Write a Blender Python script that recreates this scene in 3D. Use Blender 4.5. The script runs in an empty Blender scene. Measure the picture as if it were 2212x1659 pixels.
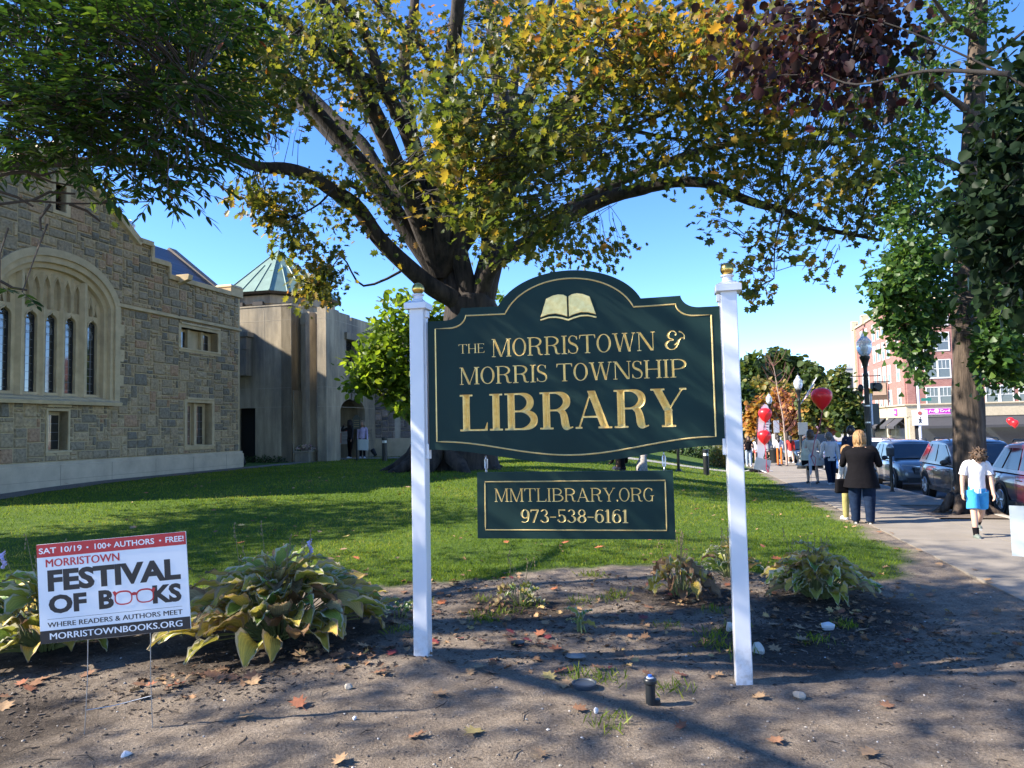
import bpy, bmesh, math, random
import numpy as np
from mathutils import Vector, Matrix, noise

# ------------------------------------------------------------------ camera, light, exposure
sc = bpy.context.scene
COL = sc.collection
rad = math.radians
F_PX, PITCH, ROLL, EYE = 1550.0, rad(3.53), rad(1.26), 1.7
_fw = Vector((0, math.cos(PITCH), math.sin(PITCH)))
_r0, _u0 = Vector((1, 0, 0)), Vector((0, -math.sin(PITCH), math.cos(PITCH)))
_rt = math.cos(ROLL) * _r0 - math.sin(ROLL) * _u0
_up = math.cos(ROLL) * _u0 + math.sin(ROLL) * _r0
cd = bpy.data.cameras.new('camera'); cam = bpy.data.objects.new('camera', cd); COL.objects.link(cam)
cam.matrix_world = Matrix(((_rt.x, _up.x, -_fw.x, 0), (_rt.y, _up.y, -_fw.y, 0), (_rt.z, _up.z, -_fw.z, EYE), (0, 0, 0, 1)))
cd.sensor_width = 36; cd.lens = F_PX / 2212 * 36; cd.clip_start = .05; cd.clip_end = 3000
sc.camera = cam
SUN = Vector((-.80, -.10, .575)).normalized()
w = bpy.data.worlds.new('World'); sc.world = w; w.use_nodes = True
nt = w.node_tree; sky = nt.nodes.new('ShaderNodeTexSky'); sky.sky_type = 'NISHITA'; sky.sun_disc = False
sky.sun_elevation = math.asin(SUN.z); sky.sun_rotation = math.atan2(SUN.x, SUN.y)
sky.air_density = .62; sky.dust_density = .0; sky.ozone_density = 1.6; sky.altitude = 0
hs = nt.nodes.new('ShaderNodeHueSaturation'); hs.inputs['Saturation'].default_value = 1.24; hs.inputs['Hue'].default_value = .508; nt.links.new(sky.outputs[0], hs.inputs['Color'])
nt.links.new(hs.outputs[0], nt.nodes['Background'].inputs[0]); nt.nodes['Background'].inputs[1].default_value = .15
sl = bpy.data.lights.new('sun', 'SUN'); sl.energy = 5.0; sl.angle = rad(.53); sl.color = (1, .91, .78)
so = bpy.data.objects.new('sun', sl); COL.objects.link(so); so.location = (-30, 0, 40)
so.rotation_euler = SUN.to_track_quat('Z', 'Y').to_euler()
sc.view_settings.view_transform = 'Standard'; sc.view_settings.look = 'None'
sc.view_settings.exposure = 1.6; sc.view_settings.gamma = 1
sc.cycles.max_bounces = 8; sc.cycles.diffuse_bounces = 4; sc.cycles.glossy_bounces = 3; sc.cycles.transmission_bounces = 6
sc.cycles.sample_clamp_indirect = 6; sc.cycles.use_denoising = True

rng = random.Random(7); nrng = np.random.default_rng(7)

def at(px, py, depth):
    """point on the pixel ray (2212 x 1659 frame) at world distance y = depth"""
    px, py, depth = float(px), float(py), float(depth)
    d = _fw + (px - 1106) / F_PX * _rt + (829.5 - py) / F_PX * _up
    return Vector((0, 0, EYE)) + d * (depth / d.y)

ANG = rad(14.5); SD = Vector((math.sin(ANG), math.cos(ANG), 0)); SE = Vector((math.cos(ANG), -math.sin(ANG), 0))
E0 = Vector((4.61, 6.46, 0))
def _ss(a, b, t):
    t = np.clip((t - a) / (b - a), 0, 1); return t * t * (3 - 2 * t)
def gz(x, y):
    x = np.asarray(x, float); y = np.asarray(y, float)
    u = (x - E0.x) * SD.x + (y - E0.y) * SD.y; v = (x - E0.x) * SE.x + (y - E0.y) * SE.y
    S = -.0205 * np.clip(u, -10, 90); L = .49 * _ss(7.5, 21, y); k = _ss(0, 8.5, -v)
    dip = .06 * np.exp(-((x - 1.8) / 1.5) ** 2 - ((y - 4.5) / 2) ** 2) - .03 * np.exp(-((x + .7) / 1.2) ** 2 - ((y - 5.3) / 1.5) ** 2)
    return S * (1 - k) + L * k - np.where(v < -.15, dip, 0)
def gzf(x, y): return float(gz(x, y))
def st(u, v, dz=0):
    p = E0 + SD * u + SE * v; return Vector((p.x, p.y, gzf(p.x, p.y) + dz))
def on(x, y, dz=0): return Vector((x, y, gzf(x, y) + dz))

# ------------------------------------------------------------------ materials
def _n(nt, t, **kw):
    n = nt.nodes.new(t)
    for k, v in kw.items(): setattr(n, k, v)
    return n
def ramp(nt, fac, stops):
    r = _n(nt, 'ShaderNodeValToRGB'); e = r.color_ramp.elements
    while len(e) > 1: e.remove(e[-1])
    e[0].position = stops[0][0]; e[0].color = (*stops[0][1], 1)
    for p, c in stops[1:]:
        q = e.new(p); q.color = (*c, 1)
    if fac is not None: nt.links.new(fac, r.inputs[0])
    return r.outputs[0]
def tnoise(nt, scale, detail=4, rough=.6, vec=None, stretch=None):
    tc = _n(nt, 'ShaderNodeTexCoord'); v = tc.outputs['Object'] if vec is None else vec
    if stretch:
        mp = _n(nt, 'ShaderNodeMapping'); mp.inputs['Scale'].default_value = stretch
        nt.links.new(v, mp.inputs[0]); v = mp.outputs[0]
    n = _n(nt, 'ShaderNodeTexNoise'); n.inputs['Scale'].default_value = scale
    n.inputs['Detail'].default_value = detail; n.inputs['Roughness'].default_value = rough
    nt.links.new(v, n.inputs['Vector']); return n.outputs['Fac']
def mixc(nt, fac, a, b, mode='MIX'):
    m = _n(nt, 'ShaderNodeMix', data_type='RGBA', blend_type=mode)
    for s, v in ((0, fac), (6, a), (7, b)):
        if isinstance(v, (int, float)): m.inputs[s].default_value = v
        elif isinstance(v, tuple): m.inputs[s].default_value = (*v, 1)
        else: nt.links.new(v, m.inputs[s])
    return m.outputs[2]
def bump(nt, bsdf, h, strength, dist=.02):
    b = _n(nt, 'ShaderNodeBump'); b.inputs['Strength'].default_value = strength; b.inputs['Distance'].default_value = dist
    nt.links.new(h, b.inputs['Height']); nt.links.new(b.outputs[0], bsdf.inputs['Normal'])
def attr(nt, name):
    return _n(nt, 'ShaderNodeAttribute', attribute_name=name)
def base(name):
    m = bpy.data.materials.new(name); m.use_nodes = True; return m, m.node_tree, m.node_tree.nodes['Principled BSDF']
MATS = {}
def M(name, col, rough=.6, metal=0, var=.12, vs=6, bmp=0, bs=40, coat=0, spec=.5, stretch=None, trans=0):
    if name in MATS: return MATS[name]
    m, nt, b = base(name)
    b.inputs['Roughness'].default_value = rough; b.inputs['Metallic'].default_value = metal
    b.inputs['Coat Weight'].default_value = coat; b.inputs['Coat Roughness'].default_value = .04
    b.inputs['Specular IOR Level'].default_value = spec
    b.inputs['Transmission Weight'].default_value = trans
    if var:
        lo = tuple(c * (1 - var) for c in col); hi = tuple(min(1, c * (1 + var)) for c in col)
        nt.links.new(ramp(nt, tnoise(nt, vs, stretch=stretch), [(.3, lo), (.7, hi)]), b.inputs['Base Color'])
    else: b.inputs['Base Color'].default_value = (*col, 1)
    if bmp: bump(nt, b, tnoise(nt, bs, stretch=stretch), bmp)
    MATS[name] = m; return m
def leafmat(name, stops, transl=.45, gloss=.35):
    if name in MATS: return MATS[name]
    m, nt, b = base(name); out = nt.nodes['Material Output']
    c = ramp(nt, attr(nt, 'tint').outputs['Fac'], stops)
    b.inputs['Roughness'].default_value = .45; b.inputs['Specular IOR Level'].default_value = gloss
    nt.links.new(c, b.inputs['Base Color'])
    t = _n(nt, 'ShaderNodeBsdfTranslucent'); nt.links.new(mixc(nt, .55, c, (1.0, .95, .25), 'OVERLAY'), t.inputs[0])
    mx = _n(nt, 'ShaderNodeMixShader'); mx.inputs[0].default_value = transl
    nt.links.new(b.outputs[0], mx.inputs[1]); nt.links.new(t.outputs[0], mx.inputs[2]); nt.links.new(mx.outputs[0], out.inputs[0])
    MATS[name] = m; return m
def tintmat(name, stops, rough=.85, ns=9, nv=.35, bmp=.5, bs=25):
    """stone or brick: colour of each block from its own 'tint', mottled by noise"""
    if name in MATS: return MATS[name]
    m, nt, b = base(name); b.inputs['Roughness'].default_value = rough
    c = ramp(nt, attr(nt, 'tint').outputs['Fac'], stops)
    v = ramp(nt, tnoise(nt, ns, 6), [(.3, (1 - nv,) * 3), (.7, (1 + nv * .6,) * 3)])
    nt.links.new(mixc(nt, 1.0, c, v, 'MULTIPLY'), b.inputs['Base Color'])
    bump(nt, b, tnoise(nt, bs, 6), bmp, .03); MATS[name] = m; return m
def barkmat(name, c0, c1, scale=6, strength=1.0):
    if name in MATS: return MATS[name]
    m, nt, b = base(name); b.inputs['Roughness'].default_value = .95
    n = tnoise(nt, scale, 6, .65, stretch=(1, 1, .16))
    n2 = tnoise(nt, 2.2, 3)
    nt.links.new(mixc(nt, n2, ramp(nt, n, [(.38, c0), (.62, c1)]), ramp(nt, n, [(.38, tuple(q * .8 for q in c0)), (.6, tuple(q * 1.25 for q in c1))])), b.inputs['Base Color'])
    bump(nt, b, n, strength, .06); MATS[name] = m; return m

# ------------------------------------------------------------------ mesh building
class MB:
    def __init__(s): s.v = []; s.f = []; s.m = []; s.t = []
    def add(s, vs, fs, m=0, tint=0.):
        o = len(s.v); s.v += [tuple(q) for q in vs]; s.f += [tuple(i + o for i in f) for f in fs]
        s.m += [m] * len(fs); s.t += [tint] * len(vs); return s
    def box(s, c, size, rz=0, m=0, rot=None, taper=1., tint=0.):
        hx, hy, hz = size[0] / 2, size[1] / 2, size[2] / 2
        R = rot if rot is not None else Matrix.Rotation(rz, 3, 'Z'); c = Vector(c); vs = []
        for z, k in ((-hz, 1), (hz, taper)):
            for x, y in ((-hx, -hy), (hx, -hy), (hx, hy), (-hx, hy)): vs.append(c + R @ Vector((x * k, y * k, z)))
        return s.add(vs, [(3, 2, 1, 0), (4, 5, 6, 7), (0, 1, 5, 4), (1, 2, 6, 5), (2, 3, 7, 6), (3, 0, 4, 7)], m, tint)
    def tube(s, pts, rs, n=8, m=0, cap=True, sx=1., jit=0., tint=0.):
        pts = [Vector(p) for p in pts]; k = len(pts)
        if isinstance(rs, (int, float)): rs = [rs] * k
        vs = []; prev = None
        for i, p in enumerate(pts):
            t = (pts[min(i + 1, k - 1)] - pts[max(i - 1, 0)])
            t = t.normalized() if t.length > 1e-9 else Vector((0, 0, 1))
            if prev is None: a = t.orthogonal().normalized()
            else:
                a = prev - t * prev.dot(t)
                a = a.normalized() if a.length > 1e-6 else t.orthogonal().normalized()
            prev = a; b = t.cross(a)
            for j in range(n):
                q = 2 * math.pi * j / n; r = rs[i]
                if jit: r *= 1 + jit * noise.noise(Vector((math.cos(q) * 2.2, math.sin(q) * 2.2, i * .35 + p.x)))
                vs.append(p + a * math.cos(q) * r * sx + b * math.sin(q) * r)
        fs = [(i * n + j, i * n + (j + 1) % n, (i + 1) * n + (j + 1) % n, (i + 1) * n + j) for i in range(k - 1) for j in range(n)]
        if cap: fs += [tuple(range(n))[::-1], tuple((k - 1) * n + j for j in range(n))]
        return s.add(vs, fs, m, tint)
    def rings(s, rs, n=16, m=0, cap=True, wob=0.):
        """rs: (cx,cy,cz,rx,ry) ellipses stacked into a skin"""
        vs = []
        for i, (x, y, z, a, b) in enumerate(rs):
            for j in range(n):
                q = 2 * math.pi * j / n; k = 1 + (wob * noise.noise(Vector((math.cos(q) * 3, math.sin(q) * 3 + x, i * .7 + z * 4))) if wob else 0)
                vs.append((x + a * k * math.cos(q), y + b * k * math.sin(q), z))
        k = len(rs); fs = [(i * n + j, i * n + (j + 1) % n, (i + 1) * n + (j + 1) % n, (i + 1) * n + j) for i in range(k - 1) for j in range(n)]
        if cap: fs += [tuple(range(n))[::-1], tuple((k - 1) * n + j for j in range(n))]
        return s.add(vs, fs, m)
    def lathe(s, prof, n=20, loc=(0, 0, 0), m=0, sy=1., R=None, tint=0.):
        vs = []; c = Vector(loc)
        for r, z in prof:
            for j in range(n):
                q = 2 * math.pi * j / n; p = Vector((r * math.cos(q), r * math.sin(q) * sy, z)); vs.append(c + (R @ p if R is not None else p))
        k = len(prof); fs = [(i * n + j, i * n + (j + 1) % n, (i + 1) * n + (j + 1) % n, (i + 1) * n + j) for i in range(k - 1) for j in range(n)]
        fs += [tuple(range(n))[::-1], tuple((k - 1) * n + j for j in range(n))]
        return s.add(vs, fs, m, tint)
    def ball(s, c, r, n=14, k=9, m=0, R=None, tint=0., jit=0.):
        if isinstance(r, (int, float)): r = (r, r, r)
        vs = []; c = Vector(c)
        for i in range(k + 1):
            a = math.pi * i / k
            for j in range(n):
                q = 2 * math.pi * j / n; p = Vector((math.sin(a) * math.cos(q), math.sin(a) * math.sin(q), -math.cos(a)))
                g = 1 + (jit * noise.noise(p * 2.3 + c * 3) if jit else 0)
                p = Vector((p.x * r[0], p.y * r[1], p.z * r[2])) * g; vs.append(c + (R @ p if R is not None else p))
        fs = [(i * n + j, i * n + (j + 1) % n, (i + 1) * n + (j + 1) % n, (i + 1) * n + j) for i in range(k) for j in range(n)]
        return s.add(vs, fs, m, tint)
    def prism(s, poly, a, b, f, m=0, tint=0.):
        """poly 2-D extruded between offsets a and b; f(u, w, off) -> point"""
        n = len(poly); vs = [f(u, q, a) for u, q in poly] + [f(u, q, b) for u, q in poly]
        fs = [tuple(range(n))[::-1], tuple(range(n, 2 * n))] + [(i, (i + 1) % n, n + (i + 1) % n, n + i) for i in range(n)]
        return s.add(vs, fs, m, tint)
    def build(s, name, mats, parent=None, smooth=None, bevel=0, loc=None, tint=False):
        me = bpy.data.meshes.new(name); me.from_pydata(s.v, [], s.f)
        for q in (mats if isinstance(mats, (list, tuple)) else [mats]): me.materials.append(q)
        me.polygons.foreach_set('material_index', s.m)
        if tint: me.attributes.new('tint', 'FLOAT', 'POINT').data.foreach_set('value', s.t)
        bm = bmesh.new(); bm.from_mesh(me); bmesh.ops.remove_doubles(bm, verts=bm.verts, dist=1e-6) if not tint else None
        bmesh.ops.recalc_face_normals(bm, faces=bm.faces); bm.to_mesh(me); bm.free()
        if smooth is not None:
            me.polygons.foreach_set('use_smooth', [True] * len(me.polygons)); me.set_sharp_from_angle(angle=rad(smooth))
        me.update(); o = link(name, me, parent)
        if loc is not None: o.location = loc
        if bevel:
            q = o.modifiers.new('bevel', 'BEVEL'); q.width = bevel; q.segments = 2; q.limit_method = 'ANGLE'
        return o
def link(name, data, parent=None):
    o = bpy.data.objects.new(name, data); COL.objects.link(o)
    if parent is not None: o.parent = parent
    return o
def thing(name, label, cat, loc=(0, 0, 0), rz=0, group=None):
    o = link(name, None); o.location = loc; o.rotation_euler = (0, 0, rz); o.empty_display_size = .2
    return tag(o, label, cat, group)
def tag(o, label=None, cat=None, group=None, kind=None):
    if label: o['label'] = label
    if cat: o['category'] = cat
    if group: o['group'] = group
    if kind: o['kind'] = kind
    return o
def dup(o, loc=None, rz=None, label=None, group=None, parent=None):
    c = o.copy(); COL.objects.link(c)
    if parent is not None: c.parent = parent
    for ch in o.children: dup(ch, parent=c)
    if loc is not None: c.location = loc
    if rz is not None: c.rotation_euler = (0, 0, rz)
    if label: c['label'] = label
    if group: c['group'] = group
    return c
def npmesh(name, V, polys, count, mats, parent=None, tint=None, extra=None, K=None):
    """many copies of one template: V (count*K,3); polys = index tuples of the template"""
    K = K or len(V) // count; me = bpy.data.meshes.new(name)
    me.vertices.add(len(V)); me.vertices.foreach_set('co', np.ascontiguousarray(V, dtype=np.float32).ravel())
    sizes = np.array([len(p) for p in polys]); flat = np.concatenate([np.array(p) for p in polys])
    L = (flat[None, :] + (np.arange(count) * K)[:, None]).ravel(); tot = np.tile(sizes, count)
    me.loops.add(len(L)); me.loops.foreach_set('vertex_index', L.astype(np.int32))
    me.polygons.add(len(tot)); me.polygons.foreach_set('loop_start', (np.cumsum(tot) - tot).astype(np.int32))
    for q in (mats if isinstance(mats, (list, tuple)) else [mats]): me.materials.append(q)
    if tint is not None: me.attributes.new('tint', 'FLOAT', 'POINT').data.foreach_set('value', np.repeat(tint, K).astype(np.float32))
    if extra is not None: me.attributes.new('leafdata', 'FLOAT_VECTOR', 'POINT').data.foreach_set('vector', extra.astype(np.float32).ravel())
    me.update(calc_edges=True); me.validate(); return link(name, me, parent)
def nrm(a): return a / np.maximum(np.linalg.norm(a, axis=1, keepdims=True), 1e-9)
def leafverts(P, T, N, size, tmpl):
    T = nrm(T); B = nrm(np.cross(T, N)); N2 = np.cross(B, T); t = np.array(tmpl, float)
    s = np.asarray(size).reshape(-1, 1, 1)
    V = P[:, None, :] + s * (t[None, :, 0:1] * B[:, None, :] + t[None, :, 1:2] * T[:, None, :] + t[None, :, 2:3] * N2[:, None, :])
    return V.reshape(-1, 3)
_H = [(0, 0), (.10, .12), (.30, .10), (.20, .30), (.46, .42), (.24, .50), (.40, .76), (.15, .74), (0, 1)]
def mirror_tmpl(half, fold=.25):
    k = len(half); v = [(x, y, abs(x) * fold) for x, y in half] + [(-x, y, abs(x) * fold) for x, y in half[1:-1]]
    R = list(range(k)); L = [0] + list(range(k, 2 * k - 2)) + [k - 1]
    return v, [tuple(R), tuple(L[::-1])]
OAK = mirror_tmpl(_H)
LANCE = mirror_tmpl([(0, 0), (.14, .25), (.15, .5), (.08, .8), (0, 1)], .3)
OVATE = mirror_tmpl([(0, 0), (.22, .2), (.30, .5), (.2, .8), (0, 1)], .25)
FAN = mirror_tmpl([(0, 0), (.30, .45), (.52, .75), (.34, .95), (0, .88)], .15)
MAPLE = mirror_tmpl([(0, 0), (.3, .05), (.55, .3), (.36, .45), (.42, .75), (.18, .68), (0, 1)], .2)
BLOB = mirror_tmpl([(0, 0), (.35, .12), (.5, .45), (.28, .85), (0, 1)], .3)
def spline(pts, per=5):
    P = [np.array(p, float) for p in pts]; out = []
    for i in range(len(P) - 1):
        a, b, c, d = P[max(i - 1, 0)], P[i], P[i + 1], P[min(i + 2, len(P) - 1)]
        for j in range(per):
            t = j / per; out.append(.5 * (2 * b + (c - a) * t + (2 * a - 5 * b + 4 * c - d) * t * t + (3 * b - a - 3 * c + d) * t ** 3))
    out.append(P[-1]); return out
def fill(outer, holes=()):
    """triangulate a flat outline with holes -> (2-D verts, faces)"""
    c = bpy.data.curves.new('tmp', 'CURVE'); c.dimensions = '2D'; c.fill_mode = 'BOTH'
    for loop in [outer, *holes]:
        loop = [p for i, p in enumerate(loop) if math.dist(p, loop[i - 1]) > 2e-4]
        if len(loop) < 3: continue
        sp = c.splines.new('POLY'); sp.points.add(len(loop) - 1); sp.use_cyclic_u = True
        for q, (x, y) in zip(sp.points, loop): q.co = (x, y, 0, 1)
    o = bpy.data.objects.new('tmp', c); COL.objects.link(o)
    me = bpy.data.meshes.new_from_object(o.evaluated_get(bpy.context.evaluated_depsgraph_get()))
    vs = [(q.co.x, q.co.y) for q in me.vertices]; fs = [tuple(p.vertices) for p in me.polygons]
    bpy.data.objects.remove(o); bpy.data.curves.remove(c); bpy.data.meshes.remove(me); return vs, fs
def plate(mb, outer, holes, a, b, f, m=0, back=True):
    """slab with holes from offset a (front) to b"""
    vs, fs = fill(outer, holes)
    mb.add([f(u, q, a) for u, q in vs], fs, m)
    if back: mb.add([f(u, q, b) for u, q in vs], fs, m)
    for loop in [outer, *holes]:
        n = len(loop); mb.add([f(u, q, a) for u, q in loop] + [f(u, q, b) for u, q in loop], [(i, (i + 1) % n, n + (i + 1) % n, n + i) for i in range(n)], m)
    return mb
_TX = {}
def textgeo(s, bold=0.):
    if (s, bold) in _TX: return _TX[(s, bold)]
    c = bpy.data.curves.new('tmp', 'FONT'); c.body = s; c.offset = bold; c.resolution_u = 3
    o = bpy.data.objects.new('tmp', c); COL.objects.link(o)
    me = bpy.data.meshes.new_from_object(o.evaluated_get(bpy.context.evaluated_depsgraph_get()))
    V = np.array([(q.co.x, q.co.y) for q in me.vertices]); fs = [tuple(p.vertices) for p in me.polygons]
    bpy.data.objects.remove(o); bpy.data.curves.remove(c); bpy.data.meshes.remove(me)
    _TX[(s, bold)] = (V, fs); return V, fs
def text(mb, s, x0, x1, z0, z1, f, off=0., m=0, bold=.02):
    if bold > .006 and 'M' in s:                                     # heavy strokes by overlaying shifted copies
        k = (z1 - z0) * .022
        for i, d in enumerate((-k, 0, k)): text(mb, s, x0 + d, x1 + d, z0, z1, f, off + .00012 * i, m, 0.)
        return mb
    V, fs = textgeo(s, bold); lo, hi = V.min(0), V.max(0)
    X = x0 + (V[:, 0] - lo[0]) / (hi[0] - lo[0]) * (x1 - x0); Z = z0 + (V[:, 1] - lo[1]) / (hi[1] - lo[1]) * (z1 - z0)
    return mb.add([f(a, b, off) for a, b in zip(X, Z)], fs, m)
XZ = lambda y0=0: (lambda u, q, o: (u, y0 + o, q))
# ------------------------------------------------------------------ ground, lawn, paths
def lawn_edge(x): return 8.0 + .95 * np.exp(-((x - 1.25) / 1.45) ** 2) - .3 * _ss(2.6, 3.8, x) + .08 * np.sin(x * 5.1) + .05 * np.sin(x * 11.3 + 1)
def lawnf(x, y):
    u = (x - E0.x) * SD.x + (y - E0.y) * SD.y; v = (x - E0.x) * SE.x + (y - E0.y) * SE.y
    a = _ss(-.12, .16, y - lawn_edge(x)); b = _ss(.12, .5, -v + .1 * np.sin(u * 2.3) - .06 * np.sin(u * 7) - .75 * np.exp(-((u - .5) / 1.3) ** 2))
    return a * b
def soilmat():
    m, nt, b = base('soil_and_turf'); b.inputs['Roughness'].default_value = .95; b.inputs['Specular IOR Level'].default_value = .2
    big, mid, fin = tnoise(nt, .9, 5), tnoise(nt, 7, 6, .7), tnoise(nt, 60, 5, .75)
    dry = ramp(nt, mid, [(.3, (.20, .157, .12)), (.55, (.30, .245, .19)), (.75, (.39, .325, .26))])
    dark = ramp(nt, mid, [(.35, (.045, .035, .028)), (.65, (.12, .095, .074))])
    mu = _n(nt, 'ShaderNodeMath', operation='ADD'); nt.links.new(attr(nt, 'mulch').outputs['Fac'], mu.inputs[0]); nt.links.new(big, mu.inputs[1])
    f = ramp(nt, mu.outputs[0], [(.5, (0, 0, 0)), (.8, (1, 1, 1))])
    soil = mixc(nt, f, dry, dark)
    spk = ramp(nt, fin, [(.32, (.5, .5, .5)), (.55, (1.0, 1.0, 1.0)), (.72, (1.8, 1.75, 1.7))])
    soil = mixc(nt, 1., soil, spk, 'MULTIPLY')
    turf = ramp(nt, tnoise(nt, 3.2, 7, .7), [(.3, (.038, .08, .010)), (.55, (.08, .135, .016)), (.75, (.12, .16, .03))])
    turf = mixc(nt, 1., turf, ramp(nt, tnoise(nt, 45, 4, .8, stretch=(1, .5, 1)), [(.3, (.5, .5, .5)), (.7, (1.5, 1.5, 1.5))]), 'MULTIPLY')
    nt.links.new(mixc(nt, attr(nt, 'lawn').outputs['Fac'], soil, turf), b.inputs['Base Color'])
    ad = _n(nt, 'ShaderNodeMath', operation='ADD'); nt.links.new(mid, ad.inputs[0]); nt.links.new(fin, ad.inputs[1])
    bump(nt, b, ad.outputs[0], 1., .035); return m
def grid_sheet(name, xs, ys, zf, mat, attrs=None, keep=None, kind='structure'):
    X, Y = np.meshgrid(xs, ys); Z = zf(X, Y); nx, ny = len(xs), len(ys)
    V = np.stack([X, Y, Z], -1).reshape(-1, 3)
    i = np.arange(nx * ny).reshape(ny, nx); Q = np.stack([i[:-1, :-1], i[:-1, 1:], i[1:, 1:], i[1:, :-1]], -1).reshape(-1, 4)
    if keep is not None: Q = Q[keep(V[Q].mean(1))]
    me = bpy.data.meshes.new(name); me.from_pydata(V.tolist(), [], Q.tolist()); me.materials.append(mat)
    for k, fn in (attrs or {}).items(): me.attributes.new(k, 'FLOAT', 'POINT').data.foreach_set('value', fn(V[:, 0], V[:, 1]).astype(np.float32))
    me.polygons.foreach_set('use_smooth', [True] * len(me.polygons)); me.update(); o = link(name, me); tag(o, kind=kind); return o
def lines(*segs):
    out = []
    for a, b, s in segs: out += list(np.arange(a, b, s))
    return np.array(out + [segs[-1][1]])
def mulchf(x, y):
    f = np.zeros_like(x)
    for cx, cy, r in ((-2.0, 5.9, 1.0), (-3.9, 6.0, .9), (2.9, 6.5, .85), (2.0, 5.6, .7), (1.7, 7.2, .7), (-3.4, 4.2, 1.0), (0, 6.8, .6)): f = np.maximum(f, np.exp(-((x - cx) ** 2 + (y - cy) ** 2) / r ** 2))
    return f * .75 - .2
def zfine(X, Y):
    z = gz(X, Y); n = np.zeros_like(z)
    for a, b, c, h in ((2.1, 1.7, .3, .010), (5.3, 4.1, 1.9, .006), (11, 9.3, 4, .004), (23, 19, 2, .005), (39, 31, 1, .004)): n += h * np.sin(X * a + c + 1.3 * np.sin(Y * b * .7)) * np.sin(Y * b + c * 2 + 1.1 * np.sin(X * a * .6))
    near = np.exp(-np.maximum(0, Y - 9) / 2) * (np.abs(X) < 6)
    u = (X - E0.x) * SD.x + (Y - E0.y) * SD.y; v = (X - E0.x) * SE.x + (Y - E0.y) * SE.y
    under = -.35 * _ss(.1, .8, v) * (v < 40) - .1 * (v > 2.6)
    mound = .05 * np.exp(-((X + .68) ** 2 + (Y - 5.2) ** 2) / .02)
    return z + n * near + mound + under
xs = lines((-320, -40, 20), (-40, -7, 1.0), (-7, 6.5, .07), (6.5, 16, .3), (16, 40, 1.0), (40, 420, 20)); ys = lines((-60, -2, 4), (-2, 2.0, .5), (2.0, 9.5, .07), (9.5, 32, .4), (32, 45, 1.), (45, 520, 19))
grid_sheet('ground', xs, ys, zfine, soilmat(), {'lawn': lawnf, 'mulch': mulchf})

def strip(name, u0, u1, v0, v1, dz, mat, nu=120, nv=3):
    us = np.linspace(u0, u1, nu); vs = np.linspace(v0, v1, nv); mb = MB()
    P = [tuple(st(a, b, dz)) for a in us for b in vs]
    mb.add(P, [(i * nv + j, i * nv + j + 1, (i + 1) * nv + j + 1, (i + 1) * nv + j) for i in range(nu - 1) for j in range(nv - 1)])
    return tag(mb.build(name, mat), kind='structure')
def concretemat(name, c, joints=True):
    m, nt, b = base(name); b.inputs['Roughness'].default_value = .9
    col = mixc(nt, 1., ramp(nt, tnoise(nt, 1.3, 6), [(.3, tuple(q * .8 for q in c)), (.7, tuple(q * 1.15 for q in c))]), ramp(nt, tnoise(nt, 90, 3), [(.3, (.8, .8, .8)), (.7, (1.12, 1.12, 1.12))]), 'MULTIPLY')
    nt.links.new(col, b.inputs['Base Color']); bump(nt, b, tnoise(nt, 70, 4), .3, .01); return m
sw = concretemat('sidewalk_concrete', (.235, .205, .165))
mb = MB()
def slab(u0, u1, v0, v1, z1, z0, m=0):
    P = [st(u0, v0, z1), st(u1, v0, z1), st(u1, v1, z1), st(u0, v1, z1), st(u0, v0, z0), st(u1, v0, z0), st(u1, v1, z0), st(u0, v1, z0)]
    mb.add(P, [(0, 1, 2, 3), (0, 1, 5, 4), (1, 2, 6, 5), (2, 3, 7, 6), (3, 0, 4, 7)], m)
u = -6.0
while u < 88:                                                       # sidewalk flags with open joints
    g = .008
    slab(u + g, u + 1.5 - g, 0, 1.42 - g, .012, -.2)
    if not any(abs(u + .75 - q) < 1.0 for q in (8.8, 35.4)): slab(u + g, u + 1.5 - g, 1.42 + g, 2.62, .012, -.2)
    u += 1.5
tag(mb.build('sidewalk', sw), kind='structure')
mb = MB(); u = -6.0
while u < 88: slab(u + .006, u + 2.4 - .006, 2.63, 2.78, .014, -.3); u += 2.4
tag(mb.build('kerb', concretemat('kerb_stone', (.34, .31, .27)), bevel=.015), kind='structure')
strip('pit_soil', 7.8, 10.2, 1.40, 2.62, .004, M('pit_soil', (.13, .1, .075), .95, bmp=.8, bs=25))
strip('road', -20, 260, 2.78, 14.5, -.13, concretemat('asphalt', (.065, .065, .068)), 160)
strip('far_pavement', -20, 260, 14.5, 40, -.03, concretemat('far_concrete', (.30, .28, .25)), 160)
# concrete walk across the lawn to the entrance
mb = MB(); V = []
for i in range(60):
    t = i / 59; x = -8.6 + 18.5 * t; y = 32.0 - .5 * t - 1.0 * math.sin(t * 3.1)
    for w_ in (0, 1.5): V.append((x, y + w_, gzf(x, y + w_) + .02))
mb.add(V, [(i * 2, i * 2 + 2, i * 2 + 3, i * 2 + 1) for i in range(59)])
tag(mb.build('path', concretemat('path_concrete', (.33, .31, .28))), kind='structure')
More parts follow.
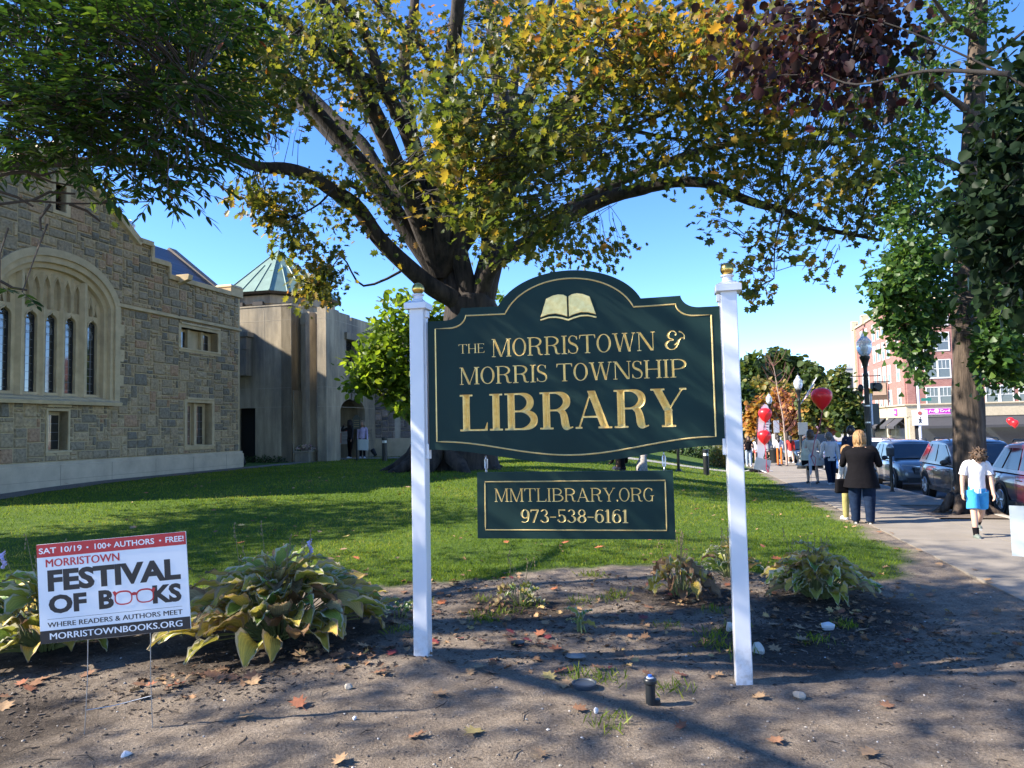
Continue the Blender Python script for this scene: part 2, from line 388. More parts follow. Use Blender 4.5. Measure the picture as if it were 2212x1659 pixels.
# gravel margin along the stone wall
mb = MB(); V = []
for i in range(40):
    y = -16 + 20 * i / 39
    for x in (0.05, .95 + .1 * math.sin(i * 1.7)):
        p = Vector((-9.97, 26.28, 0)) + SE * x + SD * y; V.append((p.x, p.y, gzf(p.x, p.y) + .012))
mb.add(V, [(i * 2, i * 2 + 2, i * 2 + 3, i * 2 + 1) for i in range(39)])
gm, nt, b_ = base('gravel_margin'); b_.inputs['Roughness'].default_value = .9
nt.links.new(ramp(nt, tnoise(nt, 22, 5, .8), [(.3, (.05, .042, .034)), (.5, (.16, .14, .115)), (.7, (.30, .27, .23))]), b_.inputs['Base Color']); bump(nt, b_, tnoise(nt, 22, 5, .8), 1., .05)
tag(mb.build('gravel', gm), kind='structure')

# grass blades: finer near the camera
def grass():
    n = 200000; d = 7.3 * (34 / 7.3) ** nrng.random(n) ; a = nrng.uniform(-.80, .70, n); X = d * np.sin(a) / np.cos(a); Y = d
    k = (lawnf(X, Y) > .45 + .4 * nrng.random(n)); X, Y = X[k], Y[k]; d = d[k]; n = len(X)
    q = (X + 9.97) * SE.x + (Y - 26.28) * SE.y; k = q > 1.0; X, Y, d = X[k], Y[k], d[k]; n = len(X)
    P = np.stack([X, Y, gz(X, Y) - .005], 1); az = nrng.uniform(0, 6.283, n); lean = nrng.uniform(.1, .9, n)
    T = np.stack([np.cos(az) * lean, np.sin(az) * lean, np.ones(n)], 1); N = np.stack([-np.sin(az), np.cos(az), np.zeros(n)], 1) + .3 * nrng.normal(size=(n, 3))
    h = nrng.uniform(.022, .055, n) * (1 + .25 * (d > 14)); wd = np.clip(.0035 * d / 7, .0035, .02) / h
    t = np.array([(-1, 0, 0), (1, 0, 0), (.5, .6, .05), (0, 1, .25)])
    T = nrm(T); B = nrm(np.cross(T, N)); N2 = np.cross(B, T)
    V = P[:, None] + h[:, None, None] * (t[None, :, 0:1] * wd[:, None, None] * B[:, None] + t[None, :, 1:2] * T[:, None] + t[None, :, 2:3] * N2[:, None])
    patch = .5 + .25 * np.sin(X * 1.3 + 2 * np.sin(Y * .8)) * np.sin(Y * 1.1)
    o = npmesh('grass', V.reshape(-1, 3), [(0, 1, 2, 3)], n, leafmat('grass_blade', [(0, (.045, .09, .009)), (.5, (.115, .18, .014)), (.85, (.21, .245, .028)), (1, (.30, .26, .08))], .4, .2), tint=np.clip(patch + nrng.normal(0, .18, n), 0, 1))
    tag(o, kind='stuff', label='short green lawn grass behind the library sign')
    # longer weeds straggling over the bed edge
grass()
# ------------------------------------------------------------------ carved serif lettering (strokes -> distance field -> V groove)
def glyphs(T, h):
    """cap height 1; T stem weight, h hairline. -> {char: (advance width, strokes)}"""
    G = {}; sw = .16 + T * .3                                          # serif half-width beyond the stem
    def V(x, a=0, b=1, w=None): return ('r', x, a, x, b, T if w is None else w)
    def S(x, y, half=None, w=None):
        half = half or (T / 2 + .1); return ('r', x - half, y, x + half, y, (w or h))
    def St(x, a=0, b=1, w=None):                                       # stem with both serifs
        hw = (T if w is None else w) / 2 + .1
        return [V(x, a, b, w), S(x, h / 2, hw), S(x, 1 - h / 2, hw)]
    def H(a, b, y, w=None): return ('r', a, y, b, y, w or h)
    def D(a, b, c, d, w): return ('r', a, b, c, d, w)
    def A(cx, cy, rx, ry, a0, a1, wt=None, wn=None): return ('a', cx, cy, rx, ry, a0, a1, wt or T, wn or h)
    def K(x0, y0, x1, y1, x2, y2): return ('t', x0, y0, x1, y1, x2, y2)
    b = .1 + T / 2
    G['I'] = (2 * b, St(b))
    G['L'] = (.72 + T, St(b) + [H(b, .70 + T, h / 2), K(.70 + T, 0, .70 + T, .27, .58 + T, 0)])
    G['T'] = (.82 + T, [V(.41 + T / 2), S(.41 + T / 2, h / 2), H(0, .82 + T, 1 - h / 2), K(0, 1, .0, .74, .11, 1), K(.82 + T, 1, .82 + T, .74, .71 + T, 1)])
    G['H'] = (.78 + 2 * T, St(b) + St(.68 + 1.5 * T) + [H(b, .68 + 1.5 * T, .5)])
    G['E'] = (.68 + T, St(b) + [H(b, .66 + T, h / 2), H(b, .64 + T, 1 - h / 2), H(b, .5 + T, .52), K(.66 + T, 0, .68 + T, .25, .55 + T, 0), K(.64 + T, 1, .64 + T, .76, .54 + T, 1), K(.5 + T, .42, .5 + T, .63, .42 + T, .52)])
    ro = .36 + T * .5
    G['O'] = (2 * ro + .1, [A(ro + .05, .5, ro - T / 2, .5 - h / 2, 0, 360)])
    G['G'] = (2 * ro + .1, [A(ro + .05, .5, ro - T / 2, .5 - h / 2, 45, 318), V(1.78 * ro, .02, .42, T * .8), S(1.78 * ro, .42), K(1.78 * ro, .98, 1.78 * ro, .7, 1.55 * ro, .9)])
    def bowl(x, y0, y1, r): return [H(x, x + r * .45, y1 - h / 2), H(x, x + r * .45, y0 + h / 2), A(x + r * .45, (y0 + y1) / 2, r * .9 - T / 2, (y1 - y0) / 2 - h / 2, -90, 90)]
    G['P'] = (.66 + T, St(b) + bowl(b, .44, 1, .5 + T * .5))
    G['R'] = (.80 + T, St(b) + bowl(b, .48, 1, .46 + T * .5) + [('v', [(.36 + T, .49), (.5 + T, .44), (.56 + T, .3), (.60 + T, .1), (.72 + T, .03), (.82 + T, .05)], [h, T * .8, T, T, h * 1.3, h * .8])])
    G['B'] = (.72 + T, St(b) + bowl(b, .53 - h, 1, .44 + T * .5) + bowl(b, 0, .53, .53 + T * .5))
    G['M'] = (1.02 + 1.4 * T, [V(.12, w=h), S(.12, h / 2, .12), S(.1, 1 - h / 2, .1), D(.08 + T / 2, 1, .52 + .6 * T, 0, T), D(.52 + .6 * T, 0, .9 + .7 * T, 1, h)] + [V(.9 + 1.2 * T), S(.9 + 1.2 * T, h / 2), S(.9 + 1.2 * T, 1 - h / 2)])
    G['N'] = (.92 + T, [V(.13, w=h), S(.13, h / 2, .12), S(.1, 1 - h / 2, .1), D(.09 + T / 2, 1, .80 + T * .5, 0, T), V(.80 + T, w=h), S(.80 + T, 1 - h / 2, .12)])
    G['W'] = (1.22 + 1.5 * T, [D(.14 + T / 2, 1, .4 + T * .6, 0, T), D(.4 + T * .6, 0, .66 + .7 * T, 1, h), D(.62 + T, 1, .88 + 1.2 * T, 0, T), D(.88 + 1.2 * T, 0, 1.12 + 1.3 * T, 1, h), S(.14 + T / 2, 1 - h / 2), S(.64 + T, 1 - h / 2), S(1.12 + 1.3 * T, 1 - h / 2, .11)])
    G['A'] = (.92 + T, [D(.1, 0, .44 + T * .3, 1, h), D(.40 + T * .5, 1, .80 + T * .6, 0, T), H(.22, .66 + T * .4, .31), S(.1, h / 2, .11), S(.80 + T * .6, h / 2)])
    G['Y'] = (.92 + T, [D(.12 + T / 2, 1, .46 + T * .5, .42, T), D(.46 + T * .5, .42, .80 + T, 1, h), V(.46 + T * .5, 0, .46), S(.46 + T * .5, h / 2), S(.14 + T / 2, 1 - h / 2), S(.80 + T, 1 - h / 2, .11)])
    sc_ = [(.56, .80), (.5, .92), (.34, .975), (.18, .93), (.11, .78), (.17, .62), (.34, .53), (.52, .43), (.60, .26), (.53, .08), (.34, .025), (.16, .07), (.07, .22)]
    G['S'] = (.66 + T * .3, [('v', [(x + T * .15, y) for x, y in sc_], [h, h, h, h * 1.4, T * .75, T * .95, T * 1.05, T * .95, T * .75, h * 1.4, h, h, h]), K(.58 + T * .15, .97, .58 + T * .15, .72, .5 + T * .15, .9), K(.05 + T * .15, .03, .05 + T * .15, .3, .13 + T * .15, .1)])
    G['.'] = (.24, [('v', [(.12, .075), (.121, .076)], [.15, .15])])
    G['-'] = (.46, [H(.05, .41, .42, h * 1.5)])
    G['&'] = (1.05, [('v', [(.98, .56), (.86, .60), (.74, .5), (.64, .26), (.48, .05), (.28, .03), (.12, .16), (.10, .34), (.26, .48), (.44, .50), (.40, .56), (.26, .60), (.20, .76), (.30, .93), (.46, .96), (.58, .86), (.55, .76)], [h, h, T * .5, T * .6, h, h, T * .8, T * .8, h, h, h, T * .5, T * .8, h * 1.2, h * 1.2, h, T * .6]),
        ('v', [(.97, .56), (.98, .72), (.88, .86), (.76, .92)], [T * .6, h, h, T * .6]), ('v', [(.50, .26), (.62, .36), (.70, .5)], [h, h * 1.2, h])])
    G['1'] = (.36, [V(.2), S(.2, h / 2), ('v', [(.06, .86), (.14, .9), (.2, 1 - T * .3)], [h, h, T * .5])])
    G['9'] = (.62, [A(.31, .66, .27 - T / 2, .34 - h / 2, 0, 360), ('v', [(.58 - T / 2, .66), (.57 - T / 2, .4), (.46, .14), (.28, .025), (.12, .07)], [T, T * .9, T * .5, h, T * .6])])
    G['6'] = (.62, [A(.31, .34, .27 - T / 2, .34 - h / 2, 0, 360), ('v', [(.04 + T / 2, .34), (.05 + T / 2, .6), (.16, .86), (.34, .975), (.5, .93)], [T, T * .9, T * .5, h, T * .6])])
    G['8'] = (.60, [A(.3, .75, .22 - T / 3, .25 - h / 2, 0, 360, T * .7), A(.3, .26, .27 - T / 2, .26 - h / 2, 0, 360)])
    G['3'] = (.58, [A(.26, .76, .24 - T / 2, .24 - h / 2, -80, 150, T * .8), A(.27, .26, .28 - T / 2, .26 - h / 2, -155, 85)])
    G['5'] = (.58, [('r', .12, .52, .12, 1, h), H(.1, .5, 1 - .05, .1), A(.26, .31, .28 - T / 2, .30 - h / 2, -155, 130)])
    G['7'] = (.56, [H(.04, .54, .95, .1), D(.50, .95, .2, 0, T * .8), K(.04, 1, .04, .72, .13, .95)])
    return G
def field(strokes, w, res, pad=.05):
    nx = int((w + 2 * pad + .2) / res) + 2; ny = int((1 + 2 * pad) / res) + 2
    X, Y = np.meshgrid(-pad + res * np.arange(nx), -pad + res * np.arange(ny)); d = np.full(X.shape, -1.)
    for s in strokes:
        if s[0] == 'r':
            _, x0, y0, x1, y1, wd = s; L = math.hypot(x1 - x0, y1 - y0); tx, ty = (x1 - x0) / L, (y1 - y0) / L
            al = (X - x0) * tx + (Y - y0) * ty; ac = np.abs((X - x0) * -ty + (Y - y0) * tx)
            if abs(ty) < 1e-6 or abs(tx) < 1e-6: q = np.minimum(wd / 2 - ac, np.minimum(al, L - al) + (0 if wd > .02 else 0))
            else:                                                    # slanted strokes end on the cap and base lines
                lo, hi = min(y0, y1), max(y0, y1); q = np.minimum(wd / 2 * 1. - ac, np.minimum(Y - lo, hi - Y))
        elif s[0] == 't':
            pts = [(s[1], s[2]), (s[3], s[4]), (s[5], s[6])]
            ar = (pts[1][0] - pts[0][0]) * (pts[2][1] - pts[0][1]) - (pts[2][0] - pts[0][0]) * (pts[1][1] - pts[0][1])
            if ar < 0: pts = pts[::-1]
            q = np.full(X.shape, 9.)
            for i in range(3):
                a, b = pts[i], pts[(i + 1) % 3]; L = math.hypot(b[0] - a[0], b[1] - a[1])
                q = np.minimum(q, ((b[0] - a[0]) * (Y - a[1]) - (b[1] - a[1]) * (X - a[0])) / L)
        else:
            if s[0] == 'a':
                _, cx, cy, rx, ry, a0, a1, wt, wn = s; k = 90; an = np.radians(np.linspace(a0, a1, k))
                px, py = cx + rx * np.cos(an), cy + ry * np.sin(an); ww = wn + (wt - wn) * np.abs(np.cos(an)) ** 1.6
            else:
                P = np.array(spline([(a, b, q_) for (a, b), q_ in zip(s[1], s[2])], 8)) if len(s[1]) > 2 else np.array([(a, b, q_) for (a, b), q_ in zip(s[1], s[2])])
                px, py, ww = P[:, 0], P[:, 1], P[:, 2]
            q = (ww / 2 - np.hypot(X[..., None] - px, Y[..., None] - py)).max(-1)
        d = np.maximum(d, q)
    return X, Y, d
def carve(X, Y, d):
    """marching squares: groove faces and the outline loops"""
    ny, nx = d.shape; vid = {}; V = []; F = []; nxt = {}
    def node(i, j):
        k = (i, j)
        if k not in vid: vid[k] = len(V); V.append((X[j, i], Y[j, i], d[j, i]))
        return vid[k]
    def cross(i, j, a, b):
        k = (min((i, j), (a, b)), max((i, j), (a, b)))
        if k not in vid:
            p, q = d[j, i], d[b, a]; t = p / (p - q); vid[k] = len(V)
            V.append((X[j, i] + (X[b, a] - X[j, i]) * t, Y[j, i] + (Y[b, a] - Y[j, i]) * t, 0.))
        return vid[k]
    inside = d > 0
    for j in range(ny - 1):
        for i in range(nx - 1):
            c = [(i, j), (i + 1, j), (i + 1, j + 1), (i, j + 1)]; on_ = [inside[q[1], q[0]] for q in c]
            if not any(on_): continue
            poly = []; cr = []
            for k in range(4):
                a, b = c[k], c[(k + 1) % 4]
                if on_[k]: poly.append(node(*a))
                if on_[k] != on_[(k + 1) % 4]: e = cross(*a, *b); poly.append(e); cr.append((e, on_[k]))
            F.append(tuple(poly))
            if len(cr) == 2:
                (a, oa), (b, ob) = cr; a, b = (a, b) if oa else (b, a); nxt.setdefault(a, []).append(b)
            elif len(cr) == 4:
                for q in range(4):
                    if cr[q][1]: nxt.setdefault(cr[q][0], []).append(cr[(q + 1) % 4][0])
    loops = []
    while nxt:
        s = next(iter(nxt)); cur = s; lp = []
        while cur in nxt:
            lp.append(cur); q = nxt[cur].pop()
            if not nxt[cur]: del nxt[cur]
            cur = q
            if cur == s: break
        if len(lp) > 3: loops.append([V[i][:2] for i in lp])
    # keep loops with a real area, snip spikes
    area = lambda L: abs(sum(L[i - 1][0] * L[i][1] - L[i][0] * L[i - 1][1] for i in range(len(L)))) / 2
    loops = [L for L in loops if area(L) > 2e-4]
    return V, F, loops
def carved(lines_, f, depth=1.0, face=0.):
    """lines_: (text, x0, x1, z0, z1, stem, hair, res_m). -> groove MB and hole loops in sign coordinates"""
    mb = MB(); holes = []
    for s, x0, x1, z0, z1, T, h, res in lines_:
        H = z1 - z0; G = glyphs(T, h); gap = .075; items = []; x = 0.
        for c in s:
            if c == ' ': x += .30; continue
            X, Y, d = field(G[c][1], G[c][0], res / H, .12); V, F, loops = carve(X, Y, d); lo, hi = min(q[0] for q in V), max(q[0] for q in V)
            items.append((x - lo, V, F, loops)); x += hi - lo + gap
        kx = (x1 - x0) / ((x - gap) * H)
        for x, V, F, loops in items:
            mp = lambda a, b: (x0 + (x + a) * H * kx, z0 + b * H)
            mb.add([f(*mp(a, b), face - depth * min(q * H, .03)) for a, b, q in V], F)
            holes += [[mp(a, b) for a, b in lp] for lp in loops]
    return mb, holes

green = M('sign_green', (.007, .027, .024), .6, var=.12, vs=3, bmp=.012, bs=160, spec=.2)
gold, nt, b_ = base('gold_leaf'); b_.inputs['Metallic'].default_value = .5; b_.inputs['Roughness'].default_value = .38
nt.links.new(ramp(nt, tnoise(nt, 30, 4), [(.3, (.82, .55, .18)), (.7, (.95, .72, .30))]), b_.inputs['Base Color']); bump(nt, b_, tnoise(nt, 90, 3), .15, .004)
pvc = M('white_vinyl', (.66, .67, .70), .25, var=.04, vs=3, bmp=.02, bs=14)
_t = pvc.node_tree; _b = _t.nodes['Principled BSDF']; _c = _b.inputs['Base Color'].links[0].from_socket; _s = _n(_t, 'ShaderNodeSeparateXYZ'); _t.links.new(_n(_t, 'ShaderNodeTexCoord').outputs['Object'], _s.inputs[0])
_m = _n(_t, 'ShaderNodeMath', operation='MULTIPLY'); _t.links.new(ramp(_t, _s.outputs[2], [(.0, (1, 1, 1)), (.32, (.0, .0, .0))]), _m.inputs[0]); _t.links.new(ramp(_t, tnoise(_t, 16, 5, .75), [(.45, (0, 0, 0)), (.68, (.8, .8, .8))]), _m.inputs[1])   # mud splashed up the foot of the posts
_t.links.new(mixc(_t, _m.outputs[0], _c, (.30, .25, .20)), _b.inputs['Base Color'])
SX = Vector((.98006, -.19872, 0)); SN = Vector((.19872, .98006, 0)); SY0 = math.atan2(SX.y, SX.x)
SP = Vector((-.67, 5.31, 0))
sign = thing('library_sign', 'large dark green carved sign with gold lettering between two white posts', 'sign', SP, SY0)
fs_ = lambda u, q, o: (u, -o, q)                                    # o: towards the viewer
YF = .028
arc = [(1.1085 + .50 * 1.02 * math.sin(a) / math.sin(rad(72)), 2.585 + .231 * (math.cos(a) - math.cos(rad(72))) / (1 - math.cos(rad(72)))) for a in [rad(72) * (i / 20 - 1) for i in range(41)]]
def cove(xc, zc, r, a0, a1, n=9): return [(xc + r * math.cos(rad(a0 + (a1 - a0) * i / n)), zc + r * .78 * math.sin(rad(a0 + (a1 - a0) * i / n))) for i in range(n + 1)]
def signline(ins):
    """outline of the board, inset by ins (clockwise from top left)"""
    i = ins; x0, x1 = .062 + i, 2.146 - i
    a = [(x0, 2.502 - i)] + [(.20 + i * .6, 2.502 - i)] + cove(.20 + i * .6, 2.502 + .094 - i, .12, -82, -4)[0:] + [(.325 + i * .7, 2.588 - i)]
    k = 1 - i / .58; top = [(1.1085 + (x - 1.1085) * k, z - i) for x, z in arc]
    r = [(2.217 - x + -.009, z) for x, z in a[::-1]]
    bot = [(x1 + (x0 - x1) * t / 40, 1.556 + i - .11 * math.sin(math.pi * t / 40) ** 2) for t in range(41)]
    return a + top + r + bot
lines_ = [('THE', .296, .490, 2.252, 2.320, .10, .045, .0026), ('MORRISTOWN', .545, 1.706, 2.217, 2.348, .125, .04, .0028), ('&', 1.772, 1.908, 2.215, 2.350, .13, .05, .0028),
          ('MORRIS', .301, .945, 2.024, 2.150, .125, .04, .0028), ('TOWNSHIP', 1.014, 1.911, 2.024, 2.150, .125, .04, .0028), ('LIBRARY', .299, 1.905, 1.686, 1.951, .235, .05, .0040)]
mb, holes = carved(lines_, fs_, 1.0, YF)
mb.build('carved_lettering', gold, sign)
pb = MB(); plate(pb, signline(0), holes, YF, -YF, fs_)
# back stays closed: rebuild the rear face without holes
pb.prism(signline(.004), -YF - .006, -YF - .002, fs_)
pb.build('sign_board', green, sign)
def trim(mb, loop, wd, off, h=.004):
    n = len(loop); P = [Vector((x, z)) for x, z in loop]; out = []
    for i in range(n):
        t = (P[(i + 1) % n] - P[i - 1]).normalized(); q = Vector((-t.y, t.x)) * wd / 2
        out.append((P[i] + q, P[i], P[i] - q))
    vs = [fs_(*(c), off + (h if j == 1 else 0)) for tr in out for j, c in enumerate(tr)]
    return mb.add(vs, [(i * 3 + j, i * 3 + j + 1, ((i + 1) % n) * 3 + j + 1, ((i + 1) % n) * 3 + j) for i in range(n) for j in range(2)])
trim(MB(), signline(.058), .010, YF + .0015).build('gold_border', gold, sign)
bk = MB()                                                            # open book emblem
def page(s):
    c = 1.1085; top = [(.006, 2.628), (.03, 2.641), (.07, 2.646), (.11, 2.638), (.156, 2.618)]; bot = [(.198, 2.487), (.14, 2.505), (.09, 2.508), (.04, 2.496), (.006, 2.482)]
    return [(c + s * x, z) for x, z in top + bot][::s]
for s in (1, -1): bk.prism(page(s), YF + .001, YF + .012, fs_)
for s in (1, -1): bk.prism([(1.1085 + s * x, z) for x, z in [(0, 2.452), (.04, 2.466), (.09, 2.478), (.14, 2.478), (.2, 2.462), (.2, 2.474), (.14, 2.490), (.09, 2.491), (.04, 2.480), (0, 2.466)]][::s], YF + .001, YF + .007, fs_)
bk.build('book_emblem', gold, sign, bevel=.004)
for x in (-.018, 2.207):
    zb = -.25; mbp = MB(); mbp.box((x, 0, (2.6 + zb) / 2), (.108, .108, 2.6 - zb)); post = mbp.build('post', pvc, sign, bevel=.006)
    cp = MB(); cp.box((x, 0, 2.618), (.168, .168, .044)); cp.box((x, 0, 2.650), (.168, .168, .020), taper=.62)
    cp.lathe([(.05, 2.655), (.05, 2.668), (.036, 2.674), (.034, 2.70), (.046, 2.706), (.046, 2.714), (.02, 2.72)], 20, (x, 0, 0)); cp.build('post_cap', pvc, post, smooth=35, bevel=.003)
    bl = MB(); bl.ball((x, 0, 2.756), .046, 24, 14); bl.build('gold_ball', M('gold_ball_leaf', (.60, .40, .11), .26, 1., .12, 8), post, smooth=60)
    s = 1 if x < 1 else -1; br = MB()
    for z0, z1 in ((2.535, 2.585), (1.49, 1.60)): br.box((x + s * .066, .0, (z0 + z1) / 2), (.022, .06, z1 - z0))
    br.box((x + s * .060, 0, 2.05), (.014, .045, 1.0)); br.build('bracket', pvc, post, bevel=.002)
hang = thing('hanging_sign', 'small green rectangular sign with web address and phone number hanging below', 'sign', SP, SY0)
hl = [('MMTLIBRARY.ORG', .543, 1.665, 1.178, 1.272, .11, .045, .0024), ('973-538-6161', .730, 1.483, 1.031, 1.124, .13, .05, .0024)]
mb, holes = carved(hl, fs_, 1.0, .022)
mb.build('carved_lettering', gold, hang)
R_ = [(.416, 1.387), (1.797, 1.387), (1.799, .921), (.412, .917)]
pb = MB(); plate(pb, R_, holes, .022, -.02, fs_); pb.prism([(.42, 1.38), (1.79, 1.38), (1.79, .925), (.418, .925)], -.022, -.0205, fs_); pb.build('sign_board', green, hang)
bd = MB(); q = [(.474, 1.320), (1.742, 1.322), (1.741, .982), (.471, .978)]
rr = [(q[i][0] + (q[(i + 1) % 4][0] - q[i][0]) * t / 12, q[i][1] + (q[(i + 1) % 4][1] - q[i][1]) * t / 12) for i in range(4) for t in range(12)]
trim(bd, rr, .0085, .0235).build('gold_border', gold, hang)
steel = M('galvanised_steel', (.45, .47, .5), .35, .9, .1)
for x in (.48, 1.739):
    hk = MB(); dz = -.018 if x < 1 else 0
    for cz, r in ((1.505 + dz, .016), (1.398, .016)): hk.tube([(x, 0 + r * math.cos(a), cz + r * math.sin(a)) for a in [i * 6.2832 / 14 for i in range(15)]], .0045, 6)
    hk.tube([(x, .0, 1.492 + dz), (x + .008, 0, 1.482), (x + .009, 0, 1.42), (x, 0, 1.41)], .006, 7); hk.tube([(x, .0, 1.492 + dz), (x - .008, 0, 1.482), (x - .009, 0, 1.42), (x, 0, 1.41)], .006, 7)
    hk.build('snap_hook', steel, hang, smooth=50)

# ------------------------------------------------------------------ festival yard sign
P_ = at(247, 1268, 4.2); W_, Hh = .826, .560
ysg = thing('yard_sign', 'red white and black festival of books yard sign on a wire stake', 'sign', (P_.x, P_.y, gzf(P_.x, P_.y)), math.atan2(.09, .99))
zc = P_.z - gzf(P_.x, P_.y); ca, sa = math.cos(rad(3.4)), math.sin(rad(3.4))
fy = lambda u, q, o: ((u - .5) * W_ * ca - (q - .5) * Hh * sa, -o, zc + (u - .5) * W_ * sa + (q - .5) * Hh * ca)
white = M('print_white', (.78, .80, .82), .45, var=.02); red = M('print_red', (.50, .028, .035), .45, var=.05); black = M('print_black', (.022, .02, .022), .45, var=.1)
MB().prism([(0, 0), (1, 0), (1, 1), (0, 1)], .004, -.004, fy).build('panel', white, ysg)
MB().prism([(.001, .868), (.999, .868), (.999, .999), (.001, .999)], .0048, .0055, fy).build('red_band', red, ysg)
MB().prism([(.001, .001), (.999, .001), (.999, .128), (.001, .128)], .0048, .0055, fy).build('black_band', black, ysg)
t = MB(); text(t, 'SAT 10/19', .016, .300, .903, .962, fy, .0062, bold=.016); text(t, '\u2022', .330, .345, .922, .940, fy, .0062); text(t, '100+ AUTHORS', .385, .785, .903, .962, fy, .0062, bold=.016); text(t, '\u2022', .818, .833, .922, .940, fy, .0062); text(t, 'FREE!', .862, .985, .903, .962, fy, .0062, bold=.016)
text(t, 'MORRISTOWNBOOKS.ORG', .065, .945, .036, .100, fy, .0062, bold=.016); t.build('white_lettering', white, ysg)
t = MB(); text(t, 'MORRISTOWN', .058, .545, .765, .845, fy, .0050, bold=.016)
def lens(cx, cz, rx, rz, n=28): return [(cx + rx * math.copysign(abs(math.cos(a)) ** .75, math.cos(a)), cz + rz * math.copysign(abs(math.sin(a)) ** .75, math.sin(a)) - .012 * math.cos(a) * 0) for a in [i * 6.2832 / n for i in range(n)]]
for cx, s in ((.560, -1), (.705, 1)): plate(t, lens(cx, .385, .060, .073), [lens(cx, .383, .052, .058)], .0052, .0048, fy)
t.prism([(.616, .40), (.649, .40), (.649, .425), (.633, .432), (.616, .425)], .0052, .0048, fy); t.prism([(.488, .452), (.503, .40), (.515, .44), (.505, .46)], .0052, .0048, fy); t.prism([(.777, .452), (.762, .40), (.75, .44), (.76, .46)], .0052, .0048, fy)
t.build('red_lettering', red, ysg)
t = MB(); text(t, 'FESTIVAL', .064, .952, .515, .735, fy, .0050, bold=.045); text(t, 'OF', .064, .315, .29, .48, fy, .0050, bold=.045); text(t, 'B', .395, .495, .29, .48, fy, .0050, bold=.045); text(t, 'KS', .755, .950, .29, .48, fy, .0050, bold=.045)
text(t, 'WHERE READERS & AUTHORS MEET', .052, .950, .158, .208, fy, .0050, bold=.012); t.prism([(.052, .238), (.950, .238), (.950, .241), (.052, .241)], .0048, .0050, fy); t.build('black_lettering', black, ysg)
ws = MB(); L_, R2 = fy(.306, 0, .0), fy(.722, 0, .0)
ws.tube([(L_[0], .004, L_[2] + .1), (L_[0] + .003, .0, .3), (L_[0] - .005, .0, .1), (L_[0] - .012, 0, -.06)], .0028, 6); ws.tube([(R2[0], .004, R2[2] + .1), (R2[0] + .006, 0, .3), (R2[0] + .022, 0, -.06)], .0028, 6)
ws.tube([(L_[0], .0, .135), (L_[0] + .15, .006, .150), (R2[0] + .012, 0, .195)], .0026, 6); ws.tube([L_, ((L_[0] + R2[0]) / 2, .0, (L_[2] + R2[2]) / 2 - .004), R2], .0026, 6)
ws.build('wire_stake', steel, ysg, smooth=60)
# ------------------------------------------------------------------ stone library hall (local x: out of the wall, y: along it, z up)
CX = Vector((-9.97, 26.28, 0))
hall = thing('stone_hall', 'gabled brown stone library hall with large traceried window', 'building', CX, -ANG)
fw = lambda s, z, o: (o, s, z)
SC = -7.76
def gable(s): return 9.46 - .72 * abs(s - SC)
def top(s):
    t = abs(s - SC)
    return gable(s) if t < 2.71 else 7.62 if t < 3.26 else 7.13 if t < 4.0 else 6.76
outline = [(-11.74, .2), (0, .2), (0, 6.72), (-3.78, 6.72), (-3.78, 7.1), (-4.52, 7.1), (-4.52, 7.58), (-5.07, 7.58), (SC, gable(SC)), (-10.45, 7.58), (-11, 7.58), (-11, 7.1), (-11.74, 7.1)]
def tudor(hw, zs, zt, z0, n=28, c=SC): return [(c + hw * math.cos(math.pi * i / n), zs + (zt - zs) * (1 - abs(math.cos(math.pi * i / n)) ** 2.3) ** .62) for i in range(n + 1)] + [(c - hw, z0), (c + hw, z0)]
def rect(a, b, c, d): return [(a, c), (b, c), (b, d), (a, d)]
ops = {'w3': (-3.13, -1.27, 4.57, 5.24), 'w4': (-2.82, -1.57, 1.37, 2.78), 'w5': (-8.02, -7.41, 1.38, 2.41), 'vent': (-7.92, -7.58, 7.73, 8.43)}
hole_arch = tudor(1.80, 5.30, 6.42, 2.72)
mortar = M('mortar', (.46, .36, .21), .95, bmp=.4, bs=60); lime = M('limestone', (.50, .39, .23), .85, var=.18, vs=3, bmp=.2, bs=50); limeD = M('limestone_plinth', (.50, .41, .29), .85, var=.16, vs=2, bmp=.2, bs=40)
stone = tintmat('rock_faced_stone', [(0, (.20, .175, .13)), (.3, (.29, .235, .155)), (.55, (.37, .28, .165)), (.8, (.46, .345, .20)), (1, (.40, .25, .145))], ns=14, nv=.45, bmp=.9, bs=16)
wb = MB(); plate(wb, outline, [hole_arch] + [rect(*v) for v in ops.values()], -.03, -.5, fw, 0, back=False)
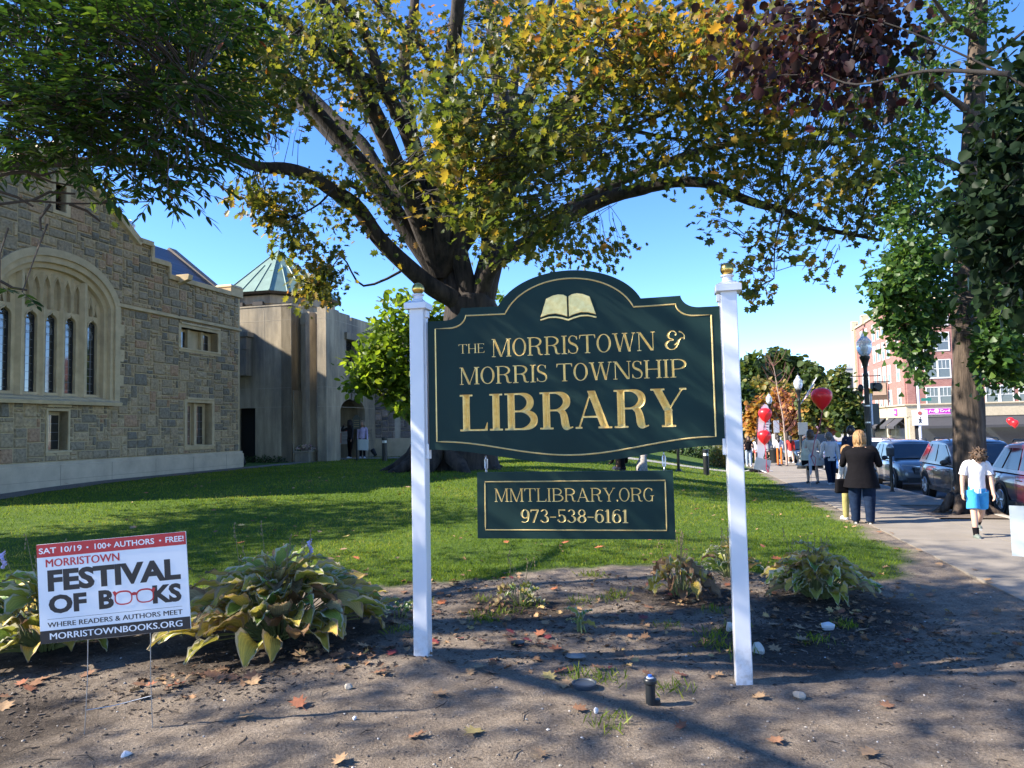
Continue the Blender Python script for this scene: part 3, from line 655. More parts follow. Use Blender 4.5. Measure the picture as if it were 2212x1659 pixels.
def ashlar(mb, s0, s1, z0, z1, ok, f, cell=.125, out=.0, proud=.042, m=1, R=None, big=(2, 4)):
    R = R or random.Random(3); nx, nz = int((s1 - s0) / cell), int((z1 - z0) / cell); occ = [[not ok(s0 + (i + .5) * cell, z0 + (j + .5) * cell) for i in range(nx)] for j in range(nz)]
    for j in range(nz):
        for i in range(nx):
            if occ[j][i]: continue
            hh = R.choice((1, 1, 2, 2, 2, 3)); ww = R.randint(*big) if hh > 1 else R.randint(1, 3)
            while hh > 1 and (j + hh > nz or occ[j + hh - 1][i]): hh -= 1
            k = 0
            while k < ww and i + k < nx and not any(occ[j + q][i + k] for q in range(hh)): k += 1
            ww = k
            for q in range(hh):
                for p in range(ww): occ[j + q][i + p] = True
            g = .013; a, b, c, d = s0 + i * cell + g, s0 + (i + ww) * cell - g, z0 + j * cell + g, z0 + (j + hh) * cell - g; e = min(.022, (b - a) / 5)
            tint = min(1, max(0, R.gauss(.5, .3))); o = out; pr = lambda: o + proud * R.uniform(.4, 1.3)
            vs = [f(a, c, o), f(b, c, o), f(b, d, o), f(a, d, o), f(a + e, c + e, pr()), f(b - e, c + e, pr()), f(b - e, d - e, pr()), f(a + e, d - e, pr()), f(a + (b - a) * R.uniform(.35, .65), c + (d - c) * R.uniform(.35, .65), pr() + .012)]
            mb.add(vs, [(0, 1, 5, 4), (1, 2, 6, 5), (2, 3, 7, 6), (3, 0, 4, 7), (4, 5, 8), (5, 6, 8), (6, 7, 8), (7, 4, 8)], m, tint)
def inarch(s, z, hw=1.93, zt=6.66):
    t = abs(s - SC) / hw
    return t < 1 and z > 2.66 and z < 5.3 + (zt - 5.3) * (1 - t ** 2.3) ** .62
def okw(s, z):
    if z > top(s) - .06 or inarch(s, z) or (5.47 < z < 5.57 and s > -5.9): return False
    return not any(a - .09 < s < b + .09 and c - .09 < z < d + .1 for a, b, c, d in ops.values())
ashlar(wb, -11.72, -.0, 1.10, 9.6, okw, fw, out=-.03)
wb.prism([(-.5, .2), (-.02, .2), (-.02, 6.72), (-.5, 6.72)], -.6, -8, lambda u, q, o: (o, u, q)); wb.prism([(-11.72, .2), (-11.3, .2), (-11.3, 7.1), (-11.72, 7.1)], -.6, -8, lambda u, q, o: (o, u, q)); wb.box((-8, -5.9, 3.6), (.4, 11.6, 6.9))
def fend(s, z, o): return (s, .0 + o, z)
ashlar(wb, -7, -.02, 1.1, 6.7, lambda s, z: True, fend, out=-.02, R=random.Random(5))
for q in range(len(wb.t)):
    pass
wb.build('wall', [mortar, stone], hall, tint=True)
p = MB(); p.box((.0, -5.85, .66), (.16, 11.9, .70)); p.box((-.02, -5.85, 1.04), (.10, 11.9, .10)); p.box((-3.5, .05, .66), (7.1, .14, .7)); p.build('plinth', limeD, hall, bevel=.015)
p = MB()
for i in range(7): p.box((.0815, -1.7 * i - .9, .66), (.004, .008, .69))
p.box((.0815, -5.85, .62), (.004, 11.8, .006)); p.build('plinth_joints', M('joint', (.2, .17, .13)), hall)
cp = MB()                                                            # copings of gable, steps and parapet
def coping(a, b, z0, z1, hgt=.16, x0=-.5, x1=.09):
    L = math.hypot(b - a, z1 - z0); nz = (b - a) / L; ns = -(z1 - z0) / L
    cp.prism([(a, z0), (b, z1), (b + ns * hgt, z1 + nz * hgt), (a + ns * hgt, z0 + nz * hgt)], x0, x1, fw)
coping(-3.76, -.66, 6.70, 6.70); coping(-4.54, -3.72, 7.08, 7.08); coping(-5.10, -4.46, 7.56, 7.56); coping(SC, -5.0, gable(SC), gable(-5.0), .2); coping(-10.5, SC, gable(-10.5), gable(SC), .2)
coping(-11.8, -10.98, 7.08, 7.08); coping(-11.06, -10.4, 7.56, 7.56)
cp.box((-.2, -3.72, 6.98), (.56, .1, .42)); cp.box((-.2, -4.46, 7.42), (.56, .1, .42)); cp.box((-.24, -.33, 6.88), (.68, .70, .34)); cp.box((-.24, -.33, 7.08), (.74, .76, .1), taper=.8)
cp.box((.02, -2.95, 5.52), (.13, 5.85, .085)); cp.prism([(-.05, 6.6), (.42, 6.74), (.46, 6.90), (.40, 6.92), (-.05, 6.92)], -3.34, -3.14, lambda u, q, o: (u, o, q))
cp.build('coping', lime, hall, bevel=.012)
def ring(mb, outer, inner, a, b, m=0): plate(mb, outer, [inner], a, b, fw, m)
glass = M('dark_glass', (.012, .016, .02), .05, var=0, spec=1.); glass.node_tree.nodes['Principled BSDF'].inputs['IOR'].default_value = 1.7; lead = M('lead', (.25, .26, .27), .5, .5); iron = M('black_iron', (.012, .012, .013), .45)
bigw = MB()
ring(bigw, tudor(2.02, 5.42, 6.66, 2.66), tudor(1.84, 5.36, 6.46, 2.74), .075, -.05)
ring(bigw, tudor(1.85, 5.36, 6.48, 2.7), tudor(1.72, 5.30, 6.30, 2.76), .015, -.2); ring(bigw, tudor(1.75, 5.32, 6.34, 2.7), tudor(1.60, 5.25, 6.16, 2.78), -.10, -.34)
bigw.box((-.06, SC, 2.72), (.62, 3.9, .1), rot=Matrix.Rotation(rad(18), 3, 'Y'))
for i in range(7):                                                    # long and short quoins of the jamb
    for sg in (1, -1): bigw.box((.0, SC + sg * (1.93 + (.09 if i % 2 else .0)), 2.95 + i * .37), (.03, .22 + (.18 if i % 2 else 0), .35))
bwin = bigw.build('window_frame', lime, hall, bevel=.008)
lan = [(-6.60, -6.26), (-7.33, -6.98), (-7.93, -7.58), (-8.52, -8.17), (-9.24, -8.90)]
def lancet(a, b, z0, zs): c = (a + b) / 2; h = (b - a) / 2; return [(b, z0)] + [(c + h * math.cos(rad(q)) * (1 if q < 80 or q > 100 else .9), zs + h * 1.15 * math.sin(rad(q)) ** .8 + (.06 if q == 90 else 0)) for q in range(0, 181, 15)] + [(a, z0)]
def blind(a, b, z0, z1): c = (a + b) / 2; return [(b, z0), (b, z1 - .32), (b - .03, z1 - .18), (c, z1), (a + .03, z1 - .18), (a, z1 - .32), (a, z0)]
HL = [lancet(a, b, 2.90, 4.78) for a, b in lan]
w6 = (8.70 - 6.80) / 6; bl = [(-8.71 + i * w6 + .035, -8.71 + (i + 1) * w6 - .035, 5.10, 6.02 - .05 * abs(i - 2.5)) for i in range(6)] + [(-6.58, -6.44, 5.1, 5.62), (-6.40, -6.28, 5.1, 5.45), (-9.08, -8.94, 5.1, 5.62), (-9.24, -9.12, 5.1, 5.45)]
tr = MB(); plate(tr, tudor(1.62, 5.26, 6.18, 2.8), HL + [blind(*q) for q in bl], -.24, -.36, fw)
for q in bl: tr.prism(rect(q[0] - .02, q[1] + .02, q[2] - .02, q[3] + .02), -.40, -.352, fw)
for s in (-6.79, -8.71): tr.prism([(s - .10, -.24), (s - .035, -.10), (s + .035, -.10), (s + .10, -.24)], 2.8, 5.98, lambda u, q, o: (q, u, o))
for s in (-7.455, -8.05): tr.prism([(s - .07, -.24), (s - .02, -.15), (s + .02, -.15), (s + .07, -.24)], 2.8, 5.15, lambda u, q, o: (q, u, o))
for i in range(1, 6): s = -8.71 + i * w6; tr.prism([(s - .035, -.24), (s, -.17), (s + .035, -.24)], 5.12, 6.05, lambda u, q, o: (q, u, o))
for q in HL + [blind(*b) for b in bl]:                                 # moulded heads round each light
    lp = q[1:-1]; tr.tube([(-.235, u, z) for u, z in lp], .022, 6)
tr.build('tracery', lime, bwin)
for (a, b), z in zip(lan, HL):
    g = MB(); g.prism(rect(a - .02, b + .02, 2.88, 5.12), -.39, -.362, fw); pane = g.build('pane', glass, bwin)
    k = MB(); [k.box((-.359, a + (b - a) * i / 3, 3.95), (.006, .008, 2.1)) for i in (1, 2)]; [k.box((-.359, (a + b) / 2, 3.0 + .21 * i), (.006, b - a, .008)) for i in range(10)]
    k.tube([(-.357, (a + b) / 2 + .12 * math.cos(t), 4.55 + .12 * math.sin(t)) for t in [i * .3491 for i in range(19)]], .007, 5); k.tube([(-.357, (a + b) / 2 + .085 * math.cos(t), 4.55 + .085 * math.sin(t)) for t in [i * .3491 for i in range(19)]], .005, 5)
    k.build('lead_bars', lead, pane); k = MB(); k.box((-.35, b - .02, 3.95), (.03, .03, 2.1)); k.box((-.35, a + .01, 3.95), (.03, .02, 2.1)); k.box((-.35, (a + b) / 2, 4.82), (.03, b - a, .04)); k.box((-.35, (a + b) / 2, 2.90), (.03, b - a, .03)); k.build('casement', iron, pane)
def smallwin(key, panes, sur=.12, solid=None):
    a, b, c, d = ops[key]; fr = MB(); ring(fr, rect(a - sur, b + sur, c - .13, d + sur), rect(a, b, c, d), .012, -.30)
    fr.prism(rect(a - .05, b + .05, d + .1, d + .17), .0, .06, fw); fr.box((-.02, (a + b) / 2, c - .03), (.14, b - a + .2, .06)); fr.prism(rect(a - .05, b + .05, c - .05, d + .05), -.34, -.30, fw)
    for s in solid or (): fr.box((-.24, s, (c + d) / 2), (.12, .12, d - c))
    o = fr.build('window_frame', lime, hall, bevel=.008)
    for p0, p1 in panes:
        g = MB(); g.prism(rect(p0, p1, c + .03, d - .1), -.298, -.285, fw); q = g.build('pane', glass, o)
        k = MB(); [k.box((-.283, p0 + (p1 - p0) * i / 2, (c + d) / 2), (.005, .008, d - c - .14)) for i in (1,)]; n = max(2, int((d - c) / .24)); [k.box((-.283, (p0 + p1) / 2, c + .03 + (d - c - .13) * i / n), (.005, p1 - p0, .008)) for i in range(1, n)]; k.build('lead_bars', lead, q)
smallwin('w3', [(-2.96, -2.62), (-1.78, -1.44)], solid=(-2.54, -1.87)); smallwin('w4', [(-2.67, -2.34), (-2.05, -1.72)], solid=(-2.195,)); smallwin('w5', [(-8.0, -7.45)], .06)
a, b, c, d = ops['vent']; v = MB(); ring(v, rect(a - .13, b + .13, c - .1, d + .12), rect(a, b, c, d), .012, -.3); vf = v.build('window_frame', lime, hall, bevel=.008)
v = MB(); v.prism(rect(a, b, c, d), -.34, -.30, fw); [v.box((-.22, (a + b) / 2, c + .04 + i * .085), (.1, b - a, .012), rot=Matrix.Rotation(rad(35), 3, 'Y')) for i in range(8)]; v.build('louvre', iron, vf)
slate, nt, b_ = base('slate_roof'); b_.inputs['Roughness'].default_value = .5
bt = _n(nt, 'ShaderNodeTexBrick'); tc = _n(nt, 'ShaderNodeTexCoord'); mp = _n(nt, 'ShaderNodeMapping'); mp.inputs['Rotation'].default_value = (rad(90), 0, rad(90)); nt.links.new(tc.outputs['Object'], mp.inputs[0]); nt.links.new(mp.outputs[0], bt.inputs[0])
for k, v in (('Scale', 1.6), ('Mortar Size', .012), ('Brick Width', .5), ('Row Height', .32)): bt.inputs[k].default_value = v
bt.inputs['Color1'].default_value = (.075, .085, .11, 1); bt.inputs['Color2'].default_value = (.12, .125, .15, 1); bt.inputs['Mortar'].default_value = (.02, .02, .025, 1); nt.links.new(bt.outputs['Color'], b_.inputs['Base Color']); bump(nt, b_, tnoise(nt, 12), .4)
r = MB(); S3 = lambda x, s, z: (x, s, z)
r.add([S3(-.42, -5.2, 6.72), S3(-.42, -.3, 6.72), S3(-2.7, -.3, 8.62), S3(-2.7, -5.2, 8.62), S3(-5.2, -5.2, 6.6), S3(-5.2, -.3, 6.6)], [(0, 1, 2, 3), (3, 2, 5, 4)])
r.add([S3(-.42, -4.9, 7.3), S3(-.42, SC, 9.4), S3(-12, SC, 9.4), S3(-12, -4.9, 7.3), S3(-.42, -10.6, 7.3), S3(-12, -10.6, 7.3)], [(0, 1, 2, 3), (1, 4, 5, 2)])
roof = r.build('roof', slate, hall)
cp = MB(); cp.prism([(-.3, 6.80), (-2.72, 8.74), (-5.2, 6.72), (-5.2, 6.5), (-2.72, 8.4), (-.3, 6.5)], -.50, -.12, lambda u, q, o: (u, o, q)); cp.build('gable_coping', M('weathered_stone', (.20, .17, .14), .9, bmp=.4), roof)
p = at(277, 487, 24.2); lp = hall.matrix_basis.inverted() @ p if False else Matrix.Rotation(ANG, 3, 'Z') @ (p - CX)
tv = MB(); tv.lathe([(.12, -1.2), (.12, -.14), (.16, -.12), (.2, 0), (.17, .12), (.08, .18), (0.01, .19)], 18, lp)
for i in range(18): q = i * .349; tv.tube([lp + Vector((.165 * math.cos(q), .165 * math.sin(q), -.13)), lp + Vector((.215 * math.cos(q + .25), .215 * math.sin(q + .25), 0)), lp + Vector((.1 * math.cos(q + .5), .1 * math.sin(q + .5), .18))], .014, 4)
tv.build('turbine_vent', M('bright_aluminium', (.75, .76, .78), .3, .8, .05), roof, smooth=40)

# ------------------------------------------------------------------ concrete entrance wing (local x right along its front, y away)
TX = Vector((-9.34, 30.33, 0)); wing = thing('concrete_entrance_wing', 'weathered beige concrete entrance wing with arched doorway and verdigris cupola', 'building', TX, -ANG)
cm, nt, b_ = base('weathered_concrete'); b_.inputs['Roughness'].default_value = .9
s1, s2, s3 = tnoise(nt, .55, 5, .6, stretch=(1, 1, .45)), tnoise(nt, 5, 6, .7, stretch=(1, 1, .12)), tnoise(nt, 30, 4)
c_ = mixc(nt, ramp(nt, s1, [(.42, (0, 0, 0)), (.62, (1, 1, 1))]), (.43, .36, .25), (.20, .18, .145)); c_ = mixc(nt, 1., c_, ramp(nt, s2, [(.35, (.72, .72, .72)), (.65, (1.1, 1.1, 1.1))]), 'MULTIPLY')
nt.links.new(mixc(nt, 1., c_, ramp(nt, s3, [(.3, (.9, .9, .9)), (.7, (1.08, 1.08, 1.08))]), 'MULTIPLY'), b_.inputs['Base Color']); bump(nt, b_, s3, .2, .01)
ff = lambda u, q, o: (u, -o, q)                                       # front faces
fd = lambda s, q, o: (1.65 + o, s, q)                                 # right-hand wall
wl = MB(); plate(wl, rect(-6, 0, .2, 7.17), [rect(-2.62, -1.75, .25, 2.81)], 0, -.5, ff); wl.box((-3, 2.6, 3.6), (6, 4.2, 6.6)); wl.box((-.25, .46, 3.68), (.5, .92, 6.97)); wl.box((-3, .22, 7.2), (6.04, .48, .1)); wl.box((-.24, .46, 7.2), (.52, .96, .1))
wl.box((.62, 1.0, 3.4), (1.25, .5, 6.4)); wl.prism([(.30, .75), (.42, .42), (.62, .42), (.74, .75)], .2, 6.9, lambda u, q, o: (u, q, o)); wl.box((.62, 1.0, 6.65), (1.25, .6, .5))
archD = [(1.22 + 2.28, .5)] + [(2.36 + 1.18 * math.cos(math.pi * i / 20), 2.62 + .55 * math.sin(math.pi * i / 20)) for i in range(21)] + [(1.18, .5)]
D_out = [(-.02, .2), (4.62, .2), (4.62, 6.86), (2.30, 6.86), (2.30, 6.70), (2.12, 6.70), (2.12, 6.92), (1.1, 6.92), (1.1, 6.98), (-.02, 6.98)]
plate(wl, D_out, [archD, rect(1.75, 2.75, 4.35, 5.8)], 0, -.42, fd); wl.box((.9, 4.35, 3.5), (1.3, .5, 6.5)); wl.box((.0, 2.2, 1.8), (.1, 4.2, 3.4)); wl.box((.62, 2.8, 3.45), (1.2, 3.0, .1)); wl.box((.6, .95, 1.8), (1.2, .1, 3.3)); wl.box((.6, 3.7, 1.8), (1.2, .1, 3.3)); wl.prism(rect(1.6, 2.9, 4.2, 5.9), -.5, -.42, fd)
wl.box((1.67, 2.25, 4.0), (.08, .34, .6)); wl.box((1.7, 2.25, 5.95), (.16, 1.3, .3)); wl.box((1.68, 2.25, 3.45), (.06, .16, .7))
wall_ = wl.build('wall', cm, wing, bevel=.01)
sm = MB(); jm = M('pale_joint', (.42, .37, .29), .9)
for z in (6.54, 3.63, 2.82): sm.box((-3, -.002, z), (5.98, .006, .014)); sm.box((1.652, 2.3, z - .03), (.006, 4.6, .014)); sm.box((1.44, -.022, z - .03), (.42, .006, .014))
sm.box((-1.31, -.002, 4.9), (.014, .006, 4.2)); sm.box((1.652, 1.11, 5.0), (.006, .014, 3.8)); sm.build('joint_lines', jm, wall_)
t = MB(); text(t, '1997', 3.72, 4.28, 1.42, 1.80, fd, .004, bold=.0); t.box((1.654, 4.0, 1.95), (.006, .72, .012)); t.box((1.654, 4.0, 1.27), (.006, .72, .012)); t.build('date_stone_lettering', M('incised', (.09, .08, .065)), wall_)
d_ = MB(); d_.box((-2.2, .3, 1.5), (.9, .1, 2.6)); d_.build('dark_doorway', M('painted_opening_shade', (.008, .008, .008), .9), wing)  # near-black slab paints in the shade inside the door opening
d_ = MB(); d_.box((-2.35, -.2, 5.12), (.86, .42, 1.86)); d_.box((-2.3, -.24, 5.95), (1.0, .5, .2)); d_.box((-2.0, -.30, 5.55), (.22, .3, .5)); d_.build('bay_window', cm, wing, bevel=.012); d_ = MB(); d_.box((-2.42, -.415, 5.0), (.36, .02, 1.4)); d_.build('bay_pane', glass, wing)
d_ = MB(); d_.prism(rect(1.78, 2.72, 4.38, 5.77), -.3, -.28, fd); u_ = d_.build('upper_pane', glass, wing); d_ = MB(); [d_.box((1.38, 2.25, 4.4 + .23 * i), (.02, .94, .02)) for i in range(7)]; [d_.box((1.38, 1.8 + .23 * i, 5.07), (.02, .02, 1.36)) for i in range(5)]; d_.build('glazing_bars', iron, u_)
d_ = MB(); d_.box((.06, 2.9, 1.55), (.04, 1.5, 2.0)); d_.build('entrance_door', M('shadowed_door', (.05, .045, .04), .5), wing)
OC = (-3.16, 4.0)
dr = MB(); octo = lambda R, z, o=22.5: [(OC[0] + R * math.cos(rad(o + 45 * i)), OC[1] + R * math.sin(rad(o + 45 * i)), z) for i in range(8)]
def frus(mb, secs):
    vs = []; [vs.extend(octo(R, z, -65.5)) for R, z in secs]; k = len(secs)
    mb.add(vs, [(i * 8 + j, i * 8 + (j + 1) % 8, (i + 1) * 8 + (j + 1) % 8, (i + 1) * 8 + j) for i in range(k - 1) for j in range(8)] + [tuple(range(8))[::-1], tuple((k - 1) * 8 + j for j in range(8))])
frus(dr, [(2.62, 6.2), (2.62, 7.62)]); frus(dr, [(2.70, 7.621), (2.70, 8.0), (2.55, 8.001), (2.55, 8.1)]); cup = dr.build('cupola', cm, wing)
dr = MB(); frus(dr, [(2.98, 8.06), (3.02, 8.16), (2.9, 8.18)]); dr.build('eave_gutter', M('bronze', (.04, .035, .03), .4, .6), cup)
dr = MB(); pts8 = octo(2.98, 8.17, -65.5); ap = (OC[0], OC[1], 10.72); dr.add(pts8 + [ap], [(i, (i + 1) % 8, 8) for i in range(8)])
for i in range(8):
    for t in (0, .36, .68):
        a = Vector(pts8[i]).lerp(Vector(pts8[(i + 1) % 8]), t); dr.tube([a + Vector((0, 0, .02)), a.lerp(Vector(ap), 1.0 if t == 0 else (.62 if t < .5 else .66)) + Vector((0, 0, .02))], .03, 4)
dr.build('copper_roof', M('verdigris', (.16, .245, .205), .55, var=.15, vs=2), cup)
dr = MB()
for i in (6, 7, 5):
    a, b = Vector(octo(2.63, 7.4, -65.5)[i]), Vector(octo(2.63, 7.4, -65.5)[(i + 1) % 8]); n_ = ((a + b) / 2 - Vector((OC[0], OC[1], 7.4))).normalized(); c = (a + b) / 2
    for s in (-.5, .5): p = c + (b - a) * s * .5; dr.box(p + n_ * .12 + Vector((0, 0, -.1)), (.5, .22, .8), rz=math.atan2((b - a).y, (b - a).x))
dr.build('cupola_vent', M('bronze2', (.035, .03, .026), .5), cup)
# far stone wing behind the entrance
stw = thing('far_stone_wing', 'pale stone wing with blue door right of the concrete entrance', 'building', TX + SE * 1.3 + SD * 4.75, -ANG)
wb = MB(); wb.box((4, 2, 3.3), (8, 3.95, 6.2)); ashlar(wb, .3, 1.4, 1.35, 6.3, lambda s, z: True, ff, .17, .03, .03, 1, random.Random(8)); ashlar(wb, 1.6, 7.9, 1.35, 6.3, lambda s, z: not (3.3 < s < 4.6 and z < 3.2), ff, .17, .03, .03, 1, random.Random(9))
pm = M('pale_mortar', (.55, .5, .43)); ps = tintmat('grey_pink_stone', [(0, (.10, .10, .11)), (.5, (.23, .2, .19)), (1, (.36, .29, .26))], ns=12)
wb.build('wall', [pm, ps], stw, tint=True); q = MB(); q.box((2.2, -.06, .8), (4.2, .2, 1.1)); q.box((4.2, -.5, .58), (1.6, 1.0, .3)); q.build('plinth', limeD, stw, bevel=.02)
q = MB(); q.box((3.95, -.08, 1.95), (1.05, .08, 2.45)); dd = q.build('door', M('slate_blue_paint', (.06, .09, .14), .4), stw); q = MB(); q.box((3.55, -.14, 1.9), (.04, .05, .3)); q.build('handle', steel, dd)
q = MB(); q.tube([(2.2, -.05, .95), (2.2, -.22, .95), (2.2, -.24, .88)], .025, 8); q.tube([(2.2, -.16, .95), (2.2, -.16, .3)], .012, 6); q.build('tap', iron, stw)
q = MB(); q.box((4, 2, 6.55), (8.3, 4.3, .3)); q.build('coping', limeD, stw, bevel=.02)

# unseen gabled block, added so that its roof shades the entrance wing
bk_ = thing('unseen_shade_block', 'unseen gabled block added behind the stone hall to shade the entrance wing', 'building', TX - SE * 15 - SD * 9.2, -ANG); mb = MB(); mb.prism([(-6, .2), (6, .2), (6, 11.9), (0, 15.4), (-6, 11.9)], -5, 5, lambda u, q, o: (u, o, q)); mb.build('wall', M('shade_block_stone', (.30, .24, .15), .9, var=.3, vs=2, bmp=.6, bs=8), bk_)
mb = MB(); [mb.prism([(s * 6.3, 11.75), (0, 15.43), (0, 15.6), (s * 6.4, 11.9)], -5.1, 5.1, lambda u, q, o: (u, o, q)) for s in (1, -1)]; mb.build('roof', slate, bk_); mb = MB(); [mb.box((x, -5.02, z), (1.0, .1, 2.0)) for x in (-3, 0, 3) for z in (4, 9)]; mb.build('window', glass, bk_)
# ------------------------------------------------------------------ trees
bark = barkmat('oak_bark', (.008, .0063, .005), (.042, .032, .025), 5); bark2 = barkmat('ginkgo_bark', (.012, .009, .007), (.085, .062, .046), 7); twigm = M('twig', (.05, .038, .028), .9)
def wob(p, i, s=1.): return p + Vector((noise.noise(p * .7 + Vector((i, 0, 0))), noise.noise(p * .7 + Vector((0, i, 5))), noise.noise(p * .7 + Vector((3, 0, i))))) * s
def limb(mb, pts, r0, r1, n=10, per=4, w=.10, jit=.16):
    q = [Vector(p) for p in spline(pts, per)]; k = len(q)
    q = [p if i in (0,) else wob(p, k, w) for i, p in enumerate(q)]
    mb.tube(q, [r0 + (r1 - r0) * (i / (k - 1)) ** .8 for i in range(k)], n, jit=jit); return q
def whorls(tips, outs, n, size, spread=.5, droop=.35, sd=.25):
    """n leaves round each twig tip -> P, T, N, size"""
    m = len(tips); P = np.repeat(tips, n, 0) + nrng.normal(0, .16 * spread, (m * n, 3)); O = np.repeat(outs, n, 0)
    T = nrm(O * .55 + nrng.normal(0, .6, (m * n, 3)) + np.array([0, 0, -droop])); N = nrm(np.array([0, 0, .9]) + nrng.normal(0, .55, (m * n, 3)))
    return P, T, N, size * np.clip(nrng.normal(1, sd, m * n), .5, 1.6)
def blobtips(blobs, total):
    """blobs: (px, py, rx, ry, depth, half depth, weight[, tint shift]) -> points spread through ellipsoids"""
    wts = np.array([b[2] * b[3] * b[6] for b in blobs], float); cnt = np.maximum(2, (wts / wts.sum() * total)).astype(int); out = []; ctr = []; tw = []
    for b, c in zip(blobs, cnt):
        v = nrng.normal(size=(c, 3)); v = nrm(v) * (nrng.random((c, 1)) ** (1 / 2.2)); sh = b[7] if len(b) > 7 else 0
        cc = at(b[0], b[1], b[4])
        for q in v: out.append(at(b[0] + q[0] * b[2], b[1] + q[1] * b[3], b[4] + q[2] * b[5])); ctr.append(cc); tw.append(sh)
    return np.array([tuple(o) for o in out]), np.array([tuple(o) for o in ctr]), np.array(tw)
def twigs(tips, targets, L, r, every=1):
    """thin twigs running from each leaf whorl back towards the wood"""
    mb = MB()
    for i in range(0, len(tips), every):
        a = Vector(tips[i]); b = Vector(targets[i]); d = b - a
        if d.length < .05: continue
        l = min(L * rng.uniform(.6, 1.3), d.length); d.normalize(); mid = a + d * l * .5 + Vector((rng.uniform(-.1, .1), rng.uniform(-.1, .1), rng.uniform(.0, .12))) * l
        mb.tube([a, mid, a + d * l], [r * .5, r * .8, r], 4, cap=False)
    return mb
def nearest(tips, wood):
    W_ = np.array([tuple(p) for p in wood]); return W_[((tips[:, None, :] - W_[None]) ** 2).sum(-1).argmin(1)]

# --- the great oak
OB = Vector((-2.15, 21.9, gzf(-2.15, 21.9)))
oak = thing('oak_tree', 'huge spreading oak turning yellow and orange behind the green sign', 'tree', OB)
def A(l, d0, d1): n = len(l); return [at(x, y, d0 + (d1 - d0) * i / (n - 1)) - OB for i, (x, y) in enumerate(l)]
tk = MB(); wood = []
def L_(l, d0, d1, r0, r1, n=10): q = limb(tk, A(l, d0, d1), r0 * .75, r1 * .62, n); wood.extend(q)
base_ = [at(1008, 1035, 21.9) - OB, at(1009, 985, 21.9) - OB, at(1010, 930, 21.9) - OB, at(1012, 820, 21.9) - OB, at(1015, 720, 21.9) - OB, at(1020, 640, 21.9) - OB]
q = [Vector(p) for p in spline(base_, 4)]
tk.tube(q, [1.35, 1.22, 1.05, .98, .93, .88, .84, .80, .78, .76, .75, .74, .73, .73, .72, .72, .73, .74, .74, .72, .6], 28, jit=.22)
for a in range(9):                                                   # root flare
    t = a * .7 + .3; d = Vector((math.cos(t), math.sin(t), 0)); tk.tube([d * .55 + Vector((0, 0, .95)), d * .95 + Vector((0, 0, .35)), d * 1.5 + Vector((0, 0, .05)), d * 2.1 + Vector((0, 0, -.12))], [.30, .27, .17, .05], 8, jit=.2)
L_([(1000, 690), (984, 651), (936, 619), (877, 575), (817, 512), (765, 444), (710, 401), (666, 381), (607, 365), (551, 355), (496, 329), (460, 309), (408, 278), (349, 238), (280, 180)], 21.9, 16.5, .44, .10, 12)
L_([(1002, 700), (968, 590), (948, 516), (900, 448), (845, 409), (817, 369), (785, 317), (746, 278), (706, 238), (658, 190), (627, 159), (587, 119), (535, 91)], 21.9, 24, .50, .10, 12)
L_([(948, 516), (932, 460), (904, 417), (896, 337), (857, 238), (817, 183), (746, 151), (706, 115), (666, 87), (627, 52), (567, 12), (535, -10), (470, -60)], 21.9, 17, .40, .14)
L_([(857, 250), (841, 198), (805, 119), (777, 52), (726, 10), (660, -60)], 19.5, 17, .27, .12); L_([(1020, 660), (1004, 595), (972, 496), (916, 377), (885, 278), (873, 159), (885, 79), (896, 20), (900, -70)], 21.9, 21, .46, .18)
L_([(916, 400), (924, 377), (980, 298), (1004, 230), (944, 159), (896, 87), (825, 20), (780, -50)], 21.5, 20, .26, .12); L_([(1030, 670), (1058, 575), (1066, 476), (1094, 317), (1082, 198), (1060, 50), (1050, -120)], 21.9, 22.5, .62, .25, 12)
L_([(1066, 476), (1120, 380), (1177, 310), (1213, 238), (1260, 198), (1320, 159), (1380, 139), (1480, 120)], 22, 17, .44, .10); L_([(1094, 330), (1150, 180), (1180, 60), (1200, -80)], 22.2, 19, .3, .12); L_([(1130, 370), (1213, 300), (1292, 270), (1350, 275), (1411, 253), (1480, 222)], 21.5, 16.5, .16, .05); L_([(1350, 275), (1450, 300), (1510, 310)], 18.2, 16.5, .08, .03)
L_([(1035, 640), (1062, 575), (1130, 530), (1200, 480), (1310, 429), (1370, 413), (1440, 397), (1510, 393), (1560, 413), (1620, 440), (1690, 457), (1745, 480), (1800, 498), (1900, 520)], 21.8, 15.5, .40, .06, 10); L_([(1130, 530), (1200, 470), (1300, 409), (1420, 357), (1540, 317), (1620, 303), (1720, 305), (1810, 308), (1900, 300)], 21.3, 17.5, .28, .05); L_([(1624, 303), (1636, 270), (1638, 210), (1700, 150)], 18.3, 17, .09, .04)
L_([(1094, 317), (1120, 120), (1140, -60)], 22, 26, .3, .12); L_([(800, 430), (740, 400), (690, 440), (640, 470)], 20, 18.5, .07, .03); L_([(877, 575), (790, 620), (740, 560), (700, 600)], 20.8, 19.8, .06, .02); L_([(1690, 457), (1680, 520), (1670, 600)], 16.3, 16, .04, .015)
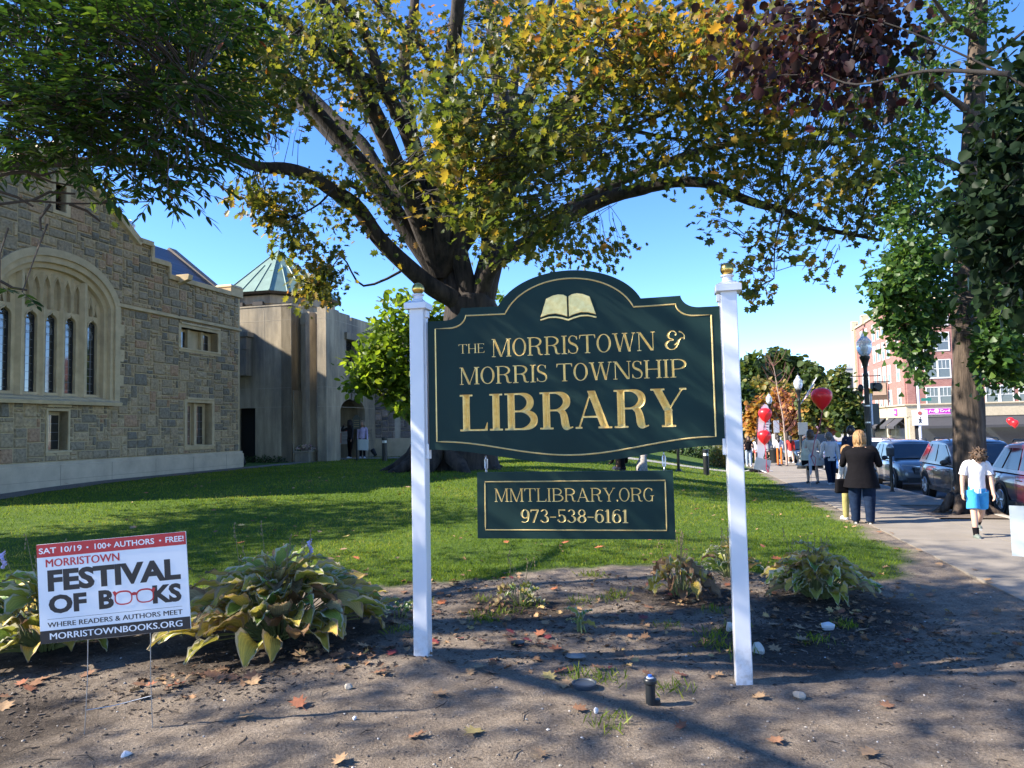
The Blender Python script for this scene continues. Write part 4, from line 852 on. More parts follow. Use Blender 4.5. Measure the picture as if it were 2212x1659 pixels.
# limbs of the half that faces the camera and of the far side, above the frame
for i in range(9): t = i * .7; d = Vector((math.cos(t), math.sin(t) * .8, 0)); q = limb(tk, [Vector((0, 0, 6.0)), d * 3 + Vector((0, 0, 10)), d * 6.5 + Vector((0, 0, 13.5)), d * 9 + Vector((0, 0, 15))], .34, .06, 8); wood.extend(q)
tk.build('trunk', bark, oak, smooth=60)
F_, B_ = .9, 1.0
blobs = [(450, 60, 120, 80, 17, 2.5, 1.1, -.02), (600, 90, 150, 110, 18, 3, 1.2, 0), (560, 200, 130, 80, 18, 2.5, 1.1, .02), (760, 50, 140, 80, 18, 3, 1, .02), (780, 200, 120, 90, 19, 3, .8, .04), (900, 110, 100, 100, 20, 3, .8, .08), (985, 240, 105, 105, 14.5, 1.5, 1.0, -.02), (1100, 90, 160, 120, 18, 3.5, 1.1, .06), (1250, 80, 150, 110, 16, 3, 1.2, .1), (1400, 90, 150, 110, 16, 3, 1.2, .14), (1550, 80, 140, 100, 15, 2.5, 1.2, .16), (1700, 120, 130, 110, 15, 2, 1.1, .12), (1850, 250, 110, 120, 15, 2, .8, .04), (1810, 400, 120, 70, 15.5, 2, .8, .08), (1650, 390, 110, 55, 16, 1.5, .8, .06), (1700, 505, 90, 45, 16, 1, .7, .06), (1000, 330, 120, 85, 14.5, 1.5, 1.1, .08), (1075, 440, 100, 85, 14.5, 1.6, 1.15, .0), (1150, 310, 130, 110, 15, 2, 1.1, -.03), (1260, 250, 130, 90, 16, 2, 1, .0), (1180, 490, 105, 65, 16, 1.8, 1.1, -.05), (1290, 350, 100, 60, 17, 1.6, .9, -.02), (1260, 545, 85, 45, 20, 1.5, .7, .02), (1400, 200, 140, 80, 16, 2.5, 1, .05), (1430, 335, 100, 50, 16.5, 1.5, .75, -.03), (1550, 250, 130, 80, 16, 2.5, 1, .05), (1600, 330, 110, 55, 16.5, 1.5, .8, 0), (1700, 300, 110, 70, 16, 2, .9, .04), (600, 250, 105, 45, 19, 2, .7, .05), (545, 415, 52, 34, 18.5, 1, 2.2, .08), (600, 455, 60, 38, 18.5, 1, 2.0, .07), (640, 515, 50, 42, 18.8, 1, 1.5, .06), (690, 585, 52, 42, 19, 1, 2.3, .08), (695, 630, 58, 24, 19, .9, 2.3, .1), (650, 410, 70, 28, 18.5, 1, .8, .08), (770, 370, 80, 45, 19.5, 1.5, .7, .06), (720, 460, 60, 40, 19.5, 1.2, .8, .08), (800, 440, 60, 60, 20, 1.5, .7, .05), (850, 530, 45, 35, 20.5, 1, .6, .03), (880, 360, 70, 50, 20, 1.5, .6, .03), (480, 215, 90, 60, 17, 2, 1, -.02), (340, 190, 130, 90, 17, 2, 1, 0), (1545, 470, 32, 30, 15.5, .8, .9, 0), (1610, 560, 36, 26, 15.8, .8, .8, .1), (1640, 615, 36, 34, 15.8, .7, 1.2, .12), (1660, 530, 48, 36, 15.9, .8, .7, .06), (1765, 580, 38, 28, 15.8, .7, 1, .12), (1850, 470, 90, 55, 15.5, 1.2, .7, .02), (960, 440, 60, 50, 15, 1, .6, .1), (1050, 540, 50, 40, 16.5, 1, .5, -.03), (240, 425, 24, 18, 13.5, .6, 1.1, -.06), (1330, 540, 40, 40, 20.5, 1, .7, .04), (1180, 570, 45, 24, 20.5, 1, .7, .04)]
up = [(x, y, 190, 130, d, 4, .2, .03) for x in (500, 800, 1100, 1400, 1700) for y, d in ((-150, 20),)] + [(1100, 200, 500, 260, 28, 3.5, .05, .05)]
tips, ctr, sh = blobtips(blobs + up, 2600); tips -= np.array(OB); ctr -= np.array(OB); tgt = nearest(tips, wood)
P, T, N, S = whorls(tips, nrm(tips - tgt), 9, .19, 1.35, .5)
tint = np.clip(.30 + np.repeat(sh, 9) * 1.15 + np.repeat(nrng.normal(0, .09, len(tips)), 9) + nrng.normal(0, .09, len(P)), 0, 1)
oakleaf = leafmat('oak_leaf', [(0, (.03, .05, .015)), (.28, (.068, .092, .02)), (.42, (.145, .145, .026)), (.58, (.29, .19, .038)), (.74, (.31, .115, .026)), (1, (.16, .045, .024))], .55)
npmesh('crown', leafverts(P, T, N, S, OAK[0]), OAK[1], len(P), oakleaf, oak, tint=tint)
twigs(tips, tgt, .95, .010).build('branches', M('oak_twig', (.022, .017, .014), .9), oak)

# --- ash-like tree close on the left, hanging over the frame
AB = Vector((-8.6, 5.2, gzf(-8.6, 5.2))); ash = thing('ash_tree', 'dark green tree with narrow compound leaves overhanging the top left', 'tree', AB)
tk = MB(); wood = []
q = limb(tk, [Vector((0, 0, -.2)), Vector((.05, 0, 2.2)), Vector((.2, -.1, 4.2)), Vector((.1, .1, 7.5)), Vector((.3, 0, 9.5))], .34, .08, 14); wood += q
for a in [((0, 0, 2.9), (2.2, .5, 4.0), (4.2, .4, 4.3), (6.2, .2, 4.4)), ((.1, 0, 3.4), (2.0, 1.6, 4.3), (4.0, 2.4, 4.7), (5.2, 3.0, 4.8)), ((.2, 0, 4.1), (2.2, -.9, 5.3), (4.4, -1.4, 5.8), (6.4, -1.8, 6.0)), ((.2, 0, 5), (2, .6, 6.6), (4.0, 1.0, 7.6)), ((.2, 0, 5), (1.0, -2.2, 6.2), (1.5, -4.0, 6.6)), ((.2, 0, 4.6), (.2, 2.5, 6), (.3, 4.5, 6.6)), ((.2, 0, 4.6), (-2.4, .6, 6.2), (-4.4, .6, 7)), ((.2, 0, 6), (1.5, -1, 8), (2.5, -1.4, 9))]: wood += limb(tk, [Vector(p) for p in a], .12, .02, 8)
tk.build('trunk', bark, ash, smooth=60)
blobs = [(250, 50, 330, 90, 5.6, 1.2, 1.2), (120, 200, 210, 100, 5.4, 1.0, 1.1), (380, 190, 150, 85, 5.8, 1, .85), (250, 300, 190, 62, 5.6, .8, 1.05), (70, 310, 100, 50, 5.3, .6, 1), (345, 390, 75, 38, 5.4, .5, 1.0), (430, 330, 60, 42, 5.6, .5, .85), (475, 270, 70, 50, 5.8, .6, .75), (190, 375, 50, 24, 5.3, .4, .8), (20, 628, 30, 14, 4.9, .15, 1.0)]
t1, _, _ = blobtips(blobs, 1050)
n = 2300; v = nrm(nrng.normal(size=(n, 3))) * nrng.random((n, 1)) ** .4; t2 = np.array([-7.0, 5.3, 6.7]) + v * np.array([3.9, 5.0, 2.7]); t2 = t2[(t2[:, 2] > 4.3) & ((t2[:, 0] < -.78 * t2[:, 1]) | (t2[:, 2] > 1.7 + .40 * t2[:, 1]))]
t3 = np.array([-1.6, 2.6, 6.4]) + nrm(nrng.normal(size=(110, 3))) * nrng.random((110, 1)) ** .4 * np.array([3.6, 2.4, 1.3])
tips = np.concatenate([t1, t2, t3]) - np.array(AB); tgt = nearest(tips, wood); out = nrm(tips - tgt + nrng.normal(0, .4, tips.shape)); out[:, 2] *= .3; out = nrm(out + np.array([.25, 0, -.05]))
side = nrm(np.cross(out, np.array([0, 0, 1.])) + 1e-6); PP = []; TT = []
for k in range(9):                                                    # pinnate leaf: four pairs and an end leaflet
    f_ = .05 + .22 * (k // 2) / 4 * 1.25; s = 0 if k == 8 else (1 if k % 2 else -1)
    PP.append(tips + out * (f_ if k < 8 else .31)); TT.append(out * (.75 if s else 1) + side * s * .8 + np.array([0, 0, -.22]) + nrng.normal(0, .16, tips.shape))
P = np.concatenate(PP); T = np.concatenate(TT); m = len(P); N = nrm(np.array([0, 0, 1.]) + nrng.normal(0, .35, (m, 3)))
ashleaf = leafmat('ash_leaf', [(0, (.014, .036, .011)), (.5, (.032, .07, .016)), (.85, (.08, .13, .02)), (1, (.20, .06, .03))], .42, .2)
npmesh('crown', leafverts(P, T, N, nrng.uniform(.075, .125, m), LANCE[0]), LANCE[1], m, ashleaf, ash, tint=np.clip(nrng.normal(.42, .2, m), 0, 1))
tw = twigs(tips, tgt, .45, .007, 2)
for i in range(len(tips)): tw.tube([Vector(tips[i]) - Vector(out[i]) * .02, Vector(tips[i] + out[i] * .31)], .0025, 3, cap=False)
for l in [[(0, 378), (60, 372), (110, 395), (180, 405), (200, 418)], [(0, 440), (70, 432), (140, 441), (215, 440), (330, 436)], [(70, 432), (110, 415), (160, 420)], [(110, 440), (90, 470), (85, 500)], [(0, 412), (40, 425), (70, 448)], [(150, 440), (190, 455), (215, 480)], [(0, 380), (30, 372), (60, 371)], [(60, 371), (95, 380), (120, 372)], [(0, 605), (30, 618), (55, 630)], [(215, 440), (250, 428), (275, 436)]]:
    tw.tube([wob(at(x, y, 5.0 + .002 * x), i, .02) - AB for i, (x, y) in enumerate(l)], [.011, .010, .008, .006, .004][:len(l)], 5, cap=False)
tw.build('branches', twigm, ash)

# --- another of the row, out of the frame to the left: its shade streaks the lawn
def roundtree(name, label, cat, x, y, h, r, cz, rz, n, leaf, tmpl, size, tr, tint, per=10, group=None, nl=7, seed=1, mat_=None, lo=0, droop=.3, wig=1.0, sd=.12):
    R = random.Random(seed); B0 = on(x, y); o = thing(name, label, cat, B0, 0, group); tk = MB(); wd = []
    wd += limb(tk, [Vector((0, 0, -.2)), Vector((R.uniform(-.1, .1), 0, cz * .5)), Vector((R.uniform(-.2, .2), R.uniform(-.2, .2), cz)), Vector((0, 0, cz + rz * .6))], tr, tr * .2, 8, w=.05)
    for i in range(nl): t = i * 6.283 / nl + R.uniform(0, .6); k = R.uniform(.5, 1); a = Vector((0, 0, cz - rz * R.uniform(.5, .9))); e = Vector((math.cos(t) * r * .8 * k, math.sin(t) * r * .8 * k, cz + rz * R.uniform(-.3, .6))); wd += limb(tk, [a, a.lerp(e, .5) + Vector((0, 0, rz * .12)), e], tr * .4, tr * .06, 6, w=.08)
    tk.build('trunk', mat_ or bark, o, smooth=60)
    nb = max(5, int(9 * wig)); cs = nrm(nrng.normal(size=(nb, 3))) * nrng.uniform(.25, .72, (nb, 1)); rs = nrng.uniform(.32, .55, nb); pick = nrng.integers(0, nb, n)
    u = cs[pick] + nrm(nrng.normal(size=(n, 3))) * (nrng.random((n, 1)) ** .45) * rs[pick][:, None]
    tips = np.array([0, 0, cz]) + u * np.array([r, r, rz]); tips = tips[tips[:, 2] > max(.3, lo)]; tgt = nearest(tips, wd)
    P, T, N, S = whorls(tips, nrm(tips - tgt), per, size, size / .2, droop)
    tt = np.clip(tint + np.repeat(nrng.normal(0, sd, len(tips)), per) + nrng.normal(0, .07, len(P)), 0, 1)
    npmesh('crown', leafverts(P, T, N, S, tmpl[0]), tmpl[1], len(P), leaf, o, tint=tt)
    twigs(tips, tgt, r * .35, tr * .07).build('branches', mat_ or bark, o); return o
roundtree('ash_tree', 'second dark green tree beyond the left edge of the lawn', 'tree', -13.6, 10.9, 9, 4.2, 6.4, 3.0, 760, ashleaf, LANCE, .2, .25, .4, 12, seed=2)
# --- magnolia behind the left post
magleaf = leafmat('magnolia_leaf', [(0, (.04, .085, .014)), (.5, (.12, .19, .02)), (.85, (.25, .31, .035)), (1, (.36, .30, .05))], .55)
MB0 = on(-3.35, 26.2); mag = thing('magnolia_tree', 'small sunlit yellow-green tree behind the left white post', 'tree', MB0); tk = MB(); wood = []
for l in [[(905, 1012), (900, 930), (880, 840), (850, 740)], [(912, 1012), (915, 920), (905, 800), (900, 690)], [(920, 1012), (930, 960), (935, 850), (930, 700)], [(900, 930), (850, 870), (780, 830)], [(905, 850), (840, 790), (790, 780)], [(930, 850), (970, 760), (980, 700)]]: wood += limb(tk, [at(x, y, 26.2) - MB0 for x, y in l], .14, .03, 8)
tk.build('trunk', M('tan_bark', (.25, .17, .11), .9, bmp=.5), mag, smooth=60)
blobs = [(850, 735, 60, 55, 26, 1.2, 1), (805, 790, 60, 45, 25.6, 1, 1), (770, 832, 40, 16, 25.4, .7, .9), (860, 825, 55, 48, 25.8, 1, 1.1), (895, 690, 50, 40, 26.2, 1, .8), (870, 880, 26, 14, 25.4, .6, .9), (845, 670, 24, 26, 26.4, .5, .35), (880, 655, 22, 28, 26.2, .4, .3), (930, 800, 60, 100, 26.4, 1.2, .5), (1000, 760, 70, 90, 26.6, 1, .6), (960, 690, 40, 30, 26.3, .6, .6), (1080, 640, 14, 16, 26.5, .4, .6), (920, 900, 30, 20, 26, .5, .5)]
tips, _, _ = blobtips(blobs, 460); tips -= np.array(MB0); tgt = nearest(tips, wood)
P, T, N, S = whorls(tips, nrm(tips - tgt), 10, .26, 1.1, .15); npmesh('crown', leafverts(P, T, N, S, OVATE[0]), OVATE[1], len(P), magleaf, mag, tint=np.clip(nrng.normal(.45, .17, len(P)), 0, 1)); twigs(tips, tgt, .8, .012).build('branches', twigm, mag)

# --- ginkgo at the kerb
GB = Vector((9.0, 14.45, gzf(9.0, 14.45))); gk = thing('ginkgo_tree', 'street tree with thick furrowed trunk and drooping fan leaves by the kerb', 'tree', GB)
tk = MB(); wood = []
pts = [at(2100, 1125, 14.45) - GB, at(2098, 1090, 14.45) - GB, at(2096, 1010, 14.45) - GB, at(2092, 880, 14.45) - GB, at(2088, 740, 14.45) - GB, at(2086, 600, 14.5) - GB, at(2094, 420, 14.5) - GB, at(2104, 250, 14.6) - GB, at(2112, 80, 14.7) - GB, at(2118, -200, 14.8) - GB]
q = [Vector(p) for p in spline(pts, 4)]; k = len(q); tk.tube(q, [.44, .40, .365, .335, .315, .305, .30, .298, .296, .294] + [.292 - .14 * (i / (k - 11)) for i in range(k - 10)], 20, jit=.16); wood += q[14:]
for a in range(7): t = a * .9 + .2; d = Vector((math.cos(t), math.sin(t), 0)); tk.tube([d * .22 + Vector((0, 0, .34)), d * .38 + Vector((0, 0, .10)), d * .55 + Vector((0, 0, .0)), d * .75 + Vector((0, 0, -.08))], [.11, .09, .06, .02], 8, jit=.2)
for l in [[(2090, 560), (2040, 540), (1990, 580), (1950, 640)], [(2090, 520), (2030, 500), (1960, 610), (1935, 700)], [(2092, 480), (2140, 520), (2170, 620), (2180, 740)], [(2098, 380), (2030, 340), (1970, 330), (1920, 360)], [(2104, 250), (2040, 200), (1980, 160)], [(2108, 160), (2150, 120), (2220, 60)], [(2112, 80), (2050, 40), (2000, -40)], [(2092, 450), (2010, 440), (1960, 470)]]: wood += limb(tk, [at(x, y, 14.4 - .35 * i) - GB for i, (x, y) in enumerate(l)], .09, .02, 7)
tk.build('trunk', bark2, gk, smooth=60)
blobs = [(1950, 605, 64, 44, 13, .8, 1.1), (1908, 655, 16, 50, 13, .4, 1.0), (1936, 705, 13, 62, 12.9, .3, 1.1), (1966, 660, 14, 55, 13, .3, .9), (1984, 745, 13, 98, 12.9, .3, 1.2), (2002, 690, 12, 60, 13.1, .3, .8), (2036, 640, 18, 75, 13.2, .4, .9), (2160, 700, 46, 110, 12.8, .7, 1.2), (2195, 620, 50, 110, 13, .8, 1.1), (2140, 790, 30, 50, 12.8, .4, 1), (2200, 780, 30, 50, 12.8, .4, .9), (1985, 550, 80, 50, 13.4, 1, .9), (2030, 450, 50, 70, 13.6, 1, .3), (1970, 350, 80, 100, 13.9, 1, .32), (2000, 190, 70, 110, 14.4, 1, .3), (2090, 30, 110, 50, 14.8, 1, .35), (2190, 300, 50, 180, 14.8, 1, .45), (1950, 470, 50, 60, 13.6, .8, .4), (2100, -150, 200, 120, 14.5, 2, .4)]
tips, _, _ = blobtips(blobs, 1500); tips -= np.array(GB); tgt = nearest(tips, wood)
P, T, N, S = whorls(tips, nrm(tips - tgt), 11, .105, .75, .9); ginkleaf = leafmat('ginkgo_leaf', [(0, (.02, .055, .012)), (.5, (.045, .10, .018)), (.9, (.10, .16, .025)), (1, (.2, .2, .03))], .4)
npmesh('crown', leafverts(P, T, N, S, FAN[0]), FAN[1], len(P), ginkleaf, gk, tint=np.clip(nrng.normal(.45, .2, len(P)), 0, 1)); twigs(tips, tgt, .7, .008).build('branches', twigm, gk)

# --- dark maple very near on the right, maroon at its left end
NB = on(5.6, 4.2); nm = thing('red_maple_tree', 'near dark tree overhanging the top right with maroon and green leaves', 'tree', NB); tk = MB(); wood = []
wood += limb(tk, [Vector((0, 0, -.2)), Vector((0, 0, 1.8)), Vector((-.2, .1, 3.4)), Vector((-.1, .1, 5.6))], .2, .06, 12)
for l in [[(2700, 500), (2400, 300), (2180, 160), (1950, 60), (1800, 30)], [(2700, 700), (2400, 560), (2220, 450), (2130, 420)], [(2700, 620), (2350, 420), (2180, 330), (2140, 260)], [(2180, 160), (2000, 150), (1850, 180), (1780, 160)]]: wood += limb(tk, [at(x, y, 4.3 + .4 * i) - NB for i, (x, y) in enumerate(l)], .018, .003, 7, w=.05)
tk.build('trunk', M('maple_bark', (.014, .011, .009), .9, bmp=.5), nm, smooth=60)
blobs = [(1830, 15, 140, 45, 6.2, .6, .5, .6), (1790, 115, 130, 50, 6.2, .6, .38, .65), (1885, 85, 100, 55, 6.2, .6, .35, .6), (1760, 200, 110, 30, 6.1, .5, .2, .65), (1660, 40, 110, 40, 6.3, .6, .22, .62), (1930, 40, 80, 40, 6.0, .6, .3, .55), (1700, 150, 130, 60, 6.3, .6, .2, .65), (1880, 200, 80, 50, 6.1, .5, .25, .6), (1990, 120, 60, 60, 5.8, .4, .15, .3), (2180, 330, 50, 110, 5.2, .5, .8, 0), (2160, 460, 62, 90, 5.2, .5, 1.2, 0), (2190, 560, 46, 70, 5.2, .4, 1.2, 0), (2195, 180, 40, 90, 5.3, .5, .6, 0), (2190, 660, 34, 30, 5.1, .3, .5, .1), (2120, 330, 30, 40, 5.3, .3, .3, .1), (2195, 430, 40, 120, 5.6, .5, 1.2, 0), (2400, 200, 200, 300, 5.2, 1.2, .25, .1), (2080, 430, 24, 30, 5.3, .2, .3, .05)]
tips, _, sh = blobtips(blobs, 720); tips -= np.array(NB); tgt = nearest(tips, wood)
P, T, N, S = whorls(tips, nrm(tips - tgt), 8, .070, .75, .8); npmesh('crown', leafverts(P, T, N, S, BLOB[0]), BLOB[1], len(P), leafmat('maple_leaf', [(0, (.008, .018, .009)), (.35, (.018, .035, .014)), (.5, (.022, .016, .015)), (.8, (.026, .013, .016)), (1, (.07, .018, .024))], .25, .1), nm, tint=np.clip(.12 + np.repeat(sh, 8) + nrng.normal(0, .1, len(P)), 0, 1)); twigs(tips, tgt, .22, .004, 2).build('branches', MATS['maple_bark'], nm)
# ------------------------------------------------------------------ hostas
def hostamat():
    m, nt, b = base('hosta_leaf'); out = nt.nodes['Material Output']; a = attr(nt, 'leafdata'); sp = _n(nt, 'ShaderNodeSeparateXYZ'); nt.links.new(a.outputs['Vector'], sp.inputs[0])
    blade = ramp(nt, sp.outputs[0], [(0, (.085, .19, .035)), (.3, (.24, .33, .055)), (.55, (.48, .43, .08)), (.8, (.58, .41, .085)), (.93, (.40, .33, .17)), (1, (.24, .15, .08))])
    margin = ramp(nt, sp.outputs[0], [(0, (.50, .53, .40)), (.5, (.60, .56, .36)), (.75, (.45, .33, .18)), (1, (.22, .13, .08))])
    e = _n(nt, 'ShaderNodeMath', operation='ADD'); nt.links.new(sp.outputs[1], e.inputs[0])
    w_ = _n(nt, 'ShaderNodeMath', operation='MULTIPLY'); w_.inputs[1].default_value = .34; nz = tnoise(nt, 22, 4, .7); nt.links.new(nz, w_.inputs[0]); nt.links.new(w_.outputs[0], e.inputs[1])
    col = mixc(nt, ramp(nt, e.outputs[0], [(.93, (0, 0, 0)), (1.0, (1, 1, 1))]), blade, margin)
    vein = _n(nt, 'ShaderNodeMath', operation='SINE'); vm = _n(nt, 'ShaderNodeMath', operation='MULTIPLY'); vm.inputs[1].default_value = 34; nt.links.new(sp.outputs[2], vm.inputs[0]); nt.links.new(vm.outputs[0], vein.inputs[0])
    col = mixc(nt, 1., col, ramp(nt, vein.outputs[0], [(0, (.86, .86, .86)), (1, (1.06, 1.06, 1.06))]), 'MULTIPLY')
    b.inputs['Roughness'].default_value = .45; b.inputs['Specular IOR Level'].default_value = .35; nt.links.new(col, b.inputs['Base Color']); bump(nt, b, vein.outputs[0], .25, .004)
    t = _n(nt, 'ShaderNodeBsdfTranslucent'); nt.links.new(col, t.inputs[0]); mx = _n(nt, 'ShaderNodeMixShader'); mx.inputs[0].default_value = .28
    nt.links.new(b.outputs[0], mx.inputs[1]); nt.links.new(t.outputs[0], mx.inputs[2]); nt.links.new(mx.outputs[0], out.inputs[0]); return m
hm = hostamat(); stalkm = M('flower_stalk', (.20, .16, .08), .8); petm = M('pale_petiole', (.19, .21, .07), .6); lilac = M('lilac_petal', (.42, .38, .62), .5)
NU, NV = 6, 9
def hosta(label, x, y, R_, H_, n, leaf, age, stalks=6, sh=.35, seed=0, wither=0., flowers=0):
    R = random.Random(seed); B0 = on(x, y); o = thing('hosta_plant', label, 'plant', B0, 0, 'hosta plants in the flower bed'); V = []; D = []; Fc = []; pt = MB()
    for i in range(n):
        t = i * 2.39996 + R.uniform(-.3, .3); f = math.sqrt((i + .6) / n); r = R_ * f * R.uniform(.75, 1.05); L = leaf * R.uniform(.7, 1.2) * (.8 + .25 * f); Wd = L * R.uniform(.25, .34)
        hz = H_ * (1.0 - .86 * f ** 1.7) * R.uniform(.75, 1.1) + .05; d = Vector((math.cos(t), math.sin(t), 0)); tip0 = d * max(.02, r - L * .45) + Vector((0, 0, hz))
        s = Vector((-math.sin(t), math.cos(t), 0)); w_ = wither * R.random(); twist = R.uniform(-.5, .5) * (1 + w_); el = R.uniform(.45, 1.2) - w_ * .8 - .35 * f; curl = R.uniform(.7, 1.6) * (1 + .5 * w_); cup = R.uniform(.25, .6) + w_ * .8
        ag = min(1, max(0, R.gauss(age, .22))); p = tip0.copy(); an = el; pts = []; off = len(V); cz = gzf(B0.x + tip0.x, B0.y + tip0.y) - B0.z
        for v in range(NV):
            q = v / (NV - 1); wq = Wd * (math.sin(math.pi * min(1, q * .94 + .10)) ** .75 * (1 - .45 * q ** 2.2)) if v < NV - 1 else .002; dirv = d * math.cos(an) + Vector((0, 0, math.sin(an))); up_ = d * -math.sin(an) + Vector((0, 0, math.cos(an))); sd = (s * math.cos(twist) + up_ * math.sin(twist)); n2 = sd.cross(dirv)
            for u in range(NU + 1):
                a = (u / NU - .5) * 2; ed = abs(a) ** 1.0; P = p + sd * (a * wq * (1 - .15 * w_)) + up_ * (cup * abs(a) ** 1.4 * wq + .012 * math.sin(v * 2.3 + u * 1.7 + i) * ed * (1 + 2.5 * w_)); zmin = cz + .012 + .01 * R.random()
                if P.z < zmin: P.z = zmin
                V.append(P); D.append((ag, max(ed, q ** 3 * .9), a))
            p = p + dirv * (L / (NV - 1)); an -= curl / NV
        for v in range(NV - 1):
            for u in range(NU): a = off + v * (NU + 1) + u; Fc.append((a, a + 1, a + NU + 2, a + NU + 1))
        b0 = d * R.uniform(.01, .06 + .1 * R_); pt.tube([b0, b0.lerp(tip0, .6) + Vector((0, 0, .05 * H_)), tip0], [.007, .005, .004], 5)
    me = bpy.data.meshes.new('foliage'); me.from_pydata([tuple(v) for v in V], [], Fc); me.materials.append(hm); me.attributes.new('leafdata', 'FLOAT_VECTOR', 'POINT').data.foreach_set('vector', np.array(D, np.float32).ravel()); me.polygons.foreach_set('use_smooth', [True] * len(Fc)); me.update(); link('foliage', me, o)
    pt.build('leaf_stalk', petm, o, smooth=60)
    for i in range(stalks):
        t = R.uniform(0, 6.28); r = R_ * .5 * R.random(); a = Vector((math.cos(t), math.sin(t), 0)); h_ = H_ + sh * R.uniform(.5, 1.1); sk = MB(); e = a * (r + .25 * R.random() * sh) + Vector((0, 0, h_))
        sk.tube([a * r * .4, a * r + Vector((0, 0, h_ * .6)), e], [.0035, .003, .0018], 4)
        for k in range(4): sk.ball(e - Vector((0, 0, .035 * k)) + Vector((R.uniform(-.01, .01), R.uniform(-.01, .01), 0)), (.006, .006, .014), 5, 4)
        so_ = sk.build('flower_stem', stalkm, o, smooth=60)
        if i < flowers:
            fl = MB()
            for k in range(6): tt = k * 1.1; fl.lathe([(.004, 0), (.007, -.02), (.016, -.05), (.012, -.05)], 6, e + Vector((.016 * math.cos(tt), .016 * math.sin(tt), -.02 * k)), R=Matrix.Rotation(.8, 3, Vector((math.cos(tt + 1.5), math.sin(tt + 1.5), 0))))
            fl.build('flower', lilac, so_, smooth=60)
hosta('big broad clump of yellowing variegated hosta leaves beside the festival sign', -2.0, 6.1, .92, .52, 190, .33, .62, 12, .38, 1, .25, 1)
hosta('hosta with wide green leaves and lilac flowers behind the festival sign', -3.85, 5.95, .85, .42, 120, .33, .56, 8, .5, 2, .15, 2)
hosta('low rounded clump of striped hosta right of the right white post', 2.95, 7.15, .50, .36, 105, .24, .54, 7, .28, 3, .35)
hosta('withered pale hosta with shrivelled leaves left of the right white post', 1.66, 7.35, .36, .32, 30, .21, .82, 6, .32, 4, .9)
hosta('yellow-green hosta half hidden behind the right white post', 2.42, 8.2, .33, .34, 34, .17, .5, 4, .2, 5, .2)
hosta('tiny hosta sprout with six bright green leaves on bare soil', .52, 6.05, .11, .10, 7, .13, .15, 0, 0, 6)
hosta('sparse half dead hosta clump behind the bare middle of the bed', .02, 7.0, .26, .14, 14, .13, .45, 5, .42, 7, .6)
hosta('small hosta seedling close beside the left white post', -1.05, 6.55, .14, .07, 6, .11, .2, 0, 0, 8)

# ------------------------------------------------------------------ fallen leaves
def dryleaf(seed, curl):
    R = random.Random(seed); V, F = OAK; me = bpy.data.meshes.new('fallen_leaf'); mb = MB(); vs = []
    for x, y, z in V: r = math.hypot(x, y - .5); vs.append((x * .95, y - .5, .10 * abs(math.sin(x * 6 + seed)) * abs(x) + curl * (x * x * .9 + (y - .5) ** 2 * .45) + R.uniform(0, .05)))
    mb.add(vs, F); mb.tube([(0, -.5, vs[0][2]), (.02, -.68, .06), (.05, -.82, .03)], [.012, .01, .008], 4); return mb
browns = [M('dry_leaf_brown', (.21, .105, .055), .75, var=.3, vs=9), M('dry_leaf_tan', (.30, .19, .10), .75, var=.3, vs=9), M('dry_leaf_rust', (.24, .085, .04), .75, var=.3, vs=9), M('dry_leaf_yellow', (.38, .29, .10), .7, var=.3, vs=9), M('dry_leaf_orange', (.42, .13, .045), .7, var=.3, vs=9), M('dry_leaf_red', (.18, .03, .03), .7, var=.3, vs=9)]
protos = []
for i, (m, c) in enumerate([(0, .5), (1, .25), (2, .6), (3, .3), (4, .4), (0, .12), (1, .7), (5, .3)]): o = dryleaf(i, c).build('fallen_leaf', browns[m], smooth=50); protos.append(o)
WHAT = ['curled brown', 'pale tan', 'rust brown', 'yellowish', 'orange', 'flat brown', 'crumpled tan', 'dark red']
def place_leaf(k, x, y, size, rz, where, grp, dz=.012, used=[0] * 8):
    o = protos[k] if not used[k] else protos[k].copy()
    if used[k]: COL.objects.link(o)
    used[k] += 1; z = float(zfine(np.array([x]), np.array([y]))[0]); o.location = (x, y, z + dz); o.scale = (size,) * 3; o.rotation_euler = (rng.uniform(-.3, .3), rng.uniform(-.3, .3), rz)
    tag(o, f'dead oak leaf, {WHAT[k]}, {where}', 'leaf', grp)
specials = [(.36, 4.35, .10), (1.75, 3.72, .13), (1.35, 3.9, .11), (-1.35, 4.5, .13), (-.5, 4.6, .13), (-.25, 4.05, .14), (-.55, 4.0, .12), (1.5, 4.6, .11), (-3.0, 3.95, .12), (.9, 4.1, .09), (-.9, 3.7, .1), (2.9, 3.85, .12), (3.3, 4.5, .1), (2.35, 3.25, .13), (.8, 3.2, .11), (-1.75, 3.3, .1), (-.1, 3.3, .1), (.2, 4.9, .12), (.55, 5.1, .12), (.3, 4.75, .11), (-.2, 5.0, .12), (1.1, 5.0, .11), (-1.6, 4.3, .12), (-2.6, 3.6, .12), (2.2, 4.4, .1), (.1, 3.75, .11)]
for i, (x, y, s) in enumerate(specials): place_leaf((0, 1, 5, 2, 6, 3)[i % 6], x, y, s, rng.uniform(0, 6.3), 'lying on the bare foreground soil', 'oak leaves on bare soil')
for i in range(110):
    y = rng.uniform(5.0, 8.6); x = rng.uniform(-1.3, 4.0) if i % 3 else rng.gauss(.1, .5)
    place_leaf(rng.choice((0, 0, 1, 2, 2, 4, 5, 6, 7)), x, y, rng.uniform(.07, .13), rng.uniform(0, 6.3), 'lying in the flower bed under the sign', 'oak leaves in the flower bed')
